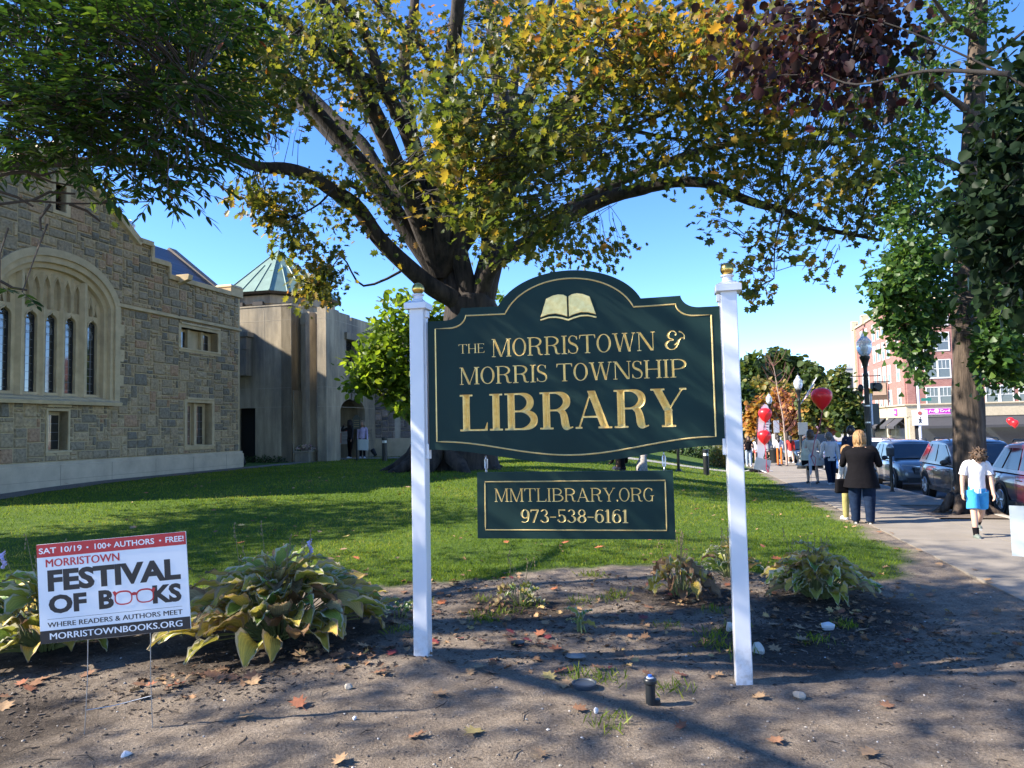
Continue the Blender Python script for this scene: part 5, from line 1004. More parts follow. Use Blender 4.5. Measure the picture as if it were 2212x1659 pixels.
for cx, cy, n in ((-1.45, 5.55, 12), (-2.1, 5.05, 10), (-3.4, 5.0, 8), (2.7, 6.3, 8), (-1.1, 6.6, 10), (2.3, 5.9, 6)):
    for i in range(n): place_leaf(rng.choice((0, 2, 5, 6, 1)), rng.gauss(cx, .28), rng.gauss(cy, .16), rng.uniform(.09, .15), rng.uniform(0, 6.3), 'drifted against the hosta clumps', 'oak leaves drifted against the hostas')
for i in range(80):
    y = 8.2 + 14 * rng.random() ** 1.6; x = rng.uniform(-.66, .42) * y
    if lawnf(np.array(x), np.array(y)) > .6: place_leaf(rng.choice((4, 4, 2, 3, 1)), x, y, rng.uniform(.09, .15), rng.uniform(0, 6.3), 'lying on the green lawn', 'oak leaves on the lawn', .05)
for i in range(24):
    u = rng.uniform(-1.5, 8); v = rng.gauss(-.25, .25); p = E0 + SD * u + SE * v
    place_leaf(rng.choice((0, 1, 6, 5)), p.x, p.y, rng.uniform(.07, .11), rng.uniform(0, 6.3), 'along the worn edge of the sidewalk', 'oak leaves along the sidewalk', .02)

# smaller litter nobody could count: crumbled leaves between the larger ones
n = 900; a = nrng.random(n); X = np.where(a < .55, nrng.uniform(-1.4, 4.2, n), nrng.uniform(-.66, .45, n) * 12); Y = np.where(a < .55, nrng.uniform(5.0, 8.4, n), 0); Y = np.where(a >= .55, 8.5 + 16 * nrng.random(n) ** 1.4, Y); X = np.where(a >= .55, nrng.uniform(-.62, .42, n) * Y, X)
k = nrng.random(n) < .3; cc = np.array([(-1.45, 5.5), (-2.2, 5.0), (2.8, 6.5), (.1, 6.8), (1.7, 7.1), (3.3, 7.3)]); q = nrng.integers(0, 6, n); X = np.where(k, cc[q, 0] + nrng.normal(0, .3, n), X); Y = np.where(k, cc[q, 1] + nrng.normal(0, .15, n), Y)
P = np.stack([X, Y, zfine(X, Y) + .012 + .03 * (lawnf(X, Y) > .5)], 1); az = nrng.uniform(0, 6.28, n)
o = npmesh('leaf_litter', leafverts(P, np.stack([np.cos(az), np.sin(az), nrng.normal(0, .2, n)], 1), np.array([0, 0, 1.]) + nrng.normal(0, .35, (n, 3)), nrng.uniform(.03, .085, n), mirror_tmpl(_H, .55)[0]), OAK[1], n, tintmat('litter', [(0, (.10, .055, .03)), (.5, (.24, .13, .065)), (.8, (.36, .22, .11)), (1, (.40, .28, .10))], ns=20, nv=.25, bmp=.2), tint=nrng.random(n)); tag(o, 'crumbled brown leaf litter over bed and lawn', kind='stuff')
# ------------------------------------------------------------------ stones, pebbles, litter
def rock(label, x, y, s, col, seed, sq=(1, .7, .6), cat='rock'):
    mb = MB(); mb.ball((0, 0, 0), 1, 9, 6, jit=.35); R = random.Random(seed); vs = [Vector(v) for v in mb.v]; pl = [Vector((R.gauss(0, 1), R.gauss(0, 1), R.gauss(0, .8))).normalized() for _ in range(7)]
    for i, v in enumerate(vs):
        for q in pl:
            d = v.dot(q)
            if d > .72: v -= q * (d - .72)
        mb.v[i] = (v.x * s * sq[0], v.y * s * sq[1], v.z * s * sq[2])
    o = mb.build('rock', M('rock_' + col[0], col[1], .8, var=.15, vs=8, bmp=.5, bs=20), smooth=30, loc=on(x, y, s * sq[2] * .55)); o.rotation_euler.z = seed; tag(o, label, cat)
WH = ('white', (.62, .62, .63)); TN = ('buff', (.40, .35, .28)); GY = ('grey', (.22, .21, .2))
rock('white quartz rock in front of the right hosta clump', 2.56, 6.04, .066, WH, 3, (1, .7, .55)); rock('large pale rock at the foot of the right white post', 1.80, 5.5, .066, ('cream', (.55, .50, .43)), 5, (1, .7, .75)); rock('cream rock just behind the right white post', 1.76, 6.05, .06, ('cream', (.55, .50, .43)), 8, (1, .7, .8)); rock('rounded buff stone on the soil right of the right post', 1.75, 4.58, .05, TN, 2, (1, .75, .55)); rock('small white angular stone below the festival sign', -2.07, 3.88, .032, WH, 7); rock('tiny white stone in front of the black sprinkler disc', .45, 4.32, .022, WH, 4, (.7, .7, 1)); rock('grey flat stone half buried in the middle bed', .42, 5.35, .07, GY, 6, (1.1, .8, .35)); rock('brown pebble stone beside the festival sign stake', -1.1, 4.75, .035, TN, 9); rock('white pebble on the soil left of the left post', -.95, 4.25, .02, WH, 11)
n = 13000; Y = 2.9 + 5.6 * nrng.random(n) ** 1.5; X = nrng.uniform(-.8, .8, n) * Y + .2; k = (lawnf(X, Y) < .3); u = (X - E0.x) * SE.x + (Y - E0.y) * SE.y; k &= u < -.05; X, Y = X[k], Y[k]; n = len(X)
P = np.stack([X, Y, zfine(X, Y)], 1); oct_ = np.array([(1, 0, 0), (0, 1, 0), (-1, 0, 0), (0, -1, 0), (0, 0, .8), (.6, .6, .5), (-.6, .6, .5), (-.6, -.6, .5), (.6, -.6, .5)])
az = nrng.uniform(0, 6.28, n); s = .0026 + .010 * nrng.random(n) ** 5; c, si = np.cos(az), np.sin(az); st_ = nrng.uniform(.5, 1., n)
V = np.stack([P[:, None, 0] + s[:, None] * (c[:, None] * oct_[None, :, 0] - si[:, None] * oct_[None, :, 1] * st_[:, None]), P[:, None, 1] + s[:, None] * (si[:, None] * oct_[None, :, 0] + c[:, None] * oct_[None, :, 1] * st_[:, None]), P[:, None, 2] + s[:, None] * oct_[None, :, 2] * .8], 2)
o = npmesh('pebbles', V.reshape(-1, 3), [(0, 5, 8), (5, 0, 1), (1, 5, 6), (6, 1, 2)[:3], (6, 2, 7), (7, 2, 3), (7, 3, 8), (8, 3, 0), (5, 4, 8), (6, 4, 5), (7, 4, 6), (8, 4, 7)], n, tintmat('pebble', [(0, (.06, .05, .045)), (.5, (.20, .17, .14)), (.85, (.36, .33, .29)), (1, (.62, .6, .57))], ns=40, nv=.2, bmp=.1), tint=nrng.random(n) ** 2.6); tag(o, 'small pebbles strewn over the bare soil', kind='stuff')
mb = MB()                                                             # bark chips and twigs
for i in range(4200):
    if i % 2: y = rng.uniform(5.2, 8.2); x = rng.uniform(-1.2, 3.6)
    else: cx, cy = rng.choice(((2.5, 6.1), (-2, 5.2), (-3.6, 4.6), (2.9, 5.5))); x, y = rng.gauss(cx, .5), rng.gauss(cy, .4)
    if lawnf(np.array(x), np.array(y)) > .3: continue
    z = float(zfine(np.array([x]), np.array([y]))[0]); mb.box((x, y, z + .004), (rng.uniform(.015, .045), rng.uniform(.005, .012), .005), rng.uniform(0, 3.1), tint=rng.random(), rot=Matrix.Rotation(rng.uniform(0, 3.1), 3, 'Z') @ Matrix.Rotation(rng.uniform(-.4, .4), 3, 'Y'))
for i in range(110):
    y = rng.uniform(3.0, 8); x = rng.uniform(-.7, .75) * y; z = float(zfine(np.array([x]), np.array([y]))[0]); t = rng.uniform(0, 6.28); l = rng.uniform(.04, .16)
    if lawnf(np.array(x), np.array(y)) > .3: continue
    mb.tube([(x, y, z + .004), (x + l * .5 * math.cos(t), y + l * .5 * math.sin(t), z + .010), (x + l * math.cos(t + .3), y + l * math.sin(t + .3), z + .004)], [.002, .003, .0015], 4, tint=rng.random() * .4)
tag(mb.build('bark_mulch', tintmat('mulch', [(0, (.02, .014, .010)), (.6, (.07, .05, .035)), (1, (.17, .13, .10))], ns=30, nv=.2, bmp=.2), tint=True), 'bark chips and twigs scattered over the flower bed', kind='stuff')
n = 1500; cl = nrng.integers(0, 26, n); cxy = np.stack([nrng.uniform(-1.0, 3.4, 26), nrng.uniform(5.3, 8.4, 26)], 1); cxy[:7] = [(.42, 4.95), (.6, 4.9), (1.0, 4.75), (-.1, 6.7), (.1, 6.95), (-.35, 7.2), (.5, 4.15)]
xy = cxy[cl] + nrng.normal(0, .07, (n, 2)); P = np.stack([xy[:, 0], xy[:, 1], zfine(xy[:, 0], xy[:, 1]) - .003], 1); T = np.concatenate([nrng.normal(0, .6, (n, 2)), np.ones((n, 1))], 1); N = nrm(nrng.normal(size=(n, 3)))
o = npmesh('weeds', leafverts(P, T, N, nrng.uniform(.03, .09, n), mirror_tmpl([(0, 0), (.05, .3), (.04, .7), (0, 1)], .2)[0]), mirror_tmpl([(0, 0), (.05, .3), (.04, .7), (0, 1)], .2)[1], n, MATS['grass_blade'], tint=nrng.uniform(.2, .95, n)); tag(o, 'sparse grass tufts and weeds sprouting from the bed', kind='stuff')
# ------------------------------------------------------------------ irrigation
bp = M('black_plastic', (.014, .016, .018), .4, var=.1, vs=20); o = thing('sprinkler_head', 'black pop-up sprinkler head with blue nozzle standing on the soil', 'sprinkler', on(.80, 4.47))
mb = MB(); mb.lathe([(.030, -.02), (.030, .125), (.041, .130), (.041, .150), (.036, .158), (.02, .160)], 18); mb.box((.035, -.01, .02), (.04, .03, .035)); mb.build('body', bp, o, smooth=40, bevel=.002); mb = MB(); mb.lathe([(.023, .159), (.023, .164), (.014, .165)], 16); mb.build('collar', WH and M('grey_plastic', (.5, .52, .55), .4), o, smooth=40); mb = MB(); mb.lathe([(.013, .162), (.013, .178), (.006, .18)], 12); mb.build('nozzle', M('blue_plastic', (.03, .12, .45), .4), o, smooth=40)
o = thing('irrigation_cap', 'round grey-blue disc cap sitting on the soil left of the sprinkler', 'cap', on(.42, 4.72)); mb = MB(); mb.lathe([(.055, -.01), (.078, .022), (.080, .040), (.070, .044), (.066, .036), (.02, .035)], 26); mb.build('disc', M('slate_plastic', (.045, .055, .07), .45), o, smooth=40); mb = MB(); mb.lathe([(.05, -.03), (.056, .0), (.056, .012)], 20); mb.build('stem', bp, o, smooth=40)
o = thing('irrigation_cap', 'small black disc half sunk in the middle of the bed', 'cap', on(.0, 5.66)); mb = MB(); mb.lathe([(.04, -.01), (.055, .012), (.055, .022), (.02, .026)], 20); mb.build('disc', bp, o, smooth=40)
# ------------------------------------------------------------------ people
skinm = M('skin', (.52, .32, .23), .5, var=.05); skinD = M('skin_shade', (.42, .25, .18), .5, var=.05); eyem = M('eye_dark', (.02, .015, .012), .3, var=0); lipm = M('lip', (.40, .15, .13), .5, var=0)
def skinned(verts, edges, radii, root, sub=1):
    me = bpy.data.meshes.new('tmp'); me.from_pydata(verts, edges, []); o = bpy.data.objects.new('tmp', me); COL.objects.link(o); o.modifiers.new('skin', 'SKIN')
    for i, r in enumerate(radii): me.skin_vertices[0].data[i].radius = (r, r) if isinstance(r, (int, float)) else r
    me.skin_vertices[0].data[root].use_root = True; q = o.modifiers.new('sub', 'SUBSURF'); q.levels = sub; q.render_levels = sub
    out = bpy.data.meshes.new_from_object(o.evaluated_get(bpy.context.evaluated_depsgraph_get())); V = [v.co.copy() for v in out.vertices]; F = [tuple(p.vertices) for p in out.polygons]
    bpy.data.objects.remove(o); bpy.data.meshes.remove(me); bpy.data.meshes.remove(out); return V, F
def rotx(v, a): return Vector((v.x, v.y * math.cos(a) - v.z * math.sin(a), v.y * math.sin(a) + v.z * math.cos(a)))
def person(label, loc, yaw, h, arms=((.1, .1, .2), (.1, .1, .2)), legs=((.15, .1), (-.15, .1)), lean=0., nod=0., turn=0., wide=1., skin=None, top=('long', None), bottom=('trousers', None), shoes=None, hair=('short', None), group=None, fine=False, hem=.50, socks=None, sit=False, extra=None, name='person'):
    """local +y is forward. arms: (swing forward, out, elbow bend), legs: (swing forward, knee bend)"""
    skin = skin or skinm; o = thing(name, label, 'person', loc, yaw, group); J = {}
    def up(z, y=0.): k = (z - .52) * math.tan(lean); return Vector((0, y + k, z)) * h
    J['pel'], J['wai'], J['che'], J['nek'] = up(.53), up(.62), up(.74), up(.84)
    hd = J['nek'] + rotx(Vector((0, .012, .055)) * h, -nod); hc = J['nek'] + rotx(Vector((0, .02, .098)) * h, -nod)
    for s, k in ((-1, 0), (1, 1)):
        a, b, e = arms[k]; sh = up(.80) + Vector((s * .108 * wide ** .5, 0, 0)) * h; d = rotx(Vector((s * math.sin(b), 0, -math.cos(b))), a); el = sh + d * .165 * h; d2 = rotx(Vector((s * math.sin(b * .3) - s * .25 * math.sin(e) * (e > .8), 0, -math.cos(b * .3))), a + e); wr = el + d2 * .14 * h; ha = wr + d2 * .045 * h
        J['sh', k], J['el', k], J['wr', k], J['ha', k], J['hd', k] = sh, el, wr, ha, d2
        t, n_ = legs[k]; hp = up(.50) + Vector((s * .052 * wide ** .6, 0, 0)) * h; d = rotx(Vector((s * .03, 0, -1)), t); kn = hp + d * .235 * h; d2 = rotx(Vector((0, 0, -1)), t - n_); an = kn + d2 * .225 * h
        J['hp', k], J['kn', k], J['an', k] = hp, kn, an
    low = min(J['an', 0].z, J['an', 1].z) - .042 * h
    for q in J: J[q] = J[q] - Vector((0, 0, low)) if not isinstance(q, tuple) or q[0] != 'hd' else J[q]
    hc.z -= low; hd.z -= low
    for k in (0, 1): J['to', k] = J['an', k] + Vector((0, .075, -.030)) * h
    ks = ['pel', 'wai', 'che', 'nek']; vs = [J[k] for k in ks] + [hd]; rs = [.075 * wide, .066 * wide, .075 * wide, .030, .032]; ed = [(0, 1), (1, 2), (2, 3), (3, 4)]
    for k in (0, 1):
        i = len(vs); vs += [J['sh', k], J['el', k], J['wr', k], J['ha', k]]; rs += [.036 * wide ** .5, .026, .019, .021]; ed += [(2, i), (i, i + 1), (i + 1, i + 2), (i + 2, i + 3)]
        i = len(vs); vs += [J['hp', k], J['kn', k], J['kn', k].lerp(J['an', k], .35), J['an', k], J['to', k]]; rs += [.058 * wide ** .5, .036, .036, .022, .022]; ed += [(0, i), (i, i + 1), (i + 1, i + 2), (i + 2, i + 3), (i + 3, i + 4)]
    V, F = skinned(vs, ed, [r * h for r in rs], 0, 1); b = MB(); b.add(V, F)
    RH = Matrix.Rotation(turn, 3, 'Z') @ Matrix.Rotation(-nod, 3, 'X'); hv = MB(); r = .062 * h      # head: skull, jaw, nose, ears, eyes, mouth
    hv.ball((0, 0, 0), 1, 18, 12)
    for i, v in enumerate(hv.v):
        x, y, z = v; z2 = z * 1.28; j = max(0, -z); x2 = x * (.84 - .26 * j * j); y2 = y * (1.0 - (.20 * j if y < 0 else .02)) + .05 * j
        if y > .75 and abs(z + .12) < .3: y2 += .22 * math.exp(-((x / .18) ** 2 + ((z + .14) / .2) ** 2))
        if y > .6 and abs(x) > .15 and abs(z - .1) < .2: y2 -= .06
        q = hc + RH @ (Vector((x2, y2, z2)) * r); hv.v[i] = tuple(q)
    b.add(hv.v, hv.f)
    for s in (-1, 1):
        b.ball(hc + RH @ (Vector((s * .84, -.05, -.05)) * r), (.10 * r, .18 * r, .26 * r), 8, 6, R=RH); b.ball(hc + RH @ (Vector((s * .32, .84, .10)) * r), (.13 * r, .10 * r, .08 * r), 8, 6, m=1, R=RH)
    b.ball(hc + RH @ (Vector((0, .90, -.52)) * r), (.26 * r, .10 * r, .07 * r), 8, 5, m=2, R=RH)
    for k, s in ((0, -1), (1, 1)):                                         # palm, four fingers and thumb
        d = J['hd', k].normalized(); f = Vector((0, 1, 0)); f = (f - d * f.dot(d)).normalized(); sd = d.cross(f); H0 = J['wr', k] + d * .03 * h
        b.ball(H0 + d * .012 * h, (.011 * h, .022 * h, .026 * h), 8, 6, R=Matrix((sd, f, d)).transposed())
        if h and fine:
            for i, (w_, l) in enumerate(((-.016, .030), (-.0055, .041), (.0055, .045), (.016, .040))):
                p = H0 + d * .033 * h + f * w_ * h; inn = -sd * s * (1 if s > 0 else 1); q1 = p + (d * .9 + inn * .25) * l * .5 * h; q2 = q1 + (d * .6 + inn * .7) * l * .5 * h; b.tube([p - d * .01 * h, p, q1, q2], [.0058 * h, .0056 * h, .005 * h, .0036 * h], 6)
            p = H0 + f * .016 * h; b.tube([p - d * .008 * h, p + (f * .6 + d * .7) * .02 * h, p + (f * .5 + d * 1.3) * .03 * h], [.0068 * h, .0062 * h, .004 * h], 6)
    b.build('body', [skin, eyem, lipm], o, smooth=180)
    def limbtube(mb, pts, rr, n=12, wob_=.0): mb.tube([Vector(p) for p in spline(pts, 4)], [rr[0] + (rr[-1] - rr[0]) * i / ((len(pts) - 1) * 4) for i in range((len(pts) - 1) * 4 + 1)], n, jit=wob_)
    if top[1]:                                                             # garment for the upper body
        mb = MB(); P0, P1, P2, P3 = J['pel'], J['wai'], J['che'], J['nek']; hz = (hem - .53) * h; kx = wide; prof = [(hz, .098, .072), ((hz + .09 * h) * .5, .094, .070), (.09 * h, .088, .066), (.16 * h, .094, .068), (.21 * h, .104, .070), (.255 * h, .112, .064), (.285 * h, .092, .052), (.302 * h, .050, .042), (.314 * h, .037, .036)]
        flare = top[2] if len(top) > 2 else 0; rr = []
        for z, a, c in prof: t = math.tan(lean); g = 1 + flare * max(0, (.09 * h - z) / (.1 * h)); rr.append((0, (z) * t + P0.y, P0.z + z, a * h * kx * g * .97, c * h * kx * g * (1.05 if kx < 1.15 else 1.15)))
        mb.rings(rr, 26, wob=.07)
        for k in (0, 1):
            S_, E_, W_ = J['sh', k], J['el', k], J['wr', k]; inn = J['che'].lerp(S_, .6) + Vector((0, 0, .02 * h))
            if top[0] == 'long': limbtube(mb, [inn, S_, E_, W_], [.045 * h * wide ** .5, .026 * h], wob_=.12)
            elif top[0] == 'short': sg_ = -1 if S_.x > 0 else 1; limbtube(mb, [S_ + Vector((sg_ * .05, 0, .008)) * h, S_ + Vector((sg_ * .012, 0, -.004)) * h, S_.lerp(E_, .35), S_.lerp(E_, .72)], [.036 * h, .041 * h], wob_=.10)
        mb.build('shirt' if top[0] == 'short' else 'coat' if flare else 'jacket', top[1], o, smooth=70)
    if bottom[1]:
        mb = MB(); kind = bottom[0]; P0 = J['pel']
        if kind == 'skirt': mb.rings([(0, P0.y, P0.z + .06 * h, .080 * h * wide, .064 * h * wide), (0, P0.y, P0.z - .06 * h, .098 * h * wide, .075 * h), (0, P0.y + .01, J['kn', 0].z - .01 * h, .088 * h, .074 * h)], 20, wob=.05)
        else:
            mb.rings([(0, P0.y, P0.z + .07 * h, .082 * h * wide, .066 * h * wide), (0, P0.y, P0.z, .096 * h * wide, .075 * h * wide), (0, P0.y, P0.z - .045 * h, .090 * h * wide, .072 * h * wide), (0, P0.y, P0.z - .075 * h, .05 * h, .05 * h)], 20)
            for k in (0, 1):
                a, kn, an = J['hp', k] + Vector((0, 0, .01 * h)), J['kn', k], J['an', k]
                if kind == 'trousers': limbtube(mb, [a, a.lerp(kn, .5), kn, kn.lerp(an, .5), an - Vector((0, 0, .012 * h))], [.062 * h * wide ** .6, .036 * h * wide ** .4], wob_=.12)
                elif kind == 'shorts': limbtube(mb, [a, a.lerp(kn, .5), a.lerp(kn, .80)], [.064 * h, .062 * h], wob_=.12)
                elif kind == 'briefs': limbtube(mb, [a, a.lerp(kn, .3)], [.063 * h, .060 * h])
        mb.build(kind if kind in ('skirt', 'trousers', 'shorts') else 'shorts', bottom[1], o, smooth=70)
    for k in (0, 1):
        if socks: mb = MB(); A_ = J['an', k]; mb.tube([A_.lerp(J['kn', k], .34), A_, A_ + Vector((0, .03, -.03)) * h], [.032 * h, .028 * h, .027 * h], 12); mb.build('sock', socks, o, smooth=70)
        if shoes: mb = MB(); T_ = J['to', k]; A_ = J['an', k]; mb.tube([A_ + Vector((0, -.032, -.024)) * h, A_ + Vector((0, -.015, -.020)) * h, A_ + Vector((0, .03, -.018)) * h, T_ + Vector((0, .0, .008)) * h, T_ + Vector((0, .022, .002)) * h], [.018 * h, .029 * h, .030 * h, .026 * h, .014 * h], 14); mb.tube([A_ + Vector((0, -.036, -.036)) * h, A_ + Vector((0, .02, -.038)) * h, T_ + Vector((0, .026, -.008)) * h], [.014 * h, .017 * h, .015 * h], 10, m=1); mb.build('shoe', [shoes, M('shoe_sole', (.42, .42, .40), .7)], o, smooth=60)
    if hair[1]:
        st_ = hair[0]; mb = MB(); hb = MB(); curly = st_ == 'curly'; hb.ball((0, 0, 0), 1, 26, 18); front = {'short': .25, 'bob': .15, 'long': .2, 'curly': .05, 'cap': 9}[st_] if st_ != 'cap' else .25; keep = []
        for i, v in enumerate(hb.v):
            x, y, z = v; k = 1.13 + (.16 if curly else .05) * noise.noise(Vector((x, y, z)) * (3.5 if curly else 5)) + (.10 if curly else .04 if st_ in ('bob', 'long') else 0); dz = 0
            if st_ in ('bob', 'long') and z < -.1: dz = (-z - .1) * (.75 if st_ == 'bob' else 1.9); k = max(k, 1.14)
            if z < -.1 and st_ in ('bob', 'long'): rr = math.hypot(x, y); x, y = (x / max(rr, .05), y / max(rr, .05)); x *= .98 - .12 * abs(z); y *= .95 - .1 * abs(z)
            keep.append(y < front + .2 * (z > .35) + (5 if z > .62 else 0) and (z > -.45 - (.6 if st_ in ('bob', 'long') else 0) or y < -.3 or st_ == 'bob')); hb.v[i] = tuple(hc + RH @ (Vector((x * .92 * k, y * k, z * 1.25 * k - dz)) * r))
        fs = [f for f in hb.f if all(keep[i] for i in f)]; mb.add(hb.v, fs)
        if st_ == 'long': mb.tube([hc + RH @ (Vector((0, -1.05, -.3)) * r), hc + Vector((0, -.07, -.12)) * h, hc + Vector((0, -.075, -.20)) * h], [.045 * h, .048 * h, .02 * h], 12, jit=.2)
        nl = {'bob': 130, 'long': 130, 'short': 70, 'curly': 150, 'cap': 20}[st_]; RR = random.Random(int(h * 1000))
        for i in range(nl):
            az = RR.uniform(-2.5, 2.5) + math.pi * .5 + math.pi; e0 = RR.uniform(.75, 1.4); zl = {'bob': -1.05, 'long': -1.9, 'short': -.45, 'curly': -.3, 'cap': -.5}[st_] * RR.uniform(.75, 1.12); pt_ = []
            if st_ == 'curly': az = RR.uniform(0, 6.28); e0 = RR.uniform(.1, 1.5); p0 = Vector((math.cos(az) * math.cos(e0) * .95, math.sin(az) * math.cos(e0) - .12, math.sin(e0) * 1.25)) * 1.14; dd = Vector((RR.gauss(0, .25), RR.gauss(0, .25), RR.gauss(-.05, .25))); pt_ = [p0, p0 * 1.08 + dd * .5, p0 * 1.06 + dd]
            else:
                for q_ in range(6):
                    t_ = q_ / 5; e = e0 * (1 - t_) - .15 * t_; z_ = math.sin(e) * 1.25 if t_ < .62 else (zl * (t_ - .5) / .5); k_ = 1.13 + .04 * math.sin(i * 3.1 + q_); c_ = math.cos(e) if t_ < .62 else 1 - .08 * (t_ - .6); pt_.append(Vector((math.cos(az) * c_ * .9, math.sin(az) * c_, z_)) * k_ if t_ < .62 else Vector((math.cos(az) * c_ * .9 * k_, math.sin(az) * c_ * k_, z_)))
            mb.tube([hc + RH @ (v_ * r) for v_ in pt_], [.0045 * h * (1 if j < len(pt_) - 1 else .3) for j in range(len(pt_))], 4)
        q = mb.build('hair', hair[1], o, smooth=180); q.modifiers.new('thick', 'SOLIDIFY').thickness = -.006
        if st_ == 'cap':
            cpm = hair[2]; mb = MB(); cb = MB(); cb.ball((0, 0, 0), 1, 20, 14); cb.v = [tuple(hc + RH @ (Vector((x * 1.1, y * 1.18, z * 1.42)) * r)) for x, y, z in cb.v]; zz = [RH.transposed() @ (Vector(v) - hc) for v in cb.v]; mb.add(cb.v, [f for f in cb.f if all(zz[i].z > .25 * r for i in f)]); mb.add([tuple(hc + RH @ (Vector(p) * r)) for p in [(-.75, .8, .32), (-.6, 1.7, .2), (0, 1.95, .22), (.6, 1.7, .2), (.75, .8, .32), (0, 1.0, .45)]], [(0, 1, 2, 5), (5, 2, 3, 4)]); q = mb.build('cap', cpm, o, smooth=60); q.modifiers.new('thick', 'SOLIDIFY').thickness = .004
    o['_'] = 1; del o['_']; return o, J
H_ = lambda n, c: M('hair_' + n, c, .45, var=.35, vs=60, bmp=.5, bs=120)
brown, blond, dark, greyh = H_('brown', (.075, .042, .022)), H_('blond', (.30, .165, .065)), H_('dark', (.018, .012, .010)), H_('grey', (.14, .12, .11))
def cloth(n, c, v=.12): return M('cloth_' + n, c, .9, var=v, vs=9, bmp=.5, bs=14, spec=.12)
tee = cloth('white_tee', (.66, .65, .68), .05); bluesh = cloth('sky_blue', (.05, .30, .62)); blk = cloth('black', (.005, .0045, .006)); denim = cloth('denim', (.008, .017, .040), .3); beige = cloth('beige', (.50, .45, .38)); cream = cloth('cream', (.60, .56, .55), .06); navy = cloth('navy', (.025, .03, .055)); lav = cloth('lavender', (.36, .32, .48)); redc = cloth('red', (.55, .045, .04)); white_ = cloth('white', (.70, .70, .74), .05); olive = cloth('olive', (.30, .26, .10)); charc = cloth('charcoal', (.05, .05, .058)); maroon = cloth('maroon', (.12, .015, .025)); greyc = cloth('grey', (.33, .33, .35)); slide = M('slide_grey', (.12, .145, .125), .6); bshoe = M('black_shoe', (.02, .02, .022), .5); wshoe = M('white_shoe', (.62, .62, .64), .5)
def bag(o, pts, size, mat, rz=0): mb = MB(); mb.box((0, 0, 0), size, taper=.8); q = mb.build('bag', mat, o, bevel=.02); q.location = pts; q.rotation_euler.z = rz; return q
FACE = math.pi                                                            # yaw that turns +y towards the camera
o, J = person('boy in white T-shirt and bright blue shorts walking with head bowed', on(7.0, 10.95), FACE - .25, 1.40, ((.05, .16, .12), (-.12, .20, .25)), ((-.30, .45), (.22, .10)), .08, 1.0, -.15, .92, None, ('short', tee), ('shorts', bluesh), slide, ('curly', brown), None, True, .485, blk)
h = 1.62; o, J = person('woman in loose black jacket and dark jeans seen from behind', on(6.22, 12.95), -.55, h, ((.15, .32, 2.0), (.15, .32, 2.0)), ((.04, .05), (-.05, .05)), 0, .05, .1, 1.52, None, ('long', blk, .12), ('trousers', denim), bshoe, ('bob', blond), None, True, .40)
mb = MB(); mb.box((0, 0, 0), (.30, .12, .26), taper=.85); q = mb.build('handbag', blk, None, bevel=.03); q.location = on(5.98, 13.15, .66); tag(q, 'black handbag hanging at the left hip of the black jacket woman', 'handbag')
p_ = on(6.30, 13.6); mb = MB(); person('person in yellow-green trousers mostly hidden behind the black jacket woman', p_, .3, 1.36, ((.1, .1, .3), (.1, .1, .3)), ((.08, .05), (-.08, .05)), 0, 0, 0, .9, None, ('long', cream), ('trousers', olive), wshoe, ('bob', blond), None)
h = 1.78; o, J = person('woman in long beige coat with cream shoulder bag walking away', on(10.0, 24.2), -.12, h, ((-.15, .25, .2), (.05, .35, .3)), ((.25, .2), (-.2, .12)), 0, .05, 0, 1.05, None, ('long', beige, .75), ('skirt', blk), bshoe, ('bob', brown), 'people walking on the sidewalk', False, .36)
t = MB(); t.rings([(0, 0, -.18, .19, .09), (0, 0, 0, .17, .09), (0, 0, .22, .09, .05)], 14); t.tube([(-.04, 0, .2), (.0, .0, .5), (.10, .02, .55)], .008, 5); q = t.build('shoulder_bag', cloth('bag_cream', (.56, .53, .40))); q.location = on(9.72, 24.0, .98); tag(q, 'cream shoulder bag carried by the beige coat woman', 'bag')
t = MB(); t.rings([(0, 0, -.12, .17, .08), (0, 0, .06, .18, .09)], 14); q = t.build('shoulder_bag', blk); q.location = on(9.74, 23.98, .74); tag(q, 'black bag below the cream shoulder bag', 'bag')
person('woman with short grey hair in white striped sweater and jeans walking away', on(10.4, 23.7), -.1, 1.68, ((.1, .22, .5), (-.1, .18, .2)), ((-.2, .15), (.2, .05)), 0, .05, .05, 1.08, None, ('long', cream), ('trousers', denim), wshoe, ('short', greyh), 'people walking on the sidewalk', False, .47)
person('man in grey cap and navy jacket walking away behind the blonde woman', on(10.62, 22.6), -.15, 1.86, ((.1, .15, .4), (.1, .15, .4)), ((.15, .1), (-.15, .1)), 0, .05, 0, 1.1, None, ('long', navy), ('trousers', charc), bshoe, ('cap', dark, cloth('cap_grey', (.30, .32, .38))), 'people walking on the sidewalk', False, .47)
gg = 'girls walking far along the sidewalk'
for lab, px, fy_, dep, hh, tp, bt, hr in (('girl in white sweater and coral shorts beside the feather banner', 1637, 1004, 43, 1.62, white_, redc, dark), ('girl in grey top and black shorts behind the lowest balloon', 1660, 1003, 46, 1.60, greyc, blk, brown), ('girl in white sweatshirt and black shorts with dark ponytail', 1683, 1000, 45, 1.72, white_, blk, dark), ('girl in red jacket and white skirt far along the sidewalk', 1709, 1000, 44, 1.66, redc, white_, dark)):
    p = at(px, fy_, dep); person(lab, on(p.x, p.y), -.25 + .1 * rng.random(), hh, ((.15, .15, .3), (-.15, .15, .3)), ((.25, .2), (-.25, .15)), 0, 0, 0, 1., None, ('long', tp), ('briefs', bt) if tp is not redc else ('skirt', bt), wshoe, ('long', hr), gg, False, .46)
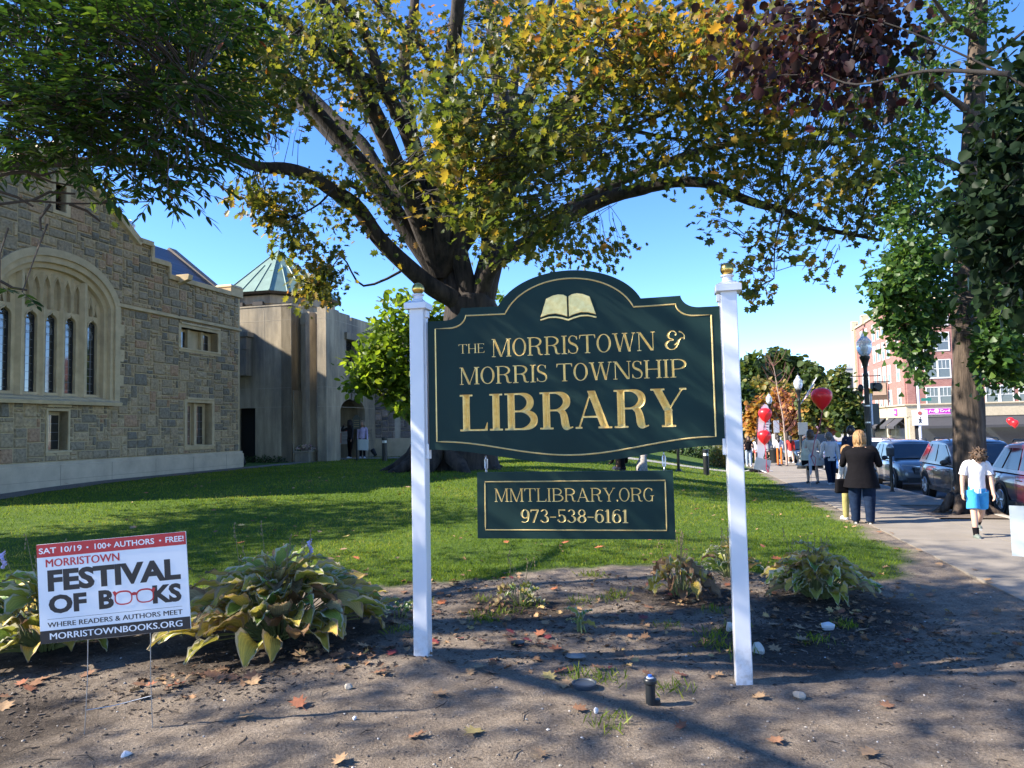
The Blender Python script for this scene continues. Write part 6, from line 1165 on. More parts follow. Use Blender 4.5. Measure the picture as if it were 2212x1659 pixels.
for lab, px, dep, hh, tp, bt in (('person with long hair in black top and pale jeans behind the feather banner', 1618, 40, 1.66, blk, cloth('pale_denim', (.30, .36, .45))), ('person in maroon top at the edge of the right white post', 1603, 41, 1.5, maroon, charc)):
    p = at(px, 1000, dep); person(lab, on(p.x, p.y), FACE - .3, hh, ((.3, .2, 1.2), (.3, .2, 1.2)), ((.05, .05), (-.05, .05)), 0, .2, 0, 1, None, ('long', tp), ('trousers', bt), wshoe, ('long', brown), None)
p = at(757, 989, 33.0); person('woman with long dark hair in grey sweatshirt standing at the entrance arch', on(p.x, p.y), FACE - .8, 1.72, ((.1, .12, .15), (1.2, .3, 2.2)), ((.15, .05), (-.05, .05)), 0, 0, -.5, 1, skinD, ('long', charc), ('trousers', blk), wshoe, ('long', dark), None, False, .47)
p = at(783, 990, 32.4); person('woman in lavender sweater with shoulder bag standing at the entrance arch', on(p.x, p.y), FACE + .1, 1.66, ((.1, .15, .3), (.1, .15, .3)), ((.05, .05), (-.08, .05)), 0, 0, .1, .95, skinD, ('long', lav), ('trousers', blk), wshoe, ('bob', H_('ash', (.22, .17, .12))), None, False, .49)
p = at(1341, 1040, 23.5); person('person with long dark braids sitting on the lawn behind the hanging sign', on(p.x, p.y, -.38), .1, 1.62, ((.5, .2, .8), (.5, .2, .8)), ((1.5, 1.2), (1.5, 1.2)), -.05, .1, 0, 1.1, skinD, ('long', blk), ('trousers', navy), wshoe, ('long', H_('braids', (.05, .022, .018))), None)
p = at(1990, 930, 60); person('man in pale blue shirt and cap across the street by the parked cars', Vector((p.x + 4.0, p.y, gzf(p.x, p.y))), FACE + .6, 1.95, ((.3, .2, 1.2), (.3, .2, 1.2)), ((.05, .05), (-.05, .05)), 0, .1, 0, 1.1, None, ('long', cloth('pale_blue', (.40, .45, .62))), ('trousers', navy), bshoe, ('cap', dark, cream), None)
# the dog beside the sitter
dg = thing('dog', 'grey shaggy dog with red collar sitting on the lawn behind the hanging sign', 'dog', on(4.12, 23.4), -.5); furm = M('grey_fur', (.30, .27, .24), .9, var=.4, vs=14, bmp=1., bs=30)
V, F = skinned([Vector(v) for v in [(0, 0, .16), (0, .1, .30), (0, .22, .46), (0, .30, .58), (0, .40, .66), (0, .52, .63), (0, .62, .60), (.09, .26, .28), (.09, .27, .02), (-.09, .26, .28), (-.09, .27, .02), (.12, .05, .12), (.14, .2, .06), (.14, .1, .02), (-.12, .05, .12), (-.14, .2, .06), (-.14, .1, .02), (0, -.18, .08), (.1, -.3, .05)]], [(0, 1), (1, 2), (2, 3), (3, 4), (4, 5), (5, 6), (2, 7), (7, 8), (2, 9), (9, 10), (0, 11), (11, 12), (12, 13), (0, 14), (14, 15), (15, 16), (0, 17), (17, 18)], [.15, .15, .13, .09, .10, .07, .045, .05, .035, .05, .035, .09, .05, .04, .09, .05, .04, .04, .02], 0, 2)
mb = MB(); mb.add([v * (1 + .06 * noise.noise(v * 22)) for v in V], F); [mb.ball((s * .085, .37, .68), (.03, .05, .09), 8, 6) for s in (1, -1)]; mb.build('body', furm, dg, smooth=180); mb = MB(); mb.tube([(.1 * math.cos(t), .31 + .08 * math.sin(t), .55 + .03 * math.sin(t)) for t in [i * .5236 for i in range(13)]], .012, 6); mb.build('collar', redc, dg); mb = MB(); mb.ball((0, .665, .605), .022, 8, 6); [mb.ball((s * .05, .475, .70), .012, 6, 5) for s in (1, -1)]; mb.build('nose', eyem, dg)
# ------------------------------------------------------------------ cars (local +y forward)
tyre = M('tyre', (.018, .018, .018), .85); rimm = M('alloy', (.50, .51, .53), .3, .8, .05); glassC = M('car_glass', (.010, .014, .018), .05, var=0, spec=.9); plastic = M('car_trim', (.018, .018, .02), .55); headl = M('headlamp', (.55, .57, .6), .08, .2, 0, spec=.9); taill = M('tail_lamp', (.30, .01, .012), .2, var=0)
def paint(n, c, met=.35): return M('paint_' + n, c, .28, met, .04, 20, coat=1.)
def car(label, u, v, L, W, Hh, col, flip=False, group='cars parked along the kerb', suv=True, yaw=0., kind='car', far=False):
    p = st(u, v); p.z += -.135 if v < 14 else 0; o = thing('parked_car' if group == 'cars parked along the kerb' else 'car', label, kind, p, (0 if flip else math.pi) - ANG + yaw, group)
    hl, hw, bz = L / 2, W / 2, Hh * .60; g0, hood = .24, Hh * (.62 if suv else .56)
    st_ = [(-hl, .52, bz * .86, .78), (-hl + .06, .36, bz * .97, .88), (-hl + .28, .28, bz, .965), (-hl * .55, g0, bz, 1.0), (0, g0, bz, 1.0), (hl * .42, g0, bz, 1.0), (hl * .55, g0, hood * 1.0, .985), (hl * .80, .26, hood * .93, .955), (hl - .14, .27, hood * .82, .89), (hl - .03, .34, hood * .70, .80), (hl, .42, hood * .60, .70)]
    mb = MB(); vs = []; K = 9
    for y, z0, z1, k in st_:
        w_ = hw * k; vs += [(0, y, z0), (w_ * .80, y, z0), (w_ * .97, y, z0 + .10 * (z1 - z0)), (w_, y, z0 + .34 * (z1 - z0)), (w_ * 1.0, y, z0 + .58 * (z1 - z0)), (w_ * .985, y, z0 + .80 * (z1 - z0)), (w_ * .93, y, z0 + .95 * (z1 - z0)), (w_ * .72, y, z1 + .012), (0, y, z1 + .03)]
    n = len(st_); fs = [(i * K + j, i * K + j + 1, (i + 1) * K + j + 1, (i + 1) * K + j) for i in range(n - 1) for j in range(K - 1)]; fs += [tuple(range(K))[::-1], tuple((n - 1) * K + j for j in range(K))]
    mb.add(vs, fs); mb.add([(-x, y, z) for x, y, z in vs], [f[::-1] for f in fs])
    y0, y1, r0, r1 = -hl + .12, hl * .50, -hl + (.58 if suv else .95), hl * .02; bw, rw, zt = hw * .93, hw * .73, Hh        # cabin
    def cab(t, y_b, y_t): return y_b + (y_t - y_b) * t
    C = [(sx * bw, y, bz - .01) for y in (y0, y1) for sx in (-1, 1)]; T = []
    prof = [(r0, zt - .05), (r0 + .25, zt), ((r0 + r1) / 2, zt + .02), (r1 - .12, zt - .01), (r1 + .06, zt - .06)]
    cv = []
    for y, z in prof: cv += [(-rw - .03, y, z - .05), (-rw * .82, y, z), (0, y, z + .02), (rw * .82, y, z), (rw + .03, y, z - .05)]
    m_ = len(prof); mb.add(cv, [(i * 5 + j, i * 5 + j + 1, (i + 1) * 5 + j + 1, (i + 1) * 5 + j) for i in range(m_ - 1) for j in range(4)])
    k0 = len(mb.v); mb.v += C; mb.t += [0.] * 4; base_i = k0 - m_ * 5
    def q(*ids): mb.f.append(ids); mb.m.append(0)
    q(*[base_i + j for j in range(5)][::-1], k0, k0 + 1); q(*[base_i + (m_ - 1) * 5 + j for j in range(5)], k0 + 3, k0 + 2)
    for s, col_, a, b in ((0, 0, 0, 2), (1, 4, 1, 3)): q(k0 + a, *[base_i + i * 5 + col_ for i in range(m_)], k0 + b)
    body = mb.build('body', col, o, smooth=38, bevel=.018)
    def side(t, y, s):                                                    # point on the cabin side at height t
        yb = y0 + (y1 - y0) * (y - r0) / (r1 - r0) if False else y; return Vector((s * (bw + (rw + .03 - bw) * t + .006), yb, bz + (zt - .06 - bz) * t))
    for s in (-1, 1):
        ws_ = [(y0 + .20, y0 + .62, r0 + .16, r0 + .42), (y0 + .70, (y0 + y1) / 2 - .08, r0 + .50, (y0 + y1) / 2 - .10), ((y0 + y1) / 2 + .02, y1 - .32, (y0 + y1) / 2 + .0, r1 - .06)] if suv else [(y0 + .70, (y0 + y1) / 2 - .08, r0 + .16, (y0 + y1) / 2 - .10), ((y0 + y1) / 2 + .02, y1 - .32, (y0 + y1) / 2 + .0, r1 - .06)]
        for a, b, c, d in ws_:
            w_ = MB(); P = [side(.12, a, s), side(.12, b, s), side(.90, d, s), side(.90, c, s)]; w_.add([p_ + Vector((s * .004, 0, 0)) for p_ in P] + [p_ - Vector((s * .02, 0, 0)) for p_ in P], [(0, 1, 2, 3), (7, 6, 5, 4), (0, 1, 5, 4), (1, 2, 6, 5), (2, 3, 7, 6), (3, 0, 4, 7)]); w_.build('side_window', glassC, o)
    for nm, yb, yt, ins in (('windscreen', y1, r1 + .06, 1), ('rear_window', y0, r0, -1)):
        w_ = MB(); A0 = Vector((bw * .90, yb, bz + .03)); B0 = Vector((rw * .90, yt, zt - .09)); nv = Vector((0, ins * .028, .016)); f = lambda t, sx: Vector((sx * (A0.x + (B0.x - A0.x) * t), A0.y + (B0.y - A0.y) * t, A0.z + (B0.z - A0.z) * t)) + nv; ts = (.06, .94); bul = Vector((0, ins * .03, .01))
        P = [f(ts[0], -1), f(ts[0], 0) + bul, f(ts[0], 1), f(ts[1], 1), f(ts[1], 0) + bul, f(ts[1], -1)]; w_.add(P + [p_ - nv * 1.2 for p_ in P], [(0, 1, 4, 5), (1, 2, 3, 4), (11, 10, 7, 6), (10, 9, 8, 7)] + [(i, (i + 1) % 6, 6 + (i + 1) % 6, 6 + i) for i in range(6)]); w_.build(nm, glassC, o)
    wr = .33 if suv else .31
    for y in (-hl * .60, hl * .62):
        for s in (-1, 1):
            a = MB(); Ry = Matrix.Rotation(math.pi / 2 * s, 3, 'Y'); a.lathe([(wr + .055, -.02), (wr + .06, .012), (wr + .01, .016), (wr + .01, -.05)], 26, (s * (hw - .005), y, wr), R=Ry); a.lathe([(wr + .03, -.18), (wr + .03, -.005)], 26, (s * (hw - .005), y, wr), R=Ry); a.build('wheel_arch', plastic, o, smooth=40)
            t_ = MB(); t_.lathe([(wr * .62, .0), (wr * .9, .02), (wr, -.02), (wr, -.16), (wr * .8, -.20)], 26, (s * (hw + .006), y, wr), R=Ry); wl_ = t_.build('tyre', tyre, o, smooth=40)
            r_ = MB(); r_.lathe([(wr * .63, .006), (wr * .60, .014), (wr * .54, -.05), (.05, -.06)], 24, (s * (hw + .006), y, wr), R=Ry); c_ = Vector((s * (hw + .008), y, wr)); sp = 5
            for i in range(sp): t = i * 6.283 / sp; d = Vector((0, math.cos(t), math.sin(t))); e = Vector((0, -math.sin(t), math.cos(t))); r_.tube([c_ + d * .03, c_ + d * wr * .3, c_ + d * wr * .58], [.035, .028, .036], 6)
            r_.ball(c_, (.02, .045, .045), 8, 6); r_.build('rim', rimm, wl_, smooth=50)
    fy = hl - .10
    for s in (-1, 1):
        b = MB(); b.prism([(.30, .84), (.95, .88), (1.0, .80), (.34, .72)], 0, .06, lambda x, z, q_: Vector((s * x * hw * .86, fy - .02 + q_ - .34 * max(0, x - .45), hood * z))); b.build('headlight', headl, o)
        b = MB(); b.prism([(.62, .52), (.92, .56), (.90, .36), (.70, .34)], 0, .04, lambda x, z, q_: Vector((s * x * hw * .84, hl - .03 + q_ - .30 * max(0, x - .45), hood * z))); b.build('fog_lamp', plastic, o)
        b = MB(); b.prism([(.55, .98), (1., .98), (1., .80), (.62, .80)], 0, .05, lambda x, z, q_: Vector((s * x * hw * .88, -hl + .02 - q_ + .20 * max(0, x - .6), bz * z * .93))); b.build('tail_light', taill, o)
        b = MB(); b.ball((s * (hw + .09), y1 - .30, bz + .09), (.10, .055, .07), 10, 8); b.tube([(s * hw * .93, y1 - .28, bz + .05), (s * (hw + .05), y1 - .3, bz + .06)], .02, 5); b.build('wing_mirror', plastic, o, smooth=60)
        b = MB(); [b.box((s * (hw + .004), yy, bz * .86), (.02, .17, .022)) for yy in (-.35, .62)]; b.build('door_handle', plastic, o, bevel=.004)
        b = MB(); b.box((s * (hw - .002), 0, .30), (.03, L * .42, .10)); [b.box((s * (hw + .0005), yy, (bz + .35) / 2), (.004, .008, bz - .45)) for yy in (y1 - .22, (y0 + y1) / 2 - .02)]; b.build('sill_trim', plastic, o)
        if suv: b = MB(); b.tube([(s * rw * .86, r0 + .1, zt + .0), (s * rw * .88, r0 + .2, zt + .045), (s * rw * .88, r1 - .3, zt + .045), (s * rw * .86, r1 - .16, zt + .0)], .014, 5); b.build('roof_rail', plastic, o)
    b = MB(); b.prism([(-.46, .80), (.46, .80), (.40, .58), (-.40, .58)], 0, .05, lambda x, z, q_: Vector((x * W * .62, hl - .06 + q_ + .02, hood * z))); [b.box((0, hl + .012, hood * (.62 + .045 * i)), (W * .48, .012, .012), m=1) for i in range(4)]; b.build('grille', [plastic, rimm], o)
    b = MB(); b.box((0, hl - .02, .36), (W * .74, .08, .16)); b.build('bumper_intake', plastic, o, bevel=.01); b = MB(); b.box((0, hl + .03, .50), (.31, .012, .15)); b.build('number_plate', M('plate_straw', (.62, .55, .30), .5), o)
    return o
car('silver-grey hatch SUV with angular headlamps parked behind the parking meter', 19.2, 3.95, 4.0, 1.72, 1.52, paint('silver_grey', (.17, .18, .19)))
car('dark grey SUV parked beside the thick street tree', 13.35, 3.98, 4.15, 1.76, 1.55, paint('dark_grey', (.045, .044, .045)))
car('dark red car cut off by the right edge of the view', 8.3, 4.0, 4.1, 1.76, 1.50, paint('dark_red', (.085, .010, .014)))
car('white SUV parked behind the man in the navy jacket', 24.2, 3.95, 4.2, 1.76, 1.58, paint('white', (.68, .68, .70), 0)); car('blue car parked behind the woman in the striped sweater', 29.4, 3.9, 4.1, 1.74, 1.45, paint('blue', (.03, .10, .32)), suv=False)
car('black boxy off-road SUV parked behind the bare sapling', 37.4, 3.9, 4.3, 1.85, 1.85, paint('black', (.012, .012, .013), .1)); car('black car parked beyond the boxy black SUV', 43.5, 3.9, 4.2, 1.75, 1.5, paint('black', (.012, .012, .013), .1)); car('grey car farthest along the near kerb', 50, 3.9, 4.2, 1.75, 1.5, paint('mid_grey', (.12, .12, .13)))
gt = 'cars in the far lane'
car('blue SUV in the road behind the dark grey SUV', 17.5, 8.3, 4.4, 1.85, 1.85, paint('steel_blue', (.05, .10, .20)), group=gt); car('white car with red tail lights stopped across the road', 46, 9.0, 4.3, 1.8, 1.55, paint('white', (.68, .68, .70), 0), True, gt); car('red car in the road far behind the grey haired woman', 60, 8, 4.2, 1.75, 1.5, paint('red', (.35, .015, .015), .1), group=gt, suv=False); car('navy car in the road beyond the white SUV', 52, 6.6, 4.2, 1.75, 1.5, paint('navy', (.02, .03, .07)), group=gt, suv=False); car('silver car parked along the far kerb', 40, 13.0, 4.2, 1.75, 1.5, paint('silver', (.4, .41, .42)), group=gt)
# ------------------------------------------------------------------ street lamps
iron2 = M('lamp_black', (.014, .016, .016), .42, .2, .1); globe = M('prism_glass', (.86, .88, .88), .12, var=0, trans=.55, spec=.8)
def lamp(label, u, v):
    o = thing('street_lamp', label, 'street lamp', st(u, v), 0, 'street lamps along the sidewalk')
    mb = MB(); mb.lathe([(.24, 0), (.24, .10), (.20, .14), (.20, .42), (.15, .50), (.16, .56), (.11, .64), (.085, .80), (.10, .84), (.074, .90), (.066, 2.0), (.058, 3.35), (.075, 3.38), (.075, 3.42), (.058, 3.46), (.06, 3.60), (.10, 3.78), (.13, 3.86), (.15, 3.90), (.15, 3.96), (.05, 3.97)], 18); mb.tube([(-.42, 0, 3.36), (.42, 0, 3.36)], .014, 6); [mb.ball((s * .42, 0, 3.36), .025, 8, 6) for s in (1, -1)]
    for i in range(10): t = i * .628; mb.tube([(.07 * math.cos(t), .07 * math.sin(t), .92), (.058 * math.cos(t), .058 * math.sin(t), 3.3)], .010, 4, cap=False)
    mb.build('post', iron2, o, smooth=35)
    mb = MB(); mb.lathe([(.11, 3.965), (.16, 4.02), (.205, 4.14), (.215, 4.26), (.205, 4.36), (.20, 4.37)], 22); g = mb.build('globe', globe, o, smooth=60); mb = MB(); mb.lathe([(.21, 4.365), (.215, 4.38), (.16, 4.46), (.10, 4.53), (.085, 4.545), (.10, 4.56), (.075, 4.63), (.03, 4.67), (.028, 4.69)], 22); mb.build('globe_lid', globe, o, smooth=60); mb = MB(); mb.lathe([(.03, 4.68), (.035, 4.70), (.014, 4.73), (.02, 4.76), (.004, 4.83)], 10); mb.build('finial', iron2, o, smooth=50); mb = MB(); mb.lathe([(.05, 3.97), (.05, 4.1), (.075, 4.16), (.075, 4.24), (.03, 4.3)], 12); mb.build('burner', M('lamp_core', (.55, .53, .48), .4), g, smooth=50); return o
l1 = lamp('nearest black street lamp with glass acorn globe and signal box', 16.05, 2.05); l2 = lamp('street lamp flying a stars and stripes flag', 31.0, 2.05); l3 = lamp('street lamp behind the two low red balloons with white boards', 46.0, 2.0); l4 = lamp('farthest street lamp above the feather banner', 61, 1.95)
sgn = M('sign_back', (.28, .29, .27), .5, .3)
for l, x, z, w_, h_, m_ in ((l1, .17, 2.22, .46, .62, M('sign_back_dark', (.07, .075, .07), .6)), (l2, .1, 2.0, .48, .62, sgn), (l3, .40, 2.35, .40, .85, white_), (l3, -.32, 2.3, .42, .8, white_)):
    mb = MB(); mb.box((x, -.09 if l is not l1 else .09, z), (w_, .02, h_)); mb.build('sign_plate', m_, l, bevel=.01); mb = MB(); [mb.lathe([(.075, -.02), (.075, .02)], 12, (0, 0, z + d)) for d in (.25, -.25)]; mb.build('band_clamp', steel, l)
mb = MB(); mb.box((.24, -.05, 3.02), (.22, .2, .26)); mb.tube([(.24, -.15, 3.02), (.24, -.28, 3.02)], [.10, .12], 12); mb.ball((-.17, 0, 3.0), (.08, .1, .12), 10, 8); mb.build('signal_box', iron2, l1, bevel=.02); mb = MB(); mb.box((.12, 0, 2.90), (.10, .10, .14)); mb.tube([(.12, 0, 2.9), (.12, .0, 1.9)], .035, 8, m=1); mb.build('yellow_bracket', [M('signal_yellow', (.62, .40, .03), .5), white_], l1)
def flag(label, base_, tip, w_, h_, rot):
    o = thing('national_flag', label, 'flag', base_, 0, 'stars and stripes flags on the lamp posts'); t = tip - base_; mb = MB(); mb.tube([(0, 0, 0), t], .016, 6); mb.ball(t, .03, 8, 6); mb.build('flagstaff', M('white_staff', (.7, .7, .68), .5), o, smooth=50)
    d = t.normalized(); dn = Vector((-.42, .1, -.8)).normalized(); dn = (dn - d * dn.dot(d) * .3).normalized(); nx, ny = 14, 13; mb = MB(); nv = d.cross(dn).normalized()
    for i in range(nx + 1):
        for j in range(ny + 1): mb.v.append(tuple(t * .98 - d * h_ * j / ny + dn * w_ * i / nx + nv * .05 * math.sin(i * .9 + j * .25))); mb.t.append(0)
    for i in range(nx):
        for j in range(ny): mb.f.append((i * (ny + 1) + j, (i + 1) * (ny + 1) + j, (i + 1) * (ny + 1) + j + 1, i * (ny + 1) + j + 1)); mb.m.append(2 if (j < 7 and i < 6) else (j % 2))
    mb.build('cloth', [cloth('flag_red', (.45, .03, .05), .05), cloth('flag_white', (.7, .7, .7), .04), cloth('flag_blue', (.03, .05, .20), .05)], o, smooth=60)
    mb = MB(); 
    for a in range(5):
        for b_ in range(3): c = t * .98 - d * h_ * (b_ * 2 + 1.2) / ny + dn * w_ * (a + .8) / nx; mb.ball(c + nv * .05 * math.sin((a + .8) * .9 + (b_ * 2 + 1.2) * .25), .02, 5, 4)
    mb.build('stars', MATS['cloth_flag_white'], o)
b_ = l2.location + Vector((.07, 0, 3.22)); flag('stars and stripes flag on the lamp nearest the large balloon', b_, b_ + Vector((.90, .1, 1.30)), .80, .60, 0); b_ = l3.location + Vector((.07, 0, 2.9)); tp = at(1768, 894, 57); flag('small stars and stripes flag drooping farther down the street', tp + Vector((.9, 0, -1.0)), tp, .9, .6, 0)
# ------------------------------------------------------------------ balloons with ribbons
balm = M('balloon_red', (.78, .015, .02), .38, var=.03, spec=.5); ribm = M('ribbon', (.40, .02, .06), .5)
def balloon(label, px, py, dep, r, anchor=None, grp='red balloons'):
    c = at(px, py, dep); o = thing('red_balloon', label, 'balloon', c, 0, grp); mb = MB(); mb.lathe([(.02, -1.30), (.08, -1.25), (.04, -1.19), (.22, -1.05), (.50, -.78), (.76, -.42), (.94, -.04), (1.0, .25), (.95, .52), (.80, .75), (.55, .92), (.25, 1.01), (.01, 1.03)], 24); mb.v = [(x * r, y * r, z * r) for x, y, z in mb.v]; mb.build('envelope', balm, o, smooth=180)
    if anchor is not None: a = Vector(anchor) - c; q = Vector((0, 0, -1.3 * r)); mb = MB(); mb.tube([q, q.lerp(a, .3) + Vector((.02, 0, 0)), q.lerp(a, .7) - Vector((.03, 0, 0)), a], .012, 5); [mb.tube([a, a + Vector((.1 * math.cos(t), .1 * math.sin(t), -.1)), a + Vector((.12 * math.cos(t + 1), .1 * math.sin(t), -.35))], .010, 4) for t in (0, 2, 4)]; mb.build('ribbon', ribm, o, smooth=60)
s1 = on(9.12, 22.2); s2 = on(11.3, 32.8)
balloon('large red balloon tied to the narrow white yard sign', 1775, 860, 22.2, .315, s1 + Vector((.08, 0, 1.02))); balloon('upper of the two red balloons tied to the leaning board', 1653, 896, 33, .305, s2 + Vector((.2, 0, .35))); balloon('lower of the two red balloons tied to the leaning board', 1651, 944, 33, .305, s2 + Vector((.2, 0, .30)))
balloon('left of the far pair of red balloons above the blue SUV', 2183, 910, 60, .30, None); balloon('right of the far pair of red balloons above the blue SUV', 2192, 915, 59.5, .30, None)
def ysign(label, p, rz, w_, h_, z0, tilt=0., m_=None, marks=None):
    o = thing('yard_sign', label, 'sign', p, rz); mb = MB(); R_ = Matrix.Rotation(tilt, 3, 'Y'); mb.box((0, 0, z0 + h_ / 2), (w_, .008, h_), rot=R_); mb.build('panel', m_ or M('pale_board', (.47, .52, .52), .5, var=.04), o); mb = MB(); [mb.tube([(s * w_ * .28, .0, -.1), (s * w_ * .28, 0, z0 + h_ * .4)], .004, 5) for s in (1, -1)]; mb.tube([(-w_ * .28, 0, z0 * .4), (w_ * .28, 0, z0 * .4)], .004, 5); mb.build('wire_stake', steel, o); return o
ysign('narrow white yard sign seen nearly edge-on at the lawn edge', s1, rad(61), .62, .62, .42, rad(-6)); ysign('leaning pale green board under the low balloons', s2, .1, .75, .55, .08, rad(14)); ysign('white board held low on wires by the entrance arch', on(*at(783, 990, 30.6).xy), -.1, .52, .46, .42, .04); q = at(2200, 1160, 7.1); ysign('blank white yard sign cut off by the right edge', on(q.x + .30, q.y), rad(-40), .62, .50, .33)
# feather banner
fb = thing('feather_banner', 'tall white feather banner with FESTIVAL lettering on a crossed base', 'banner', on(11.2, 33.2)); mb = MB(); mb.tube([(0, 0, 0), (-.02, 0, 1.2), (.10, 0, 2.5), (.32, 0, 3.1), (.48, 0, 3.2)], .014, 6); [mb.tube([(0, 0, .14), (.75 * c, .75 * s, .02)], .018, 6, m=1) for c, s in ((1, .2), (-1, .2), (.2, -1), (-.2, 1))]; mb.build('pole', [iron2, white_], fb, smooth=50)
ol = [(.0, .35), (.04, 1.2), (.13, 2.4), (.30, 2.98), (.46, 3.14), (.60, 3.06), (.68, 2.8), (.66, 2.3), (.52, 1.4), (.22, .42)]; mb = MB(); mb.prism(ol, -.006, .006, lambda u, q_, f_: (u, f_, q_)); mb.build('sail', M('banner_white', (.74, .74, .76), .6, var=.03), fb)
mb = MB(); c0 = Vector((.22, 1.55)); dv = Vector((.17, 1)).normalized(); nv = Vector((dv.y, -dv.x)); text(mb, 'FESTIVAL', 0, 1.20, -.02, .20, lambda u, q_, f_: (c0.x + dv.x * u - nv.x * q_ + .26, f_, c0.y + dv.y * u - nv.y * q_), -.009, bold=.01); text(mb, 'OF BOOKS', .35, 1.0, -.22, -.08, lambda u, q_, f_: (c0.x + dv.x * u - nv.x * q_ + .26 - .06, f_, c0.y + dv.y * u - nv.y * q_), -.009, bold=.0) if False else None; mb.build('lettering', M('banner_ink', (.06, .05, .09), .6), fb)
mb = MB(); mb.ball((0, 0, .06), (.42, .30, .10), 12, 8, jit=.3); mb.build('ballast_bag', blk, fb, smooth=60)
# delineators, meter, bin, sapling, pole sign, bollards
for px, d in ((1681, 41.0), (1689, 41.6)): p = at(px, 1005, d); o = thing('delineator_post', 'orange flexible delineator post standing by the bare sapling', 'delineator', on(p.x, p.y), 0, 'pair of orange delineator posts'); mb = MB(); mb.lathe([(.055, .03), (.055, .95), (.05, 1.0), (.02, 1.02)], 12); mb.build('post', M('safety_orange', (.70, .16, .02), .5), o, smooth=40); mb = MB(); mb.lathe([(.16, 0), (.15, .05), (.06, .07)], 14); mb.build('base', bp, o, smooth=40)
o = thing('parking_meter', 'grey parking meter on a black pole in front of the silver SUV', 'parking meter', st(14.73, 2.3)); mb = MB(); mb.lathe([(.07, 0), (.07, .03), (.042, .05), (.040, 1.0)], 12); mb.build('pole', iron2, o, smooth=40); mb = MB(); mb.box((0, 0, 1.11), (.17, .13, .24), taper=1.08); mb.box((0, 0, 1.02), (.10, .10, .08)); mb.build('housing', M('meter_grey', (.05, .055, .06), .45, .3), o, bevel=.02); mb = MB(); mb.ball((0, 0, 1.23), (.095, .072, .11), 16, 10); mb.build('dome', M('meter_dome', (.30, .34, .38), .15, .2), o, smooth=60)
p = at(1673, 997, 45); o = thing('litter_bin', 'black litter bin among the girls on the sidewalk', 'bin', on(p.x, p.y)); mb = MB(); mb.lathe([(.26, 0), (.30, .8), (.31, .82)], 16); mb.build('bin_body', bp, o, smooth=40); mb = MB(); mb.lathe([(.31, .82), (.30, .9), (.18, .95), (.17, .96)], 16); mb.build('lid', iron2, o, smooth=40)
B0 = on(15.3, 40.4); sp = thing('bare_sapling', 'young bare street tree with pale thin trunk', 'tree', B0); mb = MB(); tr_ = [Vector((0, 0, -.1)), Vector((-.05, 0, 1.5)), Vector((-.12, 0, 2.8)), Vector((-.35, 0, 4.2)), Vector((-.5, 0, 5.6))]; q = limb(mb, tr_, .075, .012, 8, w=.03); mb.build('trunk', M('pale_bark', (.36, .27, .22), .9), sp, smooth=60); mb = MB()
for i in range(46): a = q[rng.randint(5, len(q) - 1)]; t = rng.uniform(0, 6.28); l = rng.uniform(.4, 1.1); mb.tube([a, a + Vector((math.cos(t), math.sin(t), .7)) * l * .6, a + Vector((math.cos(t + .3), math.sin(t + .3), 1.3)) * l * .9], [.012, .008, .004], 4, cap=False)
mb.build('branches', M('red_twig', (.20, .09, .075), .9), sp)
p = at(1989, 950, 60); o = thing('pedestrian_sign', 'white pole with pedestrian sign and green street name plate', 'sign', on(p.x, p.y), -ANG); mb = MB(); mb.lathe([(.11, 0), (.10, 8.2)], 10); mb.build('pole', white_, o, smooth=40)
mb = MB(); mb.box((.0, -.14, 3.05), (1.18, .03, 1.28)); q = mb.build('sign_plate', white_, o, bevel=.02); mb = MB(); mb.lathe([(.16, 0), (.16, .012)], 18, (0, -.165, 3.42), R=Matrix.Rotation(rad(90), 3, 'X')); mb.build('stop_disc', MATS['paint_red'], q); mb = MB(); mb.ball((.02, -.162, 3.05), (.055, .01, .055), 8, 6); [mb.tube(l, .03, 5) for l in ([(0, -.162, 2.97), (0, -.162, 2.80)], [(0, -.162, 2.8), (-.12, -.162, 2.6)], [(0, -.162, 2.8), (.10, -.162, 2.6)], [(0, -.162, 2.95), (-.13, -.162, 2.84)], [(0, -.162, 2.95), (.12, -.162, 2.84)])]; mb.build('walker_symbol', blk, q)
mb = MB(); mb.box((.55, -.1, 4.55), (.75, .02, .24)); mb.build('street_name_plate', M('teal', (.01, .16, .13), .5), o)
bandm = M('bollard_band', (.70, .70, .66), .3)
for lab, px, py, d in (('black bollard light on the path by the concrete entrance', 831, 997, 29.2), ('black bollard light beside the right white post', 1526, 1021, 27.0), ('black bollard light hidden behind the hanging sign', 1279, 1005, 29)):
    p = at(px, py, d); o = thing('bollard_light', lab, 'bollard', on(p.x, p.y), 0, 'black bollard lights along the path'); mb = MB(); mb.lathe([(.11, 0), (.11, .72), (.10, .73)], 18); mb.lathe([(.10, .83), (.115, .84), (.115, .95), (.09, .96)], 18); mb.build('post', iron2, o, smooth=40); mb = MB(); mb.lathe([(.095, .725), (.095, .835)], 18); [mb.tube([(.1 * math.cos(t), .1 * math.sin(t), .72), (.1 * math.cos(t), .1 * math.sin(t), .84)], .01, 4, m=1) for t in (0, 1.57, 3.14, 4.71)]; mb.build('lens_band', [bandm, iron2], o, smooth=40)
p = at(1466, 1016, 27.2); o = thing('path_lamp', 'thin black lamp pole on the lawn right of the hanging sign', 'lamp post', on(p.x, p.y)); mb = MB(); mb.lathe([(.15, 0), (.10, .05), (.055, .1), (.05, 3.2), (.09, 3.25)], 12); mb.build('post', iron2, o, smooth=40); mb = MB(); mb.lathe([(.09, 3.25), (.16, 3.4), (.17, 3.6), (.03, 3.8)], 14); mb.build('globe', globe, o, smooth=60)
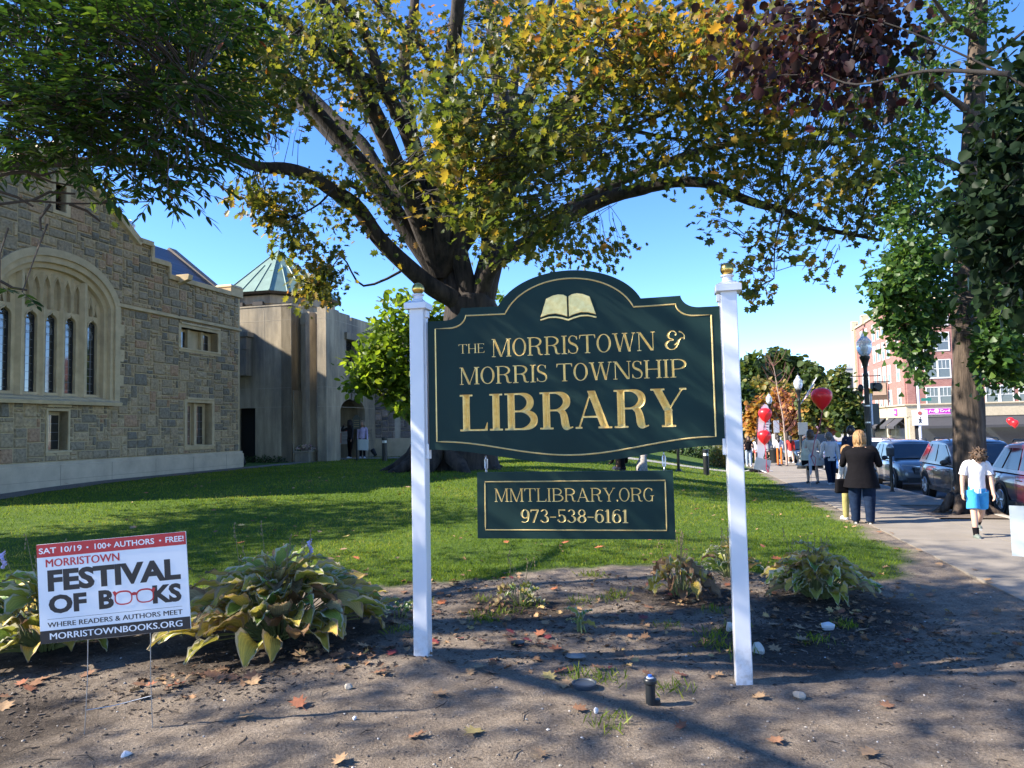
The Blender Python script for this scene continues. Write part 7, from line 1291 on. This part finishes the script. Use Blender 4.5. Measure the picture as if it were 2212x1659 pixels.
p = at(771, 996, 30.4); o = thing('historical_marker', 'dark plaque on a slim black post before the entrance arch', 'sign', on(p.x, p.y)); mb = MB(); mb.tube([(0, 0, -.1), (0, 0, 1.35)], .035, 8); mb.build('post', iron2, o); mb = MB(); plq = [(-.16, 1.32), (.16, 1.32), (.16, 1.80), (.10, 1.84), (.07, 1.92), (-.07, 1.92), (-.10, 1.84), (-.16, 1.80)]; mb.prism(plq, -.02, .02, lambda u, q_, f_: (u, f_, q_)); [mb.box((0, -.024, 1.42 + .09 * i), (.22, .006, .03), m=1) for i in range(4)]; mb.build('plaque', [M('marker_green', (.012, .022, .016), .5), M('marker_gold', (.16, .12, .05), .5)], o)
p = at(741, 984, 33.2); o = thing('poster_easel', 'white and red poster on a stand at the entrance arch', 'poster', on(p.x, p.y), .2); mb = MB(); mb.box((0, 0, 1.05), (.56, .02, .80)); q = mb.build('poster', white_, o); mb = MB(); mb.box((-.16, -.013, .93), (.18, .006, .48)); mb.box((.05, -.013, 1.26), (.3, .006, .04)); [mb.box((.10, -.013, .80 + .07 * i), (.26, .006, .018), m=1) for i in range(6)]; text(mb, 'BOOKS', -.1, .22, 1.31, 1.41, lambda u, q_, f_: (u, -.014, q_), m=1) if False else None; mb.build('print', [red, M('ink_grey', (.2, .2, .22), .7)], q); mb = MB(); [mb.tube([(s * .24, .02, .0), (s * .22, .02, 1.3)], .014, 5) for s in (1, -1)]; mb.build('legs', iron2, o)
for lab, px, py, d in (('black spotlight at the corner of the stone hall', 524, 1006, 26.8), ('black spotlight by the foot of the concrete pier', 697, 996, 31.0), ('black spotlight at the date stone corner', 808, 984, 33.6)):
    p = at(px, py, d); o = thing('ground_spotlight', lab, 'spotlight', on(p.x, p.y), .4); mb = MB(); mb.tube([(0, 0, -.05), (0, 0, .12)], .02, 6); mb.build('spike', iron2, o); mb = MB(); mb.tube([(.06, -.1, .10), (0, 0, .22), (-.05, .09, .34)], [.07, .10, .115], 12); mb.build('housing', bp, o, smooth=50)
p = at(660, 998, 30.2); o = thing('stone_planter', 'square stone planter of pink and white chrysanthemums by the entrance', 'planter', on(p.x, p.y), -ANG); mb = MB(); mb.box((0, 0, .2), (.68, .6, .42)); mb.box((0, 0, .43), (.78, .7, .10)); mb.build('trough', cm, o, bevel=.02)
n = 420; v = nrm(nrng.normal(size=(n, 3))); v[:, 2] = np.abs(v[:, 2]); npmesh('flowers', leafverts(np.array([0, 0, .46]) + v * np.array([.36, .32, .22]), v + .3 * nrng.normal(size=(n, 3)), nrng.normal(size=(n, 3)), nrng.uniform(.05, .09, n), BLOB[0]), BLOB[1], n, leafmat('mum_petal', [(0, (.05, .09, .02)), (.3, (.10, .13, .04)), (.4, (.55, .40, .42)), (.75, (.62, .55, .48)), (1, (.42, .16, .22))], .2), o, tint=nrng.random(n))
# ------------------------------------------------------------------ hedge, shrubs and far trees
def clump(name, label, cat, pts_, r, n, leaf, size, tint, tmpl=BLOB, group=None):
    c = np.array([tuple(p) for p in pts_]); B0 = Vector(c[0]); o = thing(name, label, cat, B0, 0, group); k = nrng.integers(0, len(c), n); v = nrm(nrng.normal(size=(n, 3))) * nrng.random((n, 1)) ** .35; v[:, 2] = np.abs(v[:, 2]) * 1.1; P = c[k] + v * np.array(r) - np.array(B0)
    npmesh('foliage', leafverts(P, v + .5 * nrng.normal(size=(n, 3)), nrng.normal(size=(n, 3)), size * nrng.uniform(.6, 1.3, n), tmpl[0]), tmpl[1], n, leaf, o, tint=np.clip(nrng.normal(tint, .15, n), 0, 1)); mb = MB(); [mb.tube([Vector(c[i]) - B0 - Vector((0, 0, .1)), Vector(c[i]) - B0 + Vector((rng.uniform(-.2, .2), rng.uniform(-.2, .2), r[2] * .7))], .03, 5) for i in range(len(c))]; mb.build('stem', twigm, o)
farleaf = leafmat('far_leaf', [(0, (.022, .045, .014)), (.3, (.06, .095, .024)), (.5, (.15, .15, .035)), (.65, (.26, .19, .055)), (.8, (.42, .19, .03)), (.9, (.30, .12, .07)), (1, (.20, .07, .065))], .35)
clump('hedge', 'low dark clipped hedge across the back of the lawn', 'hedge', [on(x, 47 - .1 * x) for x in np.linspace(-1, 15.5, 22)], (.6, .5, .95), 5200, farleaf, .13, .06)
p = at(1556, 998, 36); clump('shrub', 'small buff autumn shrub right of the bollard by the right post', 'shrub', [on(p.x, p.y), on(p.x + .4, p.y + .5)], (.55, .5, 1.0), 1400, farleaf, .09, .55); p = at(1620, 1015, 35); clump('shrub', 'low dark shrub at the lawn edge behind the feather banner', 'shrub', [on(p.x - .3, p.y + 2), on(p.x - .8, p.y + 3)], (.6, .6, .8), 1200, farleaf, .09, .12)
clump('groundcover', 'low green ground cover along the concrete wall base', 'plant', [Vector((TX.x, TX.y, .5)) + SE * x - SD * .35 for x in (-2.2, -1.6, -1.1, -.5)], (.4, .3, .22), 700, farleaf, .10, .1, LANCE)
gn = 'autumn trees down the street'; sb = M('street_bark', (.06, .048, .038), .9, bmp=.5)
def ft(label, px, py, rx, ry, d, tint, n, size, sd=.06, tr=.2, seed=1, lo=1.6):
    c = at(px, py, d); b = on(c.x, c.y); roundtree('street_tree', label, 'tree', c.x, c.y, 0, rx * d / 1550, c.z - b.z, ry * d / 1550, n, farleaf, BLOB, size, tr, tint, 9, gn, 7, seed, sb, lo, sd=sd)
ft('broad green tree tallest above the street', 1640, 822, 58, 55, 98, .22, 420, .75, .05, .4, 1, 4); ft('broad green tree beside the tallest one above the street', 1705, 803, 60, 50, 104, .24, 430, .8, .05, .4, 2, 4); ft('green tree lower to the right of the tall pair', 1758, 838, 38, 34, 100, .2, 240, .7, .05, .3, 3, 3)
ft('golden olive tree in front of the tall green pair', 1674, 858, 46, 42, 74, .55, 420, .5, .05, .25, 4, 3); ft('bright orange tree behind the feather banner', 1641, 905, 28, 38, 57, .76, 420, .36, .06, .15, 5, 1.6); ft('pinkish brown tree behind the second street lamp', 1696, 888, 36, 42, 64, .86, 380, .36, .07, .18, 6, 1.8); ft('dark leafy tree left of the orange one', 1606, 880, 20, 62, 66, .12, 300, .45, .06, .2, 7, 1.5)
ft('half bare green and russet tree behind the large balloon', 1768, 885, 46, 46, 47, .42, 330, .28, .16, .18, 8, 1.8); ft('dark thin tree left of the nearest street lamp', 1822, 865, 40, 78, 40, .30, 330, .24, .12, .14, 9, 1.6); ft('reddish tree between the lamp and the brick building', 1790, 900, 36, 40, 66, .85, 260, .36, .08, .16, 10, 1.5); ft('russet tree low at the far end of the street', 1735, 925, 40, 24, 80, .62, 240, .42, .1, .16, 11, 1.2)
n = 9000; t = nrng.uniform(-1.2, 1.15, n); d = nrng.uniform(210, 260, n); P = np.stack([d * np.tan(t * .8), d, -2 + nrng.random(n) ** .8 * (9 + 3 * np.sin(t * 17) + 2 * np.sin(t * 41))], 1); o = npmesh('treeline', leafverts(P, nrng.normal(size=(n, 3)), nrng.normal(size=(n, 3)), nrng.uniform(2.5, 5, n), BLOB[0]), BLOB[1], n, farleaf, tint=np.clip(nrng.normal(.25, .15, n), 0, 1)); tag(o, 'distant wooded skyline beyond the town', kind='stuff')
# ------------------------------------------------------------------ brick block across the street
bm_, nt, b_ = base('red_brick'); b_.inputs['Roughness'].default_value = .9; tc = _n(nt, 'ShaderNodeTexCoord'); sx = _n(nt, 'ShaderNodeSeparateXYZ'); nt.links.new(tc.outputs['Object'], sx.inputs[0]); ad = _n(nt, 'ShaderNodeMath', operation='ADD'); nt.links.new(sx.outputs[0], ad.inputs[0]); nt.links.new(sx.outputs[1], ad.inputs[1]); cx_ = _n(nt, 'ShaderNodeCombineXYZ'); nt.links.new(ad.outputs[0], cx_.inputs[0]); nt.links.new(sx.outputs[2], cx_.inputs[1])
bt = _n(nt, 'ShaderNodeTexBrick'); nt.links.new(cx_.outputs[0], bt.inputs[0])
for k, v in (('Scale', 2.0), ('Mortar Size', .018), ('Brick Width', .6), ('Row Height', .22)): bt.inputs[k].default_value = v
bt.inputs['Color1'].default_value = (.25, .095, .08, 1); bt.inputs['Color2'].default_value = (.34, .15, .125, 1); bt.inputs['Mortar'].default_value = (.36, .25, .21, 1); nt.links.new(bt.outputs['Color'], b_.inputs['Base Color'])
creamp = M('cream_render', (.46, .39, .27), .8); dkglass = M('shop_glass', (.03, .035, .04), .08, spec=.8); awn = M('awning_grey', (.045, .045, .05), .8); wfr = M('window_white', (.62, .62, .60), .5); blind = M('window_glass', (.10, .12, .13), .1, spec=.8)
KX = Vector((47.3, 86.0, -1.85)); bb = thing('brick_building', 'four storey red brick block with cream shopfronts across the street', 'building', KX, -ANG); GZ = 1.85
wl = MB(); wl.box((7, 14, 9), (14, 28, 18)); wl.box((32, 16, 8.6), (36, 25, 17.2)); [wl.box((x, -.08, 10.2), (.9, .2, 10.3)) for x in (.45, 6.3)]; wl.box((-.08, .5, 10), (.2, .9, 10)); wl.box((-.06, 25.5, 9.5), (.2, .5, 13)); W0 = wl.build('wall', bm_, bb)
cr = MB(); cr.box((7, 14, 4.55), (14.5, 28.5, 1.5)); cr.box((7, 14, 5.3), (14.9, 28.9, .18)); cr.box((32, 16, 5.5), (36.2, 25.3, .25)); cr.box((-.1, 27.2, 11), (.5, 1.6, 15.5)); [cr.box((x, .1 if x > 0 else y, 18.4), (1.0, 1.0, 1.4)) for x, y in ((2, 0), (4, 0), (9, 0), (0, 6), (0, 12), (0, 20), (0, 27))]; cr.box((7, 14, 18), (14.4, 28.4, .3)); [cr.box((-.1, y, 2.0), (.3, .7, 4)) for y in (.3, 9, 18, 27.5)]; [cr.box((x, -.1, 2.0), (.6, .3, 4)) for x in (.3, 6.8)]; cr.build('cream_trim', creamp, bb, bevel=.04)
def win(x, y, z, w_, h_, side):
    f = (lambda a, c, o_: (x + a, y - o_, c)) if side == 'f' else (lambda a, c, o_: (x - o_, y - a, c)); fr = MB(); plate(fr, [(-w_ / 2 - .12, z - h_ / 2 - .16), (w_ / 2 + .12, z - h_ / 2 - .16), (w_ / 2 + .12, z + h_ / 2 + .12), (-w_ / 2 - .12, z + h_ / 2 + .12)], [[(-w_ / 2, z - h_ / 2), (w_ / 2, z - h_ / 2), (w_ / 2, z + h_ / 2), (-w_ / 2, z + h_ / 2)]], .06, -.02, f); fr.prism([(-w_ / 2, z - .04), (w_ / 2, z - .04), (w_ / 2, z + .04), (-w_ / 2, z + .04)], .01, .05, f); [fr.prism([(a - .025, z), (a + .025, z), (a + .025, z + h_ / 2), (a - .025, z + h_ / 2)], .01, .035, f) for a in (-w_ / 6, w_ / 6)]; o = fr.build('window', wfr, bb); g = MB(); g.prism([(-w_ / 2, z - h_ / 2), (w_ / 2, z - h_ / 2), (w_ / 2, z + h_ / 2), (-w_ / 2, z + h_ / 2)], .004, .012, f); g.build('pane', blind, o)
for z in (6.25, 9.5, 12.75, 15.8):
    for x in (2.75, 4.15): win(x, 0, z, 1.2, 2.0, 'f')
    for x in (9, 10.5, 12.4): win(x, 0, z, 1.2, 2.0, 'f')
    for x in (17.5, 21.5, 22.8, 26.5, 30): win(x, 3.5, z, 1.25, 2.0, 'f')
    for y in (3.2, 7.5, 10, 12.5, 15, 19.5, 22.5): win(0, y, z, 1.2, 2.1, 's')
for x in (17.5, 22, 26.5, 31): win(x, 3.5, 3.0, 1.25, 2.0, 'f')
sh_ = MB(); sh_.box((3.6, -.02, 1.9), (5.8, .1, 3.8)); sh_.box((10.4, -.02, 1.9), (6.4, .1, 3.8)); [sh_.box((-.02, y, 1.9), (.1, 7.6, 3.8)) for y in (4.7, 13.5, 22.7)]; sh_.build('shop_window', dkglass, bb)
for (x, y, l, s) in ((3.6, 0, 5.7, 'f'), (10.4, 0, 6.2, 'f'), (0, 3.2, 3.6, 's'), (0, 7.0, 2.8, 's'), (0, 13.5, 5.5, 's'), (0, 22, 5.5, 's')):
    f = (lambda a, b, c: (x + a, -b, c)) if s == 'f' else (lambda a, b, c: (-b, y + a, c)); mb = MB(); mb.prism([(.06, 3.85), (1.3, 2.75), (1.3, 2.45), (1.26, 2.45), (1.26, 2.70), (.06, 3.75)], -l / 2, l / 2, lambda u, q_, o_: f(o_, u, q_)); mb.build('awning', awn, bb)
mb = MB(); mb.box((3.1, -.32, 4.45), (2.7, .06, .72)); ps_ = mb.build('shop_sign', M('magenta', (.50, .03, .40), .5, var=.03), bb); mb = MB(); mb.ball((3.0, -.36, 4.5), (.26, .02, .26), 14, 8); mb.tube([(2.2, -.36, 4.35), (2.35, -.36, 4.62), (2.45, -.36, 4.4), (2.6, -.36, 4.5), (2.7, -.36, 4.35)], .05, 5); mb.tube([(3.65, -.36, 4.62), (3.45, -.36, 4.66), (3.42, -.36, 4.4), (3.65, -.36, 4.38), (3.8, -.36, 4.5), (3.95, -.36, 4.4), (4.1, -.36, 4.48), (4.25, -.36, 4.4), (4.32, -.36, 4.66), (4.38, -.36, 4.38)], .05, 5); mb.tube([(2.2, -.36, 4.2), (3.9, -.36, 4.2)], .02, 4); [mb.box((3.1, -.35, 4.45 + s * .345), (2.7, .05, .04)) for s in (1, -1)]; mb.build('sign_script', M('sign_pale', (.75, .6, .74), .5), ps_)
mb = MB(); mb.box((-.34, 4.2, 4.5), (.06, 1.2, .8)); q = mb.build('shop_sign', MATS['magenta'], bb); mb = MB(); [mb.box((-.38, 4.2 + s * .25, 4.5), (.02, .36, .34), taper=.6) for s in (1, -1)]; mb.build('sign_script', MATS['sign_pale'], q)
mb = MB(); mb.tube([(0, 8, 8.6), (-1.9, 8, 8.6)], .06, 6); mb.build('sign_bracket', iron2, bb); mb = MB(); mb.box((-1.2, 8, 7.35), (1.9, .12, 2.3)); q = mb.build('hanging_board', M('board_brown', (.10, .07, .05), .7), bb); mb = MB(); mb.box((-1.2, 7.92, 7.6), (1.6, .06, 1.55)); mb.build('board_face', M('board_tan', (.40, .30, .22), .7), q); mb = MB(); mb.ball((-1.2, 7.88, 7.6), (.36, .03, .34), 12, 8); mb.build('green_emblem', M('emblem_green', (.16, .24, .12), .7), q)
mb = MB(); [mb.box((24.5, 2.9, z), (4.0, 1.2, .08)) for z in (5.6, 8.8, 12)]; [mb.tube([(22.5 + 4 * i / 12, 2.3, z), (22.5 + 4 * i / 12, 2.3, z + 1.05)], .03, 4) for z in (5.6, 8.8, 12) for i in range(13)]; [mb.box((24.5, 2.3, z + 1.05), (4.0, .06, .06)) for z in (5.6, 8.8, 12)]; mb.build('fire_escape', M('escape_grey', (.40, .40, .38), .6), bb)
mb = MB(); mb.box((17.5, 1.2, 2.3), (3.2, 2.6, .18)); mb.box((22.5, 1.0, 2.6), (3.4, 2.6, .18)); mb.box((16.8, 3.2, 1.0), (5.6, .5, 2.0)); mb.build('canopy', wfr, bb)
p = at(1850, 800, 150); o = thing('crenellated_tower', 'pale grey battlemented building top behind the thin dark tree', 'building', Vector((p.x, p.y, -1.9)), -ANG); mb = MB(); mb.box((0, 3, 7.4), (4.4, 6, 14.8)); mb.build('wall', M('grey_stone', (.34, .34, .33), .9, bmp=.3), o); mb = MB(); [mb.box((-1.9 + .63 * i, .1, 15.15), (.36, .5, .7)) for i in range(7)]; mb.box((0, .0, 14.7), (4.6, .4, .3)); mb.build('battlement', M('grey_stone2', (.40, .40, .39), .9), o); mb = MB(); [mb.box((x, -.02, 11.5), (.6, .08, 2.2)) for x in (-1.2, 0, 1.2)]; mb.build('window', dkglass, o)
p = at(1702, 850, 115); o = thing('white_house', 'white gabled house front showing between the street trees', 'building', Vector((p.x, p.y, -1.85)), -.3); mb = MB(); mb.box((0, 3, 3.6), (5.4, 6, 7.2)); mb.build('wall', M('white_clapboard', (.66, .66, .64), .7), o); mb = MB(); mb.prism([(-3.2, 7.2), (3.2, 7.2), (3.1, 7.6), (0, 9.3), (-3.1, 7.6)], -.3, 6.3, lambda u, q_, f_: (u, f_, q_)); mb.build('roof', M('roof_brown', (.16, .09, .07), .8), o); mb = MB(); [mb.box((x, -.03, z), (.9, .08, 1.5)) for x in (-1.5, 1.5) for z in (2, 5)]; mb.build('window', dkglass, o)
p = at(1263, 600, 75); o = thing('church_spire', 'grey slate church spire showing above the green sign', 'church', Vector((p.x, p.y, 0)), 0); mb = MB(); mb.lathe([(.95, 12.5), (.9, 13.0), (.02, 19.0)], 8); mb.build('spire', M('spire_slate', (.16, .16, .17), .7, bmp=.3), o); mb = MB(); mb.box((0, 0, 6.3), (2.2, 2.2, 12.6)); mb.build('tower', M('grey_stone', (.34, .34, .33)), o, bevel=.05); mb = MB(); [mb.box((0, -1.11, z), (.7, .06, 1.6)) for z in (4, 9.5)]; mb.build('louvre', iron2, o)
